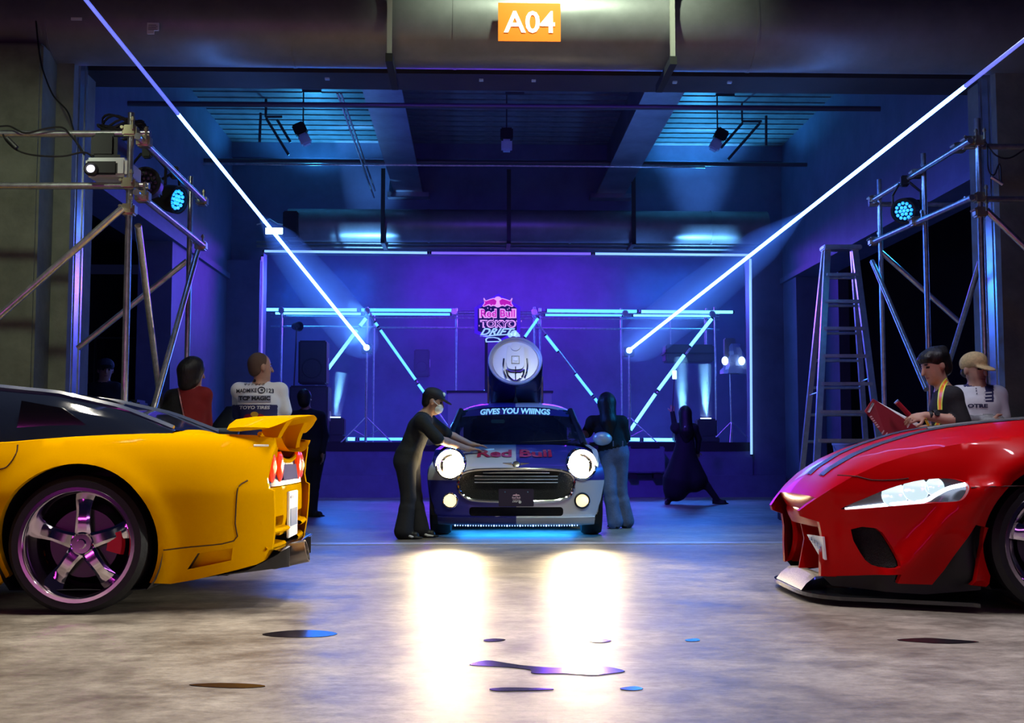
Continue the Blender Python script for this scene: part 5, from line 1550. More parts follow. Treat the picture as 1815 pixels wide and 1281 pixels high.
# lamps
GLOW = mat('headlight_glow', (1, 1, 1), .3, emit=(1, .76, .40), estr=60)
FOG = mat('foglight_glow', (1, .9, .7), .3, emit=(1, .72, .35), estr=1.6)
for s_ in (-1, 1):
    c_ = Vector(mmap(s_ * hx, hz)); ax = Vector((s_ * .25, -1, .22)).normalized()
    z = MB(); ringtube(z, circ(s_ * hx, hz, RHL, 36), .012, .004); hb = z.build('headlamp', CHROME, mini)
    z = MB(); z.lathe(c_ + Vector((0, .05, -.01)), ax, [(RHL * 1.05, .03), (RHL * .98, .05), (RHL * .9, -.02), (RHL * .75, -.035), (0, -.04)], 36); z.build('reflector', CHROME, hb)
    z = MB(); z.ball(c_ + Vector((-s_ * .01, .03, -.01)), (RHL * .58, .045, RHL * .58), 0, 28, 16); z.build('bulb_glow', GLOW, hb)
    L_ = lamp('SPOT', 'headlight_beam', c_ + Vector((0, -.10, 0)), 400, (1, .78, .46), c_ + Vector((s_ * .15, -8, -1.30)), spot=37, blend=1.0, radius=.11)
    c_ = Vector(mmap(s_ * fogx, fogz))
    z = MB(); ringtube(z, circ(s_ * fogx, fogz, .07, 24), .010, .004); fb = z.build('fog_lamp', CHROME if s_ < 0 else BLACK, mini)
    z = MB(); z.lathe(c_ + Vector((0, .045, 0)), (s_ * .2, -1, 0), [(.068, .0), (.06, .03), (.035, .045), (0, .05)], 24); z.build('lens', FOG, fb)
# badge, plate, lower stripe, light string
z = MB(); b0 = Vector(mmap(0, .705, .012))
z.lathe(b0, (0, -1, .7), [(0, .01), (.032, .008), (.04, 0), (.036, -.008)], 22)
for s_ in (-1, 1):
    z.prism([b0 + Vector((s_ * .04, 0, .014)), b0 + Vector((s_ * .13, .03, .012)), b0 + Vector((s_ * .10, .025, -.004)), b0 + Vector((s_ * .04, 0, -.014))], (0, .012, .004))
z.build('badge', CHROME, mini)
px0 = mp(884, 880)[0]; px1 = mp(946, 880)[0]; pz0 = P(900, 897, MD).z; pz1 = P(900, 866, MD).z
z = MB(); z.box((mcx + px0, MD - .03, pz0), (mcx + px1, MD - .015, pz1), bev=.004); pl = z.build('front_plate', mat('plate_dark', (.03, .02, .05), .5), mini)
pcx = mcx + (px0 + px1) / 2; pcz = (pz0 + pz1) / 2
PK = mat('print_pink', (.75, .5, .62), .6)
def PM(x, y): return (pcx + x / mk, MD - .033, pcz + y / mk)
z = MB(); letters(z, 'Red Bull', lambda x, y: PM(x, y), width=14.5, height=3.2, bold=.04); z.build('print', PK, pl, smooth=0)
z = MB(); letters(z, 'TOKYO', lambda x, y: PM(x, y - 3.4), width=13, height=2); z.build('print', PK, pl, smooth=0)
z = MB(); letters(z, 'DRIFT', lambda x, y: PM(x, y - 6.6), width=14, height=3.4, shear=.4, bold=.02); v, f = cdt(circ(6.5, -7.8, 2.6, 14), [], 3, PM); z.add(v, f); z.build('print', WHITEP, pl, smooth=0)
z = MB(); v, f = cdt(circ(0, 4.6, 1.7, 16, 2.2), [], 3, PM); z.add(v, f)
for s_ in (-1, 1):
    v, f = cdt([(s_ * 1.2, 4.8), (s_ * 3.5, 5.6), (s_ * 6, 4.6), (s_ * 6.3, 3), (s_ * 3.5, 3.2), (s_ * 1.5, 2.8)], [], 3, PM); z.add(v, f)
z.build('emblem', PK, pl, smooth=0)
for s_ in (-1, 1):
    z = MB(); z.ball((pcx + s_ * .11, MD - .033, pz1 - .03), .007, 0, 8, 6); z.build('bolt', CHROME, pl)
for s_, m_ in ((-1, NAVY), (1, SIL)):
    xs = np.linspace(0, .76, 16)
    rows = [[Vector(mmap(s_ * x, .155 + dz_, .02 + off)) for dz_, off in ((-.035, -.02), (-.025, .02), (0, .03), (.025, .02), (.03, -.02))] for x in xs]
    z = MB(); z.grid(rows); z.build('chin_spoiler', m_, mini)
    rows = [[Vector(mmap(s_ * x, .185 + dz_, .045 + off)) for dz_, off in ((-.022, -.06), (-.017, .02), (.017, .02), (.022, -.06))] for x in xs]
    z = MB(); z.grid(rows); z.build('chin_stripe', mat('stripe_white', (.75, .75, .78), .35) if s_ > 0 else NAVY, mini)
lb = thing  # noqa
SB = tubemat('string_light_blue', (.25, .45, 1.0), 4)
strip = MB(); strip.path([Vector(mmap(x, .118, .02)) for x in np.linspace(-.6, .6, 25)], .006, 5); ls = strip.build('light_string', BLACK, mini)
z = MB()
for k in range(48):
    x = -.59 + 1.18 * k / 47; z.ball(Vector(mmap(x, .118, .03)), .0055 + .003 * (k % 5 == 0), 0, 6, 4)
o = z.build('string_bulbs', SB, ls); tag(o, kind='stuff')
lamp('AREA', 'underglow', (mcx, MD + .75, .13), 26, (.02, .3, 1.0), (mcx, MD + .75, 0), 1.3, .9)
# bonnet lettering
MRED = mat('bonnet_red', (.42, .01, .05), .4, coat=.5)
z = MB()
def BM(x, y):
    a = mp(912, 804); D = P(912, 804, MD).y
    xx = a[0] + x; zz = a[1] + y
    return Vector(mmap(xx, zz, .0)) + Vector((0, -.012, .006))
letters(z, 'Red Bull', BM, maxlen=.03, width=mp(977, 804)[0] - mp(846, 804)[0], height=.072, bold=.03)
z.build('bonnet_lettering', MRED, mini)
# sides with wheel arches
for s_ in (-1, 1):
    sd = 0.86
    ar = lambda cx_: [(cx_ + .365 * math.cos(a_), .31 + .365 * math.sin(a_)) for a_ in np.linspace(math.radians(205), math.radians(-25), 24)]
    outm = [(.22, .62)] + [(.30, .76), (.55, .85), (1.1, .90), (2.5, .93), (3.5, .93), (3.78, .80), (3.82, .5), (3.75, .2)] + [p for p in ar(3.12)[::-1] if p[1] > .18] + [(2.7, .17), (1.1, .17)] + [p for p in ar(.66)[::-1] if p[1] > .18] + [(.24, .3)]
    def SM_(d_, z_, s_=s_):
        ins = lerpf(z_, [.15, .3, .55, .7, .85, .95], [.04, .01, 0, .01, .05, .12]) + .07 * max(0, (.5 - d_) / .3) ** 2 + .1 * max(0, (d_ - 3.4) / .4) ** 2
        return (mcx + s_ * (sd - ins), MD + d_, z_)
    v, f = cdt(outm, [], .06, SM_, (-s_ * .05, 0, 0)); z = MB(); z.add(v, f); z.build('side_panel', NAVY if s_ < 0 else SIL, mini, smooth=50)
    for cx_ in (.66, 3.12):
        z = MB(); z.path([Vector(SM_(*p)) + Vector((s_ * .008, 0, 0)) for p in ar(cx_) if p[1] > .17], .022, 6); z.build('arch_trim', BLACK, mini)
        z = MB(); z.lathe((mcx + s_ * .82, MD + cx_, .32), (-s_, 0, 0), [(.37, 0), (.37, .25), (.02, .25)], 28); z.v = [(x, y, max(q_, .12)) for x, y, q_ in z.v]; z.build('wheel_housing', BLACKM, mini)
        z = MB(); c_ = (mcx + s_ * .755, MD + cx_, .31)
        z.lathe(c_, (s_, 0, 0), [(.2, -.10), (.29, -.10), (.308, -.07), (.31, 0), (.308, .07), (.29, .1), (.2, .1)], 40, 0, True); w_ = z.build('wheel_tyre', RUBBER, mini)
        z = MB(); z.lathe(c_, (s_, 0, 0), [(.205, .09), (.19, .095), (.17, .05), (.05, .07), (0, .07)], 30); z.build('rim', DCHROME, w_)
z = MB(); z.box((mcx - .6, MD + .3, .15), (mcx + .6, MD + 3.6, .3)); z.build('underbody', BLACKM, mini)
# cabin
def wsx(t_): return lerpf(t_, [0, 1], [.71, .60])
wr = []
for t_ in np.linspace(0, 1, 11):
    zz = .905 + (1.315 - .905) * t_; dd = 1.0 + .68 * t_
    wr.append([(mcx + wsx(t_) * s_, MD + dd + .16 * s_ * s_, zz - .03 * s_ * s_ * (t_ > .5) * t_) for s_ in np.linspace(-1, 1, 17)])
z = MB(); z.grid(wr); z.build('windscreen', mat('screen_glass', (.012, .012, .02), .05, trans=.0, spec=.7, alpha=.72), mini)
bn = []
for t_ in np.linspace(.80, 1.0, 5):
    zz = .905 + (1.315 - .905) * t_; dd = 1.0 + .68 * t_
    bn.append([(mcx + (wsx(t_) - .01) * s_, MD + dd + .16 * s_ * s_ - .006, zz - .03 * s_ * s_ * t_) for s_ in np.linspace(-1, 1, 17)])
z = MB(); z.grid(bn); z.build('sun_strip', mat('sun_strip_navy', (.03, .02, .16), .35), mini)
z = MB()
def WM(x, y):
    t_ = .90 + y / .41; xx = -.005 + x
    zz = .905 + .41 * t_; dd = 1.0 + .68 * t_; s_ = xx / wsx(t_)
    return (mcx + xx, MD + dd + .16 * s_ * s_ - .016, zz - .03 * s_ * s_ * t_)
letters(z, 'GIVES YOU WIIINGS', WM, width=.77, height=.068, bold=.035, shear=.12, maxlen=.05)
z.build('sun_strip_lettering', mat('letter_ice', (.7, .95, 1), .4, emit=(.3, .85, 1), estr=.5), mini)
# roof in two colours, pillars, body sides of the cabin
for s_, m_ in ((-1, NAVY), (1, SIL)):
    rows = []
    for dd in np.concatenate([[1.66], np.linspace(1.72, 3.55, 12), [3.7]]):
        zt_ = lerpf(dd, [1.66, 1.8, 2.3, 3.0, 3.55, 3.7], [1.318, 1.355, 1.40, 1.395, 1.35, 1.30])
        hw_ = lerpf(dd, [1.66, 3.7], [.60, .58])
        bow = .16 * max(0, 1 - (dd - 1.66) / .3) if dd < 1.96 else 0
        rows.append([(mcx + s_ * hw_ * u_, MD + dd + bow * u_ * u_, zt_ - .075 * u_ ** 4) for u_ in np.linspace(0, 1, 9)])
    z = MB(); z.grid(rows); z.build('roof_half', m_, mini)
    # a pillar
    pts = [Vector(wr[i][0 if s_ < 0 else -1]) for i in range(11)]
    z = MB(); z.path([p + Vector((s_ * .012, .02, 0)) for p in pts], .035, 8); z.build('pillar', BLACK, mini)
    z = MB(); z.path([p + Vector((s_ * .04, .03, .005)) for p in pts], .010, 6); z.build('pillar_trim', CHROME if s_ < 0 else SIL, mini)
    rows = []
    for dd in np.linspace(1.25, 3.72, 16):
        t_ = min(1, max(0, (dd - 1.16) / .68)); zt_ = min(1.30, .93 + (1.30 - .93) * t_) if dd < 1.9 else lerpf(dd, [1.9, 3.55, 3.72], [1.31, 1.29, 1.25])
        rows.append([(mcx + s_ * lerpf(u_, [0, 1], [.80, .60]), MD + dd, .91 + (zt_ - .91) * u_) for u_ in np.linspace(0, 1, 5)])
    z = MB(); z.grid(rows); z.build('side_window', GLASS_D, mini)
z = MB(); z.grid([[(mcx + x, MD + 3.74, z_) for x in np.linspace(-.66, .66, 5)] for z_ in (.9, 1.1, 1.3)]); z.build('rear_window', GLASS_D, mini)
z = MB(); z.grid([[(mcx + x, MD + 3.80, z_) for x in np.linspace(-.78, .78, 5)] for z_ in (.2, .5, .92)]); z.build('hatch', NAVY, mini)
# interior: seats, mirror, wheel, dash
INT_ = mat('interior_fabric', (.02, .02, .025), .8)
for s_ in (-1, 1):
    z = MB(); z.box((mcx + s_ * .36 - .24, MD + 2.15, .5), (mcx + s_ * .36 + .24, MD + 2.35, 1.05), bev=.08); z.build('seat', INT_, mini)
    z = MB(); z.box((mcx + s_ * .36 - .13, MD + 2.18, 1.07), (mcx + s_ * .36 + .13, MD + 2.30, 1.25), bev=.05); z.build('headrest', INT_, mini)
z = MB(); z.lathe((mcx + .36, MD + 1.62, .93), (0, -.85, .5), [(.17, -.012), (.185, 0), (.17, .012), (.158, 0)], 28, 0, True); z.build('steering_wheel', INT_, mini)
z = MB(); z.box((mcx - .64, MD + 1.32, .72), (mcx + .64, MD + 1.6, .93), bev=.05); z.build('dashboard', INT_, mini)
z = MB(); z.box((mcx - .27, MD + 1.60, 1.14), (mcx - .12, MD + 1.62, 1.18), bev=.008); z.build('rear_view_mirror', mat('mirror_cyan', (.15, .75, .9), .2, .3), mini)
# door mirrors
for s_ in (-1, 1):
    c_ = Vector((mcx + s_ * .93, MD + 1.35, P(1065, 777, MD + 1.35).z))
    z = MB(); z.ball(c_, (.105, .07, .075), 0, 22, 14); dm = z.build('door_mirror', SIL, mini)
    z = MB(); z.tube(c_ + Vector((-s_ * .05, .02, -.05)), (mcx + s_ * .80, MD + 1.4, .90), .022); z.build('mirror_arm', BLACK, dm)
for s_ in (-1, 1):
    z = MB(); z.path([(mcx + s_ * .05, MD + .98, .925), (mcx + s_ * .3, MD + 1.03, .935), (mcx + s_ * .58, MD + 1.1, .945)], .008, 6); z.build('wiper', BLACK, mini)
# antenna
z = MB(); b0 = Vector((mcx, MD + 2.0, 1.39)); z.tube(b0, b0 + Vector((0, .06, .05)), .025, .012); z.tube(b0 + Vector((0, .05, .04)), b0 + Vector((0, -.02, .40)), .005); z.build('antenna', BLACK, mini)
# giant can
CD_ = MD + 2.35
lc = P(913.5, 640, CD_ - .25)
nrm = Vector((0, -math.cos(math.radians(25)), math.sin(math.radians(25))))
cr = 49 / (2100 / (CD_ - .25))
CAN = mat('can_navy', (.02, .02, .10), .25, .4, coat=.5)
LID = mat('can_lid_silver', (.78, .80, .82), .35, .25)
can = MB(); can.lathe(lc, nrm, [(cr * .93, -.03), (cr, -.08), (cr, -.95), (cr * .8, -1.02), (0, -1.02)], 56); can.v = [(x, y, max(z_, 1.30)) for x, y, z_ in can.v]; co = can.build('giant_can', CAN, mini)
z = MB(); z.lathe(lc, nrm, [(cr * .93, -.03), (cr * .97, .0), (cr * .98, .015), (cr * .96, .025), (cr * .92, .015), (cr * .90, -.01), (cr * .84, -.02), (cr * .82, -.008), (0, -.002)], 56); z.build('lid', LID, co)
q4 = nrm.to_track_quat('Z', 'Y')
q4x = Vector((1, 0, 0)); q4y = nrm.cross(q4x)
if q4y.z < 0: q4y = -q4y
def CL(x, y, h=0.0): return lc + q4x * (x * cr) + q4y * (y * cr) + nrm * h
def canpoly(poly, h0, h1, m_, nm):
    v, f = cdt(poly, [], .3, lambda x, y: CL(x, y, h1), nrm * (h0 - h1)); z = MB(); z.add(v, f); z.build(nm, m_, co)
LD2 = mat('can_tab', (.62, .64, .68), .35, .3)
canpoly(smooth_poly([(-.3, .55), (-.33, .1), (-.30, -.25), (-.16, -.36), (.16, -.36), (.30, -.25), (.33, .1), (.3, .55), (.2, .62), (-.2, .62)], 2, True), 0, .022, LD2, 'pull_tab')
canpoly(circ(0, .56, .17, 24), .0, .03, LD2, 'tab_ring')
canpoly([(-.15, -.15), (.15, -.15), (.15, .18), (-.15, .18)], .02, .026, DCHROME, 'tab_window')
canpoly([(-.12, -.12), (.12, -.12), (.12, .14), (-.12, .14)], .024, .030, LD2, 'tab_plate')
canpoly(circ(0, .02, .075, 18), .028, .038, LID, 'rivet')
z = MB()
for poly in (smooth_poly([(-.32, -.36), (-.26, -.60), (-.10, -.78), (0, -.80), (.10, -.78), (.26, -.60), (.32, -.36)], 4), [(-.32, -.36), (-.17, -.44), (.17, -.44), (.32, -.36)], smooth_poly([(-.42, .1), (-.44, -.2), (-.40, -.5), (-.33, -.68)], 3), smooth_poly([(.42, .1), (.44, -.2), (.40, -.5), (.33, -.68)], 3)):
    z.path([CL(x, y, .004) for x, y in poly], .010, 6)
z.build('lid_score', DCHROME, co)
for s_ in (-1, 1):
    z = MB(); z.tube((lc.x + s_ * cr, CD_ + .1, 1.36), (lc.x + s_ * cr, CD_ + .1, lc.z - .15), .012); z.build('can_strut', STEEL, co)

# ================================================================== PEOPLE (one continuous skin each, grown from blended tapered limbs)
def unit(v):
    v = np.asarray(v, float); return v / (np.linalg.norm(v) + 1e-12)
class Sdf:
    def __init__(s):
        s.p = []
    def cap(s, a, b, ra, rb, m, k=.03, bias=0.):
        s.p.append(('c', np.array(a, float), np.array(b, float), ra, rb, m, k, bias)); return s
    def chain(s, pts, rs_, m, k=.03, bias=0.):
        for i in range(len(pts) - 1):
            s.cap(pts[i], pts[i + 1], rs_[i], rs_[i + 1], m, k, bias)
        return s
    def ell(s, c, r, m, k=.03, ax=None, bias=0.):
        ax = np.eye(3) if ax is None else np.array([unit(q) for q in ax])
        s.p.append(('e', np.array(c, float), np.array(r, float), ax, None, m, k, bias)); return s
    def dist(s, q, X):
        if q[0] == 'c':
            a, b, ra, rb = q[1:5]
            ab = b - a; L = ab @ ab + 1e-12
            t_ = np.clip((X - a) @ ab / L, 0, 1)
            return np.linalg.norm(X - a - t_[..., None] * ab, axis=-1) - (ra + (rb - ra) * t_)
        c, r, ax = q[1:4]
        Y = (X - c) @ ax.T
        k0 = np.linalg.norm(Y / r, axis=-1); k1 = np.linalg.norm(Y / (r * r), axis=-1)
        return k0 * (k0 - 1) / (k1 + 1e-9)
    def bounds(s, q):
        if q[0] == 'c':
            a, b, ra, rb = q[1:5]; r = max(ra, rb)
            return np.minimum(a, b) - r, np.maximum(a, b) + r
        c, r, ax = q[1:4]
        e = np.sqrt(((ax * r[:, None]) ** 2).sum(0))
        return c - e, c + e
    def mesh(s, h):
        B = [s.bounds(q) for q in s.p]
        lo = np.min([b[0] for b in B], 0) - 4 * h; hi = np.max([b[1] for b in B], 0) + 4 * h
        n = np.ceil((hi - lo) / h).astype(int) + 1
        F = np.full(n, .5, np.float32)
        ax_ = [lo[i] + h * np.arange(n[i]) for i in range(3)]
        for q, (b0, b1) in zip(s.p, B):
            k = q[6]
            i0 = np.maximum(0, np.floor((b0 - lo - k - 2 * h) / h).astype(int)); i1 = np.minimum(n, np.ceil((b1 - lo + k + 2 * h) / h).astype(int) + 1)
            sl = tuple(slice(a, b) for a, b in zip(i0, i1))
            X = np.stack(np.meshgrid(*[ax_[i][sl[i]] for i in range(3)], indexing='ij'), -1)
            d = s.dist(q, X).astype(np.float32)
            f = F[sl]
            hh = np.maximum(k - np.abs(f - d), 0) / k
            F[sl] = np.minimum(f, d) - hh * hh * k * .25
        S = F < 0
        cs = [S[dx:n[0] - 1 + dx, dy:n[1] - 1 + dy, dz_:n[2] - 1 + dz_] for dx in (0, 1) for dy in (0, 1) for dz_ in (0, 1)]
        tot = sum(c.astype(np.int8) for c in cs)
        act = (tot > 0) & (tot < 8)
        ids = np.argwhere(act)
        idx = np.full(act.shape, -1, np.int64); idx[act] = np.arange(len(ids))
        acc = np.zeros((len(ids), 3)); cnt = np.zeros(len(ids))
        for a in range(3):
            e = np.zeros(3, int); e[a] = 1
            o1, o2 = [i for i in range(3) if i != a]
            for p in (0, 1):
                for r in (0, 1):
                    off = np.zeros(3, int); off[o1] = p; off[o2] = r
                    c0 = ids + off; c1 = c0 + e
                    f0 = F[c0[:, 0], c0[:, 1], c0[:, 2]]; f1 = F[c1[:, 0], c1[:, 1], c1[:, 2]]
                    m = (f0 < 0) != (f1 < 0)
                    t_ = np.where(m, f0 / (f0 - f1 + 1e-12), 0)
                    pt = off[None, :] + t_[:, None] * e
                    acc[m] += pt[m]; cnt[m] += 1
        V = lo + h * (ids + acc / np.maximum(cnt, 1)[:, None])
        faces = []
        for a in range(3):
            o1, o2 = (a + 1) % 3, (a + 2) % 3
            sh = list(S.shape); 
            A = np.take(S, range(0, n[a] - 1), a); Bq = np.take(S, range(1, n[a]), a)
            ed = np.argwhere(A != Bq)
            ok = (ed[:, o1] > 0) & (ed[:, o2] > 0) & (ed[:, o1] < n[o1] - 1) & (ed[:, o2] < n[o2] - 1)
            ed = ed[ok]
            sg = A[ed[:, 0], ed[:, 1], ed[:, 2]]
            def cell(d1, d2):
                c = ed.copy(); c[:, o1] -= d1; c[:, o2] -= d2
                return idx[c[:, 0], c[:, 1], c[:, 2]]
            q4_ = np.stack([cell(1, 1), cell(0, 1), cell(0, 0), cell(1, 0)], 1)
            q4_[~sg] = q4_[~sg][:, ::-1]
            faces.append(q4_)
        Q = np.concatenate(faces)
        cen = V[Q].mean(1)
        best = np.full(len(Q), 1e9); bm = np.zeros(len(Q), int)
        names = []
        for q in s.p:
            if q[5] not in names: names.append(q[5])
            d = s.dist(q, cen) + q[7]
            m = d < best
            best[m] = d[m]; bm[m] = names.index(q[5])
        return V, Q, bm, names, cen
    def build(s, name, mats, parent, h=.01, recolor=None):
        V, Q, bm, names, cen = s.mesh(h)
        if recolor is not None:
            names2 = list(names)
            bm2 = bm.copy()
            for cond, nm in recolor(cen, bm, names):
                if nm not in names2: names2.append(nm)
                bm2[cond] = names2.index(nm)
            bm = bm2; names = names2
        me = bpy.data.meshes.new(name)
        me.from_pydata(V.tolist(), [], Q.tolist())
        for nm in names: me.materials.append(mats[nm])
        me.polygons.foreach_set('material_index', bm.astype(np.int32))
        me.shade_smooth(); me.update()
        o = bpy.data.objects.new(name, me)
        return place(o, parent)

SKIN = mat('skin', (.48, .27, .18), .5, noise=.08, nscale=20)
PM_ = dict(skin=SKIN, lip=mat('lips', (.35, .12, .10), .5), eye=mat('eye_dark', (.02, .015, .012), .2), brow=mat('brow_hair', (.02, .015, .012), .7),
           black=mat('black_cotton', (.014, .014, .016), .85, bump=.3, bscale=40), blackp=mat('black_trousers', (.016, .015, .018), .85, bump=.3, bscale=30), shoe=mat('black_shoe', (.012, .012, .012), .5), sole=mat('white_sole', (.7, .7, .7), .6),
           hair=mat('black_hair', (.008, .007, .007), .5, bump=.6, bscale=60, stretch=(1, 1, .2)), jean=mat('blue_jeans', (.13, .16, .27), .85, noise=.35, nscale=6, bump=.4, bscale=80), white=mat('white_shirt', (.78, .78, .80), .75, bump=.2, bscale=25), navy=mat('navy_shirt', (.03, .03, .12), .7),
           red=mat('red_coat', (.22, .008, .008), .8, bump=.2, bscale=25), grey=mat('grey_sleeve', (.33, .34, .33), .85, noise=.2, nscale=30), capbeige=mat('beige_cap', (.62, .46, .22), .85, noise=.2, nscale=60), capdark=mat('dark_cap', (.02, .02, .03), .7), mask=mat('white_mask', (.85, .87, .9), .7), buzz=mat('shaved_hair', (.11, .065, .045), .8), coat=mat('black_coat', (.012, .011, .014), .8, bump=.3, bscale=20))

def hand(S_, wr, hd, side, up, curl=.5, m='skin', sc=1., thumb=1):
    """palm, four unequal bent fingers and a thumb; hd along the hand, side across the knuckles, up = back of the hand"""
    wr = np.array(wr, float); hd = unit(hd); up = unit(np.array(up, float) - hd * np.dot(up, hd)); side = unit(np.cross(hd, up)) * (1 if thumb > 0 else -1)
    S_.ell(wr + hd * .045 * sc, np.array([.05, .040, .017]) * sc, m, .015, (hd, side, up))
    S_.cap(wr - hd * .02 * sc, wr + hd * .02 * sc, .024 * sc, .026 * sc, m, .015)
    for k, (o_, L) in enumerate(((-.029, .075), (-.0095, .085), (.0095, .08), (.029, .062))):
        b = wr + hd * .082 * sc + side * o_ * sc
        d1 = unit(hd - up * curl * .6 + side * o_ * 2.5); d2 = unit(hd - up * curl * 1.8)
        p1 = b + d1 * L * .48 * sc; p2 = p1 + d2 * L * .5 * sc
        S_.cap(b - hd * .02 * sc, p1, .0098 * sc, .009 * sc, m, .004); S_.cap(p1, p2, .009 * sc, .0075 * sc, m, .006)
    b = wr + hd * .03 * sc - side * .034 * sc
    d1 = unit(hd * .7 - side * .75 - up * .25); p1 = b + d1 * .038 * sc; p2 = p1 + unit(hd * .95 - side * .2 - up * curl * .4) * .034 * sc
    S_.cap(b, p1, .013 * sc, .011 * sc, m, .008); S_.cap(p1, p2, .011 * sc, .009 * sc, m, .006)

def head(S_, c, fd, up, sc=1., features=True, m='skin'):
    c = np.array(c, float); fd = unit(fd); up = unit(np.array(up, float) - fd * np.dot(up, fd)); rt = np.cross(fd, up)
    A = (rt, fd, up)
    S_.ell(c + (up * .018 - fd * .01) * sc, np.array([.077, .096, .098]) * sc, m, .02, A)
    S_.ell(c + (fd * .022 - up * .05) * sc, np.array([.058, .068, .075]) * sc, m, .03, A)
    S_.ell(c + (fd * .062 - up * .103) * sc, np.array([.026, .022, .02]) * sc, m, .03, A)
    if features:
        S_.cap(c + (fd * .088 + up * .012) * sc, c + (fd * .110 - up * .032) * sc, .008 * sc, .013 * sc, m, .012)
        for s_ in (-1, 1):
            S_.ell(c + (fd * .073 + rt * s_ * .033 + up * .006) * sc, np.array([.012, .012, .0055]) * sc, 'eye', .003, A, -.001)
            S_.ell(c + (fd * .082 + rt * s_ * .034 + up * .027) * sc, np.array([.019, .006, .0035]) * sc, 'brow', .004, A, -.001)
            S_.ell(c + (rt * s_ * .078 - fd * .012 - up * .012) * sc, np.array([.012, .02, .032]) * sc, m, .008, A)
        S_.ell(c + (fd * .083 - up * .066) * sc, np.array([.020, .008, .005]) * sc, 'lip', .004, A, -.001)

def body(S_, j, top='black', leg='blackp', sleeve=.95, girth=1., flare=0, sc=1., foot='shoe', hands=None, arm_skin='skin', torso_r=(.165, .115), skirtless=True, legr=1.):
    J = {k: np.array(v, float) for k, v in j.items() if not isinstance(v, str)}
    up = unit(J['neck'] - J['pelvis']); lat = unit(J['shR'] - J['shL']); fw = unit(np.cross(up, lat)); lat = np.cross(fw, up)
    A = (lat, fw, up)
    L = np.linalg.norm(J['neck'] - J['pelvis'])
    def along(t_): return J['pelvis'] + (J['neck'] - J['pelvis']) * t_
    w, d = torso_r[0] * girth * sc, torso_r[1] * girth * sc
    S_.ell(along(.70), (w, d, L * .30), top, .05, A)
    S_.ell(along(.40), (w * .90, d * .98, L * .30), top, .05, A)
    S_.ell(along(.12), (w * .98, d * 1.05, L * .24), top, .05, A)
    S_.ell(along(-.06), (w * 1.0, d * 1.08, .13 * sc), leg, .05, A)
    S_.cap(J['shL'], J['shR'], .062 * sc, .062 * sc, top, .06)
    S_.cap(along(.92), J['shL'], .07 * sc, .06 * sc, top, .04); S_.cap(along(.92), J['shR'], .07 * sc, .06 * sc, top, .04)
    S_.cap(along(.98), J['head'] - unit(J['head'] - J['neck']) * .06 * sc, .056 * sc, .052 * sc, 'skin', .03)
    for s_ in 'LR':
        sh, el, wr = J['sh' + s_], J['el' + s_], J['wr' + s_]
        m = top
        if sleeve >= 2:
            S_.cap(sh, el, .062 * sc, .052 * sc, m, .03); S_.cap(el, wr, .050 * sc, .038 * sc, m, .02)
        else:
            e1 = sh + (el - sh) * min(1, sleeve)
            S_.cap(sh, e1, .064 * sc, .062 * sc, m, .03, -.004)
            S_.cap(sh, el, .050 * sc, .041 * sc, arm_skin, .01); S_.cap(el, el + (wr - el) * .3, .041 * sc, .042 * sc, arm_skin, .015); S_.cap(el + (wr - el) * .3, wr, .042 * sc, .028 * sc, arm_skin, .015)
        hp, kn, an = J['hip' + s_], J['kn' + s_], J['an' + s_]
        S_.cap(hp, kn, .088 * sc * legr, .062 * sc * legr, leg, .04)
        mid = kn + (an - kn) * .35
        S_.cap(kn, mid, .060 * sc * legr, (.058 + flare * .2) * sc * legr, leg, .03); S_.cap(mid, an + (an - kn) * .03, (.058 + flare * .2) * sc * legr, (.046 + flare) * sc * legr, leg, .02, -.003)
        td = unit(J['toe' + s_]) ; z_ = np.array([0, 0, 1.])
        S_.cap(an + td * -.03 * sc - z_ * .035 * sc, an + td * .12 * sc - z_ * .045 * sc, .040 * sc, .034 * sc, foot, .02); S_.ell(an + td * .06 * sc - z_ * .068 * sc, (.14 * sc, .045 * sc, .016 * sc), 'sole' if foot == 'shoe_white' else foot, .01, (td, np.cross(z_, td), z_))

def stand(D, px_feet, width=.2, toe=(0, 1, 0), z=0.085):
    x = P(px_feet, 900, D).x
    return x
def mk_person(label, loc):
    return thing('person', label, 'person', loc)

# -- man in black wiping the bonnet ------------------------------------------------
D = 11.5
t = mk_person('man in black cap, face mask and black clothes wiping the bonnet', (P(735, 950, D).x, D, 0))
S1 = Sdf()
j = dict(head=P(768, 710, D), neck=P(752, 737, D), pelvis=P(722, 812, D), shL=P(757, 742, D + .17), shR=P(747, 747, D - .17), elL=P(790, 768, D + .24), elR=P(776, 778, D - .20), wrL=P(836, 788, D + .42), wrR=P(828, 795, D + .30),
         hipL=P(726, 822, D + .08), hipR=P(719, 824, D - .09), knL=P(735, 880, D + .10), knR=P(724, 882, D - .10), anL=P(744, 937, D + .06), anR=P(716, 938, D - .14), toeL=(1, -.25, 0), toeR=(1, -.35, 0))
for s_ in 'LR': j['an' + s_] = Vector((j['an' + s_].x, j['an' + s_].y, .085))
body(S1, j, 'black', 'blackp', .98, 1.02, .035, legr=1.15)
head(S1, j['head'], (1, .1, -.35), (.3, 0, 1))
hand(S1, j['wrL'], (1, .2, -.05), (0, 1, 0), (0, 0, 1), .25); hand(S1, j['wrR'], (1, .3, -.05), (0, 1, 0), (0, 0, 1), .25)
S1.build('body', PM_, t, .0095)
hd_ = np.array(j['head'], float); fdn = unit((1, .1, -.35)); upn = unit(np.array((.3, 0, 1)) - fdn * np.dot((.3, 0, 1), fdn)); rtn = np.cross(fdn, upn)
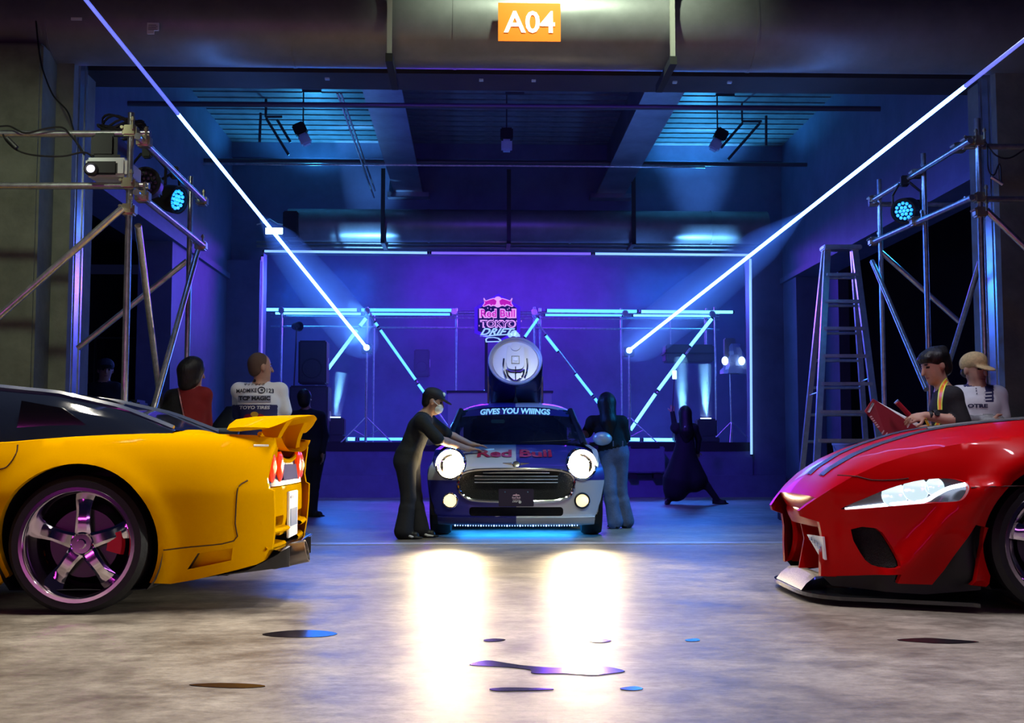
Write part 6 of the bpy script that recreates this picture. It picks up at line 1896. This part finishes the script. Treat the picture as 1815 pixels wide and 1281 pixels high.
S2 = Sdf(); S2.ell(hd_ + upn * .03 - fdn * .022, (.084, .098, .085), 'hair', .02, (rtn, fdn, upn)); S2.ell(hd_ - upn * .03 - fdn * .055, (.072, .05, .06), 'hair', .02, (rtn, fdn, upn)); S2.build('hair', PM_, t, .009)
S2 = Sdf(); S2.ell(hd_ + upn * .062 - fdn * .008, (.090, .105, .066), 'capdark', .02, (rtn, fdn, upn)); S2.ell(hd_ + upn * .036 + fdn * .112, (.070, .075, .012), 'capdark', .02, (rtn, unit(fdn - .2 * upn), unit(upn + .2 * fdn))); S2.build('cap', PM_, t, .008)
z = MB(); z.ball(hd_ + upn * .088 + fdn * .078 - np.array([0, .03, 0]), (.02, .02, .022)); z.build('cap_badge', mat('badge_ice', (.7, .9, .95), .5), t)
S2 = Sdf(); S2.ell(hd_ + fdn * .062 - upn * .055, (.062, .058, .058), 'mask', .02, (rtn, fdn, upn)); S2.build('face_mask', PM_, t, .007)
z = MB()
for s_ in (-1, 1):
    z.path([hd_ + fdn * .07 - upn * .03 + rtn * s_ * .055, hd_ + fdn * .03 - upn * .015 + rtn * s_ * .078, hd_ - fdn * .015 + upn * .005 + rtn * s_ * .085], .0035, 5)
z.build('mask_strap', PM_['mask'], t)
for s_, ax_ in (('L', j['anL']), ('R', j['anR'])):
    z = MB(); c_ = Vector(ax_); d_ = Vector((1, -.3, 0)).normalized(); sd = Vector((d_.y, -d_.x, 0))
    if sd.y > 0: sd = -sd
    z.path([c_ + d_ * -.04 + sd * .042 + Vector((0, 0, -.005)), c_ + d_ * .03 + sd * .045 + Vector((0, 0, -.035)), c_ + d_ * .10 + sd * .038 + Vector((0, 0, -.06)), c_ + d_ * .15 + sd * .02 + Vector((0, 0, -.066))], [.008, .011, .012, .006], 6); z.build('shoe_stripe', PM_['sole'], t)
rows = []
a = P(822, 797, D + .3)
for u_ in np.linspace(0, 1, 9):
    rows.append([tuple(P(824 + 52 * u_, 797 + 8 * v_ + 2.5 * math.sin(5 * u_ + 3 * v_), D + .40 + .15 * (1 - v_)) + Vector((0, 0, 0))) for v_ in np.linspace(0, 1, 6)])
z = MB(); z.grid(rows); z.grid([[(p[0], p[1], p[2] - .012) for p in r] for r in rows]); tag(z.build('cleaning_cloth', mat('pale_cloth', (.6, .85, .9), .9)), 'pale folded cleaning cloth under the wiping hands on the bonnet', 'cloth')

# -- woman in jeans behind the car's right side --------------------------------------
D = 12.9
t = mk_person('long haired woman in a black top and blue jeans seen from behind', (P(1092, 935, D).x, D, 0))
S1 = Sdf()
j = dict(head=P(1075, 716, D - .02), neck=P(1074, 741, D), pelvis=P(1087, 798, D), shL=P(1050, 748, D), shR=P(1102, 748, D), elL=P(1040, 768, D + .12), elR=P(1108, 778, D + .1), wrL=P(1030, 772, D - .10), wrR=P(1100, 795, D + .28),
         hipL=P(1078, 806, D), hipR=P(1099, 806, D), knL=P(1080, 868, D - .02), knR=P(1100, 868, D + .06), anL=P(1090, 930, D), anR=P(1110, 925, D + .1), toeL=(-.3, 1, 0), toeR=(.35, 1, 0))
for s_ in 'LR': j['an' + s_] = Vector((j['an' + s_].x, j['an' + s_].y, .085))
body(S1, j, 'black', 'jean', .9, .96, .03, legr=1.12)
head(S1, j['head'], (-.15, 1, -.35), (0, .2, 1))
hand(S1, j['wrL'], (-1, -.1, .1), (0, 0, 1), (0, -1, .3), .8); hand(S1, j['wrR'], (-.2, .8, -.3), (1, 0, 0), (0, 0, 1), .6)
S1.build('body', PM_, t, .010)
h_ = np.array(j['head'], float)
S2 = Sdf(); S2.ell(h_ + (0, -.01, .02), (.098, .105, .115), 'hair', .03); S2.cap(h_ + (0, -.05, 0), h_ + (.015, -.10, -.20), .095, .085, 'hair', .04); S2.cap(h_ + (.015, -.10, -.2), h_ + (.03, -.115, -.33), .085, .04, 'hair', .04); S2.build('hair', PM_, t, .011)
for px, nm in ((1087, 'belt_loop'), (1104, 'belt_loop')):
    z = MB(); p = P(px, 786, D - .145); z.box((p.x - .006, p.y, p.z - .03), (p.x + .006, p.y + .02, p.z + .03)); z.build(nm, PM_['jean'], t)

# -- woman in a long coat with a selfie stick ------------------------------------------
D = 18.8
t = mk_person('woman in a long black coat with a wide stance holding up a selfie stick', (P(1225, 893, D).x, D, 0))
S1 = Sdf()
j = dict(head=P(1214, 733, D), neck=P(1214, 751, D), pelvis=P(1214, 802, D), shL=P(1196, 758, D), shR=P(1230, 758, D), elL=P(1199, 748, D + .18), elR=P(1238, 778, D + .1), wrL=P(1192, 732, D + .15), wrR=P(1236, 800, D + .18),
         hipL=P(1206, 808, D), hipR=P(1222, 808, D), knL=P(1196, 852, D), knR=P(1245, 850, D), anL=P(1184, 888, D), anR=P(1270, 886, D), toeL=(-.3, -1, 0), toeR=(1, -.2, 0))
j['elL'] = P(1197, 762, D - .05)
for s_ in 'LR': j['an' + s_] = Vector((j['an' + s_].x, j['an' + s_].y, .085))
body(S1, j, 'coat', 'blackp', 2, .95, .0)
pv = np.array(j['pelvis'], float)
S1.cap(pv + (0, 0, .08), np.array(P(1203, 850, D)), .14, .25, 'coat', .06); S1.cap(pv, np.array(P(1230, 850, D)), .13, .20, 'coat', .06); S1.cap(np.array(P(1203, 850, D)), np.array(P(1198, 866, D)), .22, .20, 'coat', .05)
head(S1, j['head'], (-.4, 1, .2), (0, 0, 1))
hand(S1, j['wrL'], (0, 0, 1), (1, 0, 0), (0, -1, 0), 1.2)
hand(S1, j['wrR'], (.1, .5, -1), (1, 0, 0), (0, -1, 0), .5)
S1.build('body', PM_, t, .013)
h_ = np.array(j['head'], float)
S2 = Sdf(); S2.ell(h_ + (0, -.01, .02), (.095, .105, .115), 'hair', .03); S2.cap(h_ + (0, -.05, 0), h_ + (.0, -.09, -.28), .10, .11, 'hair', .04); S2.cap(h_ + (0, -.09, -.28), h_ + (.0, -.09, -.42), .11, .06, 'hair', .04); S2.build('hair', PM_, t, .013)
z = MB(); p = P(1214, 756, D - .24); z.ball(p, .012, 0, 8, 6); z.build('hair_clip', WHITEP, t)
t = thing('selfie_stick', 'thin selfie stick with a bright phone raised by the coat woman', 'selfie stick', P(1192, 735, D + .15))
z = MB(); z.tube(P(1191, 738, D + .12), P(1195, 672, D + .15), .009); z.build('stick', DP, t)
c_ = P(1195.5, 664, D + .15); z = MB(); z.box((c_.x - .035, c_.y - .006, c_.z - .07), (c_.x + .035, c_.y + .006, c_.z + .07), bev=.005); z.build('phone', tubemat('phone_screen', (.3, .6, 1), 3), t)

# -- man in safety straps reading a red folder ------------------------------------------
D = 8.6
t = mk_person('man in black shirt with reflective safety straps reading a red folder', (P(1690, 950, D).x, D, 0))
S1 = Sdf()
hp = P(1655, 648, D)
xb = P(1692, 800, D).x
j = dict(head=hp, neck=P(1674, 692, D), pelvis=P(1695, 818, D), shL=P(1672, 706, D + .19), shR=P(1689, 702, D - .17), elL=P(1668, 760, D + .24), elR=P(1706, 748, D - .22), wrL=P(1622, 762, D + .05), wrR=P(1640, 737, D - .18),
         hipL=P(1692, 826, D + .09), hipR=P(1696, 828, D - .09), knL=(xb - .02, D + .1, .47), knR=(xb + .02, D - .1, .47), anL=(xb, D + .1, .085), anR=(xb + .06, D - .1, .085), toeL=(-1, .1, 0), toeR=(-1, -.1, 0))
body(S1, j, 'black', 'blackp', .98, 1.12, .0, legr=1.1)
fd = unit((-.93, -.28, -.32)); upv = unit((-.25, 0, 1))
head(S1, hp, fd, upv, 1.02)
hand(S1, j['wrR'], (-1, -.05, -.15), (0, 0, 1), (.1, -.7, .7), .7); hand(S1, j['wrL'], (-.9, -.2, .2), (0, 0, 1), (0, -.9, -.4), .5, thumb=-1)
bod = S1.build('body', PM_, t, .008)
h_ = np.array(hp, float); upv = unit(upv - fd * np.dot(upv, fd)); rtv = np.cross(fd, upv)
S2 = Sdf(); A_ = (rtv, fd, upv)
S2.ell(h_ + upv * .048 - fd * .03, (.100, .110, .088), 'hair', .03, A_); S2.ell(h_ - fd * .07 - upv * .02, (.085, .06, .085), 'hair', .03, A_)
for k in range(14):
    an = k * 2.39; r_ = .06
    c_ = h_ + upv * (.07 + .02 * math.sin(k * 1.7)) - fd * (.03 - .07 * math.cos(an)) + rtv * .07 * math.sin(an)
    S2.ell(c_, (.035, .035, .03), 'hair', .02, A_)
S2.ell(h_ + upv * .068 + fd * .065, (.075, .03, .030), 'hair', .02, A_)
S2.build('hair', PM_, t, .008)
bv = BVHTree.FromPolygons([v.co[:] for v in bod.data.vertices], [tuple(p.vertices) for p in bod.data.polygons])
def project(bvh, p, d, off):
    r = bvh.ray_cast(Vector(p), Vector(d).normalized(), 6)
    return (r[0] - Vector(d).normalized() * off) if r[0] is not None else None
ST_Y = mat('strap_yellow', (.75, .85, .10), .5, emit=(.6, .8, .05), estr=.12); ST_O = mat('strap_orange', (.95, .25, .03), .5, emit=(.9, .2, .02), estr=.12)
def strap(pts, wds, par, bvh, dirv, mats_=(ST_Y, ST_O, ST_Y), D0=7.5, nm='safety_strap'):
    fr = (-1, -.55, .55, 1)
    pts = smooth_poly(pts, 5)
    for i in range(3):
        rows = []
        for k, (x, y) in enumerate(pts):
            a0 = np.array(pts[max(k - 1, 0)]); a1 = np.array(pts[min(k + 1, len(pts) - 1)]); tn = unit(a1 - a0); nn = np.array([-tn[1], tn[0]])
            w_ = np.interp(k / (len(pts) - 1), np.linspace(0, 1, len(wds)), wds)
            row = []
            for f_ in (fr[i], fr[i + 1]):
                q_ = np.array((x, y)) + nn * f_ * w_
                p = project(bvh, (0, 0, EYE), ray(*q_), .007)
                if p is None: row = None; break
                row.append(p)
            if row: rows.append(row)
        if len(rows) > 1:
            z = MB(); z.grid(rows); z.build(nm, mats_[i], par)
def strap_(*a, **k): strap(*a, **k)
_d = None
def project(bvh, p, d, off):
    d = Vector(d).normalized()
    r = bvh.ray_cast(Vector(p), d, 40)
    return (r[0] - d * off) if r[0] is not None else None
strap([(1686, 668), (1676, 676), (1669, 690), (1666, 710), (1666, 726)], [3, 4, 5, 4.5, 4], t, bv, None)
strap([(1649, 694), (1645, 705), (1641, 720)], [1.2, 1.5, 1.5], t, bv, None, (ST_Y, PM_['black'], ST_Y))
strap([(1663, 748), (1658, 762), (1662, 768)], [4, 5, 4], t, bv, None)
strap([(1640, 742), (1646, 755), (1645, 766)], [2, 2.5, 2], t, bv, None)
z = MB(); c_ = Vector(j['wrR']); z.lathe(c_ + Vector((.035, 0, 0)), (1, 0, .1), [(.036, -.012), (.039, 0), (.036, .012)], 20); z.build('wrist_band', BLACK, t)
z = MB(); z.lathe(c_ + Vector((.07, 0, .002)), (1, 0, .1), [(.040, -.014), (.043, 0), (.040, .014)], 20); z.lathe(c_ + Vector((.07, -.04, .015)), (0, -1, .3), [(.0, .012), (.018, .012), (.02, 0)], 16); z.build('watch', BLACK, t)
# folder
t = thing('folder', 'open dark red folder with white pages held by the man in straps', 'folder', P(1580, 785, D - .1))
def FP(px, py, d_=0): return P(px, py, D - .12 + d_)
FR = mat('folder_red', (.20, .008, .02), .5)
cov = [FP(1532, 728, -.02), FP(1547, 706, .02), FP(1628, 758, .1), FP(1608, 786, .0), FP(1574, 783, -.06)]
z = MB(); z.prism(cov, (0, -.008, -.004)); z.build('cover', FR, t, smooth=0)
z = MB(); z.prism([FP(1548, 709, .10), FP(1629, 752, .16), FP(1622, 766, .14), FP(1600, 757, .08), FP(1574, 737, .06), FP(1562, 722, .05), FP(1545, 719, .04)], (0, -.012, .004)); z.build('pages', WHITEP, t, smooth=0)
z = MB(); z.prism([FP(1537, 730, -.05), FP(1546, 713, -.01), FP(1549, 715, -.01), FP(1541, 731, -.05)], (0, -.008, 0)); z.build('spine_clip', ALU, t, smooth=0)
z2 = MB(); 
for k in range(6):
    z2.prism([FP(1541 + k * 2.6, 738 + k * 3.6, -.06), FP(1545 + k * 2.6, 736.5 + k * 3.6, -.06), FP(1546 + k * 2.6, 738.5 + k * 3.6, -.06), FP(1542.5 + k * 2.6, 740 + k * 3.6, -.06)], (0, -.002, 0))
for px, py in ((1562, 768), (1568, 772), (1574, 774), (1607, 757)):
    z2.prism([FP(px, py, -.08), FP(px + 4, py - 6, -.08), FP(px + 5.5, py - 5, -.08), FP(px + 2, py + 1.5, -.08)], (0, -.002, 0))
z2.build('cover_print', mat('folder_print', (.55, .42, .42), .6), t, smooth=0)
t = thing('red_marker', 'dark red tube held in the hand above the folder', 'marker', P(1600, 730, D - .2))
z = MB(); z.tube(P(1589, 712, D - .2), P(1612, 736, D - .2), .018, n=14); z.build('barrel', mat('marker_red', (.30, .01, .02), .35), t)
z = MB(); z.tube(P(1588, 711, D - .2), P(1590, 713, D - .2), .019, n=14); z.build('tip_cap', ALU, t)

# -- man with beige cap and folded arms -------------------------------------------------
D = 8.9
t = mk_person('man with a beige cap and white racing polo folding his arms', (P(1735, 950, D).x, D, 0))
S1 = Sdf()
hp = P(1728, 655, D); xb = P(1740, 800, D).x
j = dict(head=hp, neck=P(1732, 687, D), pelvis=P(1738, 800, D), shL=P(1698, 700, D + .06), shR=P(1768, 700, D + .02), elL=P(1706, 745, D - .08), elR=P(1778, 748, D - .02), wrL=P(1755, 748, D - .24), wrR=P(1712, 744, D - .26),
         hipL=P(1730, 812, D), hipR=P(1752, 812, D), knL=(xb - .09, D, .47), knR=(xb + .1, D, .47), anL=(xb - .1, D, .085), anR=(xb + .12, D, .085), toeL=(-.2, -1, 0), toeR=(.3, -1, 0))
body(S1, j, 'white', 'blackp', .80, 1.04, 0)
S1.p = [q for q in S1.p]
S1.cap(j['elL'], j['wrL'], .044, .034, 'grey', .01, -.006); S1.cap(j['elR'], j['wrR'], .044, .034, 'grey', .01, -.006)
fd = unit((.42, -.9, -.10)); upv = np.array((0, 0, 1.))
head(S1, hp, fd, upv, 1.0)
hand(S1, j['wrL'], (1, .1, -.15), (0, 0, 1), (0, -1, 0), .5); hand(S1, j['wrR'], (-1, .25, .1), (0, 0, 1), (0, -1, 0), .6)
def rec(cen, bm, names):
    wi = names.index('white')
    r = P(1758, 685, D); 
    pxs = 907.5 + FOC * cen[:, 0] / cen[:, 1]
    yy = cen[:, 2]
    zz = lambda py: P(1740, py, D - .1).z
    w_ = bm == wi
    out_ = [(w_ & (pxs > 1747) & (pxs < 1762) & (yy > zz(712)) & (cen[:, 1] < D), 'navy'), (w_ & (yy > zz(684)) & (np.abs(pxs - 1733) < 24), 'navy'), (w_ & (yy < zz(768)) & (pxs > 1718) & (pxs < 1748), 'red')]
    return out_
bod = S1.build('body', PM_, t, .008, rec)
h_ = np.array(hp, float); rtv = np.cross(fd, upv); A_ = (rtv, fd, upv)
S2 = Sdf(); S2.ell(h_ + upv * .052 - fd * .012, (.094, .108, .085), 'capbeige', .02, A_); S2.ell(h_ + upv * .018 + fd * .108, (.074, .070, .012), 'capbeige', .02, (rtv, unit(fd - .38 * upv), unit(upv + .38 * fd))); S2.build('cap', PM_, t, .008)
S2 = Sdf(); S2.ell(h_ - upv * .02 - fd * .05, (.080, .055, .05), 'hair', .02, A_); S2.build('hair', PM_, t, .009)
bv = BVHTree.FromPolygons([v.co[:] for v in bod.data.vertices], [tuple(p.vertices) for p in bod.data.polygons])
def print_on(bvh, s, cx_, cy_, wd, ht, m_, par, nm='shirt_print', bold=.02, shear=0, off=.006, maxlen=2.0, warp=None):
    A, fs = text2d(s, width=wd, height=ht, bold=bold, shear=shear)
    A, fs = fine_text(A, fs, maxlen)
    vs = []
    for x, y in A:
        yy = cy_ - y + (warp(x) if warp else 0)
        p = project(bvh, (0, 0, EYE), ray(cx_ + x, yy), off)
        vs.append(p if p is not None else None)
    fs = [f for f in fs if all(vs[i] is not None for i in f) and max((vs[f[0]] - vs[f[k]]).length for k in (1, 2)) < .06]
    z = MB(); z.add([v if v is not None else Vector((0, 0, -1)) for v in vs], fs)
    keep = sorted({i for f in fs for i in f}); mp_ = {k: i for i, k in enumerate(keep)}
    z.v = [z.v[k] for k in keep]; z.f = [tuple(mp_[i] for i in f) for f in fs]
    if z.f: z.build(nm, m_, par, smooth=0)
def patch(bvh, poly, m_, par, nm, off=.005, sp=1.5):
    v, f = cdt(poly, [], sp, lambda x, y: project(bvh, (0, 0, EYE), ray(x, y), off) or Vector((0, 0, -9)))
    f = [q_ for q_ in f if all(v[i].z > -5 for i in q_)]
    z = MB(); z.add(v, f); keep = sorted({i for q_ in f for i in q_}); mp_ = {k: i for i, k in enumerate(keep)}
    z.v = [z.v[k] for k in keep]; z.f = [tuple(mp_[i] for i in q_) for q_ in f]; z.m = [0] * len(f)
    if z.f: z.build(nm, m_, par, smooth=0)
NAVP = mat('print_navy', (.02, .02, .07), .7)
print_on(bv, 'OTRE', 1733, 719, 36, 7, NAVP, t, bold=.05)
for py in (690, 694.5, 699.5):
    patch(bv, circ(1730 + (py - 690) * .15, py - 2, 1.1, 8), NAVP, t, 'button', sp=2)
for k in range(3):
    patch(bv, [(1744, 695 + k * 6), (1758, 694 + k * 6), (1758, 696.5 + k * 6), (1744, 697.5 + k * 6)], mat('print_pale', (.6, .6, .65), .7), t, 'shirt_print')

# -- racing driver in a printed shirt, seen from behind -----------------------------------
D = 10.4
t = mk_person('man with shaved head in a white and navy racing shirt seen from behind', (P(462, 950, D).x, D, 0))
S1 = Sdf()
hp = P(462, 650, D); xb = P(462, 800, D).x
j = dict(head=hp, neck=P(460, 684, D), pelvis=P(460, 792, D), shL=P(424, 692, D), shR=P(496, 692, D + .05), elL=P(424, 735, D + .22), elR=P(505, 728, D + .05), wrL=P(445, 760, D + .35), wrR=P(488, 752, D + .30),
         hipL=P(450, 806, D), hipR=P(474, 806, D), knL=(xb - .1, D, .47), knR=(xb + .12, D, .47), anL=(xb - .12, D, .085), anR=(xb + .14, D, .085), toeL=(-.2, 1, 0), toeR=(.3, 1, 0))
body(S1, j, 'white', 'blackp', 1.0, 1.16, 0)
fd = unit((.8, .6, 0)); upv = np.array((0, 0, 1.))
head(S1, hp, fd, upv, 1.04)
hand(S1, j['wrL'], (1, .4, -.2), (0, 0, 1), (0, -.3, 1), .7); hand(S1, j['wrR'], (-1, .4, -.2), (0, 0, 1), (0, -.3, 1), .7)
zsplit = P(460, 716, D - .13).z
def rec2(cen, bm, names):
    w_ = bm == names.index('white')
    pxs = 907.5 + FOC * cen[:, 0] / cen[:, 1]
    return [(w_ & (cen[:, 2] < zsplit) & (pxs < 492), 'navy')]
bod = S1.build('body', PM_, t, .008, rec2)
h_ = np.array(hp, float); rtv = np.cross(fd, upv); A_ = (rtv, fd, upv)
S2 = Sdf(); S2.ell(h_ + upv * .026 - fd * .022, (.0835, .098, .101), 'buzz', .02, A_); S2.ell(h_ - fd * .055 - upv * .03, (.07, .05, .06), 'buzz', .02, A_); S2.build('hair', PM_, t, .008)
bv = BVHTree.FromPolygons([v.co[:] for v in bod.data.vertices], [tuple(p.vertices) for p in bod.data.polygons])
INK = mat('print_black', (.012, .012, .02), .7); WHP = mat('print_white', (.85, .85, .88), .7); BUR = mat('print_crimson', (.35, .01, .03), .7); GLD = mat('print_gold', (.75, .42, .03), .6)
wp = lambda x: .0025 * x * x
print_on(bv, 'マッドマイク', 451, 681, 37, 4, INK, t, shear=.2, warp=None)
patch(bv, circ(451, 674.5, 2.9, 14), INK, t, 'shirt_print')
print_on(bv, 'MADMIKE', 437, 691.5, 36, 7, INK, t, bold=.02, warp=lambda x: -.05 * (x - 10))
print_on(bv, '123', 479, 692.3, 13, 7.4, INK, t, bold=.02, warp=lambda x: .1 * x)
# ring badge
ring_o = circ(463.5, 691, 7.0, 28, 5.9); ring_i = circ(463.5, 691, 5.2, 28, 4.3)
v, f = cdt(ring_o, [ring_i], 1.5, lambda x, y: project(bv, (0, 0, EYE), ray(x, y), .006)); z = MB(); z.add(v, f); z.build('shirt_print', INK, t, smooth=0)
patch(bv, [(460.5, 690.5), (464, 689), (467, 690), (465.5, 692), (465, 694), (463.5, 692)], INK, t, 'shirt_print', .007)
patch(bv, [(422, 701), (480, 700.5), (480, 712.5), (422, 713)], mat('print_grey', (.30, .30, .38), .7), t, 'shirt_print', .005)
print_on(bv, 'TCP MAGIC', 451, 705.5, 56, 7.5, INK, t, bold=.05, off=.008)
print_on(bv, 'TOYO TIRES', 451.5, 722, 54, 6, WHP, t, bold=.03, shear=.15)
patch(bv, circ(451, 734, 7, 18, 4.6), GLD, t, 'emblem', .007); patch(bv, [(447, 737), (455, 737), (453, 744), (449, 744)], GLD, t, 'emblem', .007)
for s_ in (-1, 1):
    patch(bv, [(451 + s_ * 5, 737), (451 + s_ * 9, 733), (451 + s_ * 15, 734.5), (451 + s_ * 19, 738), (451 + s_ * 20, 743), (451 + s_ * 15, 744), (451 + s_ * 11, 745), (451 + s_ * 6, 743)], BUR, t, 'emblem', .006)
print_on(bv, 'Red Bull', 451, 751, 40, 7, BUR, t, bold=.02)

# -- woman with a bob in a red top under a black jacket -------------------------------------
D = 9.8
t = mk_person('woman with a dark bob in a red and black coat seen from behind', (P(335, 950, D).x, D, 0))
S1 = Sdf()
hp = P(342, 659, D); xb = P(335, 800, D).x
j = dict(head=hp, neck=P(337, 690, D), pelvis=P(328, 800, D), shL=P(306, 704, D), shR=P(362, 700, D + .02), elL=P(284, 748, D + .05), elR=P(366, 750, D + .08), wrL=P(283, 770, D + .2), wrR=P(350, 775, D + .28),
         hipL=P(318, 812, D), hipR=P(342, 812, D), knL=(xb - .08, D, .47), knR=(xb + .08, D, .47), anL=(xb - .08, D, .085), anR=(xb + .08, D, .085), toeL=(0, 1, 0), toeR=(.2, 1, 0))
body(S1, j, 'red', 'blackp', 2, 1.02, 0, sc=.92)
S1.ell(np.array(P(318, 775, D)), (.2, .15, .28), 'red', .06)
fd = unit((.75, .66, -.1)); head(S1, hp, fd, (0, 0, 1), .93)
hand(S1, j['wrL'], (.3, .5, -.8), (1, 0, 0), (-1, 0, 0), .5); hand(S1, j['wrR'], (.2, .8, -.5), (1, 0, 0), (0, 0, 1), .5)
def rec3(cen, bm, names):
    r_ = bm == names.index('red'); pxs = 907.5 + FOC * cen[:, 0] / cen[:, 1]
    lim = 317 + (cen[:, 2] - P(300, 690, D).z) * -48
    return [(r_ & (pxs < lim), 'black')]
bod = S1.build('body', PM_, t, .009, rec3)
h_ = np.array(hp, float); upv = np.array((0, 0, 1.)); rtv = np.cross(fd, upv); A_ = (unit(rtv), fd, upv)
S2 = Sdf(); S2.ell(h_ + upv * .025 - fd * .012, (.098, .108, .108), 'hair', .03, A_); S2.cap(h_ - fd * .05, h_ - fd * .05 - upv * .10, .085, .075, 'hair', .03); S2.ell(h_ - upv * .06 - fd * .02, (.094, .075, .07), 'hair', .03, A_); S2.build('hair', PM_, t, .009)
bv = BVHTree.FromPolygons([v.co[:] for v in bod.data.vertices], [tuple(p.vertices) for p in bod.data.polygons])
z = MB(); pts = [project(bv, (0, 0, EYE), ray(*q_), .008) for q_ in smooth_poly([(316, 688), (319, 705), (324, 730), (330, 752), (334, 768)], 4)]
z.path([p for p in pts if p is not None], .006, 6); z.build('chain_strap', mat('strap_chain', (.45, .2, .2), .3, .6), t)

# -- dark figure behind the wing, cameraman in the far left --------------------------------
D = 15.2
t = mk_person('person all in black standing behind the yellow car wing', (P(550, 915, D).x, D, 0))
S1 = Sdf()
j = dict(head=P(540, 706, D), neck=P(543, 727, D), pelvis=P(552, 800, D), shL=P(524, 737, D), shR=P(568, 738, D), elL=P(520, 775, D + .1), elR=P(576, 772, D - .02), wrL=P(535, 790, D + .25), wrR=P(572, 800, D - .1),
         hipL=P(542, 812, D), hipR=P(562, 812, D), knL=P(540, 862, D), knR=P(556, 862, D), anL=P(538, 905, D), anR=P(552, 905, D), toeL=(-.2, 1, 0), toeR=(.9, -.3, 0))
for s_ in 'LR': j['an' + s_] = Vector((j['an' + s_].x, j['an' + s_].y, .085))
body(S1, j, 'black', 'blackp', 2, 1.1, .02, legr=1.15); head(S1, j['head'], (.25, 1, 0), (0, 0, 1))
hand(S1, j['wrL'], (0, .5, -1), (1, 0, 0), (0, -1, 0), .5); hand(S1, j['wrR'], (.1, .1, -1), (0, 1, 0), (1, 0, 0), .5)
S1.build('body', PM_, t, .012)
S2 = Sdf(); h_ = np.array(j['head'], float); S2.ell(h_ + (-.005, -.01, .025), (.092, .098, .10), 'hair', .03); S2.ell(h_ + (0, -.05, -.05), (.075, .06, .07), 'hair', .03); S2.build('hair', PM_, t, .012)
z = MB(); z.ball(h_ + (.09, -.05, -.02), .01, 0, 8, 6); z.build('hair_highlight', WHITEP, t)  # white ball in place of a tiny highlight on the hair
D = 13.6
t = mk_person('dark capped cameraman standing far left behind the yellow car', (P(183, 930, D).x, D, 0))
S1 = Sdf()
xb = P(183, 800, D).x
j = dict(head=P(187, 655, D), neck=P(184, 678, D), pelvis=P(182, 770, D), shL=P(160, 690, D), shR=P(205, 688, D), elL=P(148, 740, D + .05), elR=P(214, 735, D + .1), wrL=P(142, 752, D - .2), wrR=P(232, 742, D + .1),
         hipL=P(172, 785, D), hipR=P(192, 785, D), knL=(xb - .1, D, .49), knR=(xb + .1, D, .49), anL=(xb - .12, D, .085), anR=(xb + .12, D, .085), toeL=(0, -1, 0), toeR=(.3, -1, 0))
body(S1, j, 'black', 'blackp', .95, 1.12, 0); head(S1, j['head'], (.4, -.9, -.1), (0, 0, 1))
hand(S1, j['wrL'], (-.6, -.6, .1), (0, 0, 1), (0, -1, .5), .8); hand(S1, j['wrR'], (1, .1, 0), (0, 0, 1), (0, -1, .5), .9)
S1.build('body', PM_, t, .011)
S2 = Sdf(); h_ = np.array(j['head'], float); S2.ell(h_ + (0, 0, .05), (.095, .108, .085), 'capdark', .02); S2.ell(h_ + (.05, -.12, .045), (.07, .06, .012), 'capdark', .02); S2.build('cap', PM_, t, .011)

# ================================================================== HAZE
HZ = bpy.data.materials.new('stage_haze'); HZ.use_nodes = True; HZ.cycles.homogeneous_volume = True
nt = HZ.node_tree; nt.nodes.clear()
o_ = nt.nodes.new('ShaderNodeOutputMaterial'); vs_ = nt.nodes.new('ShaderNodeVolumeScatter')
vs_.inputs['Color'].default_value = (.75, .8, 1, 1); vs_.inputs['Density'].default_value = .016; vs_.inputs['Anisotropy'].default_value = .25
nt.links.new(vs_.outputs[0], o_.inputs['Volume'])
z = MB(); z.box((-5.5, YB - .45, 1.02), (6.8, 29.9, 6.2)); tag(z.build('haze', HZ, None, True, 0), 'thin bluish haze filling the stage bay', 'haze', None, 'stuff')
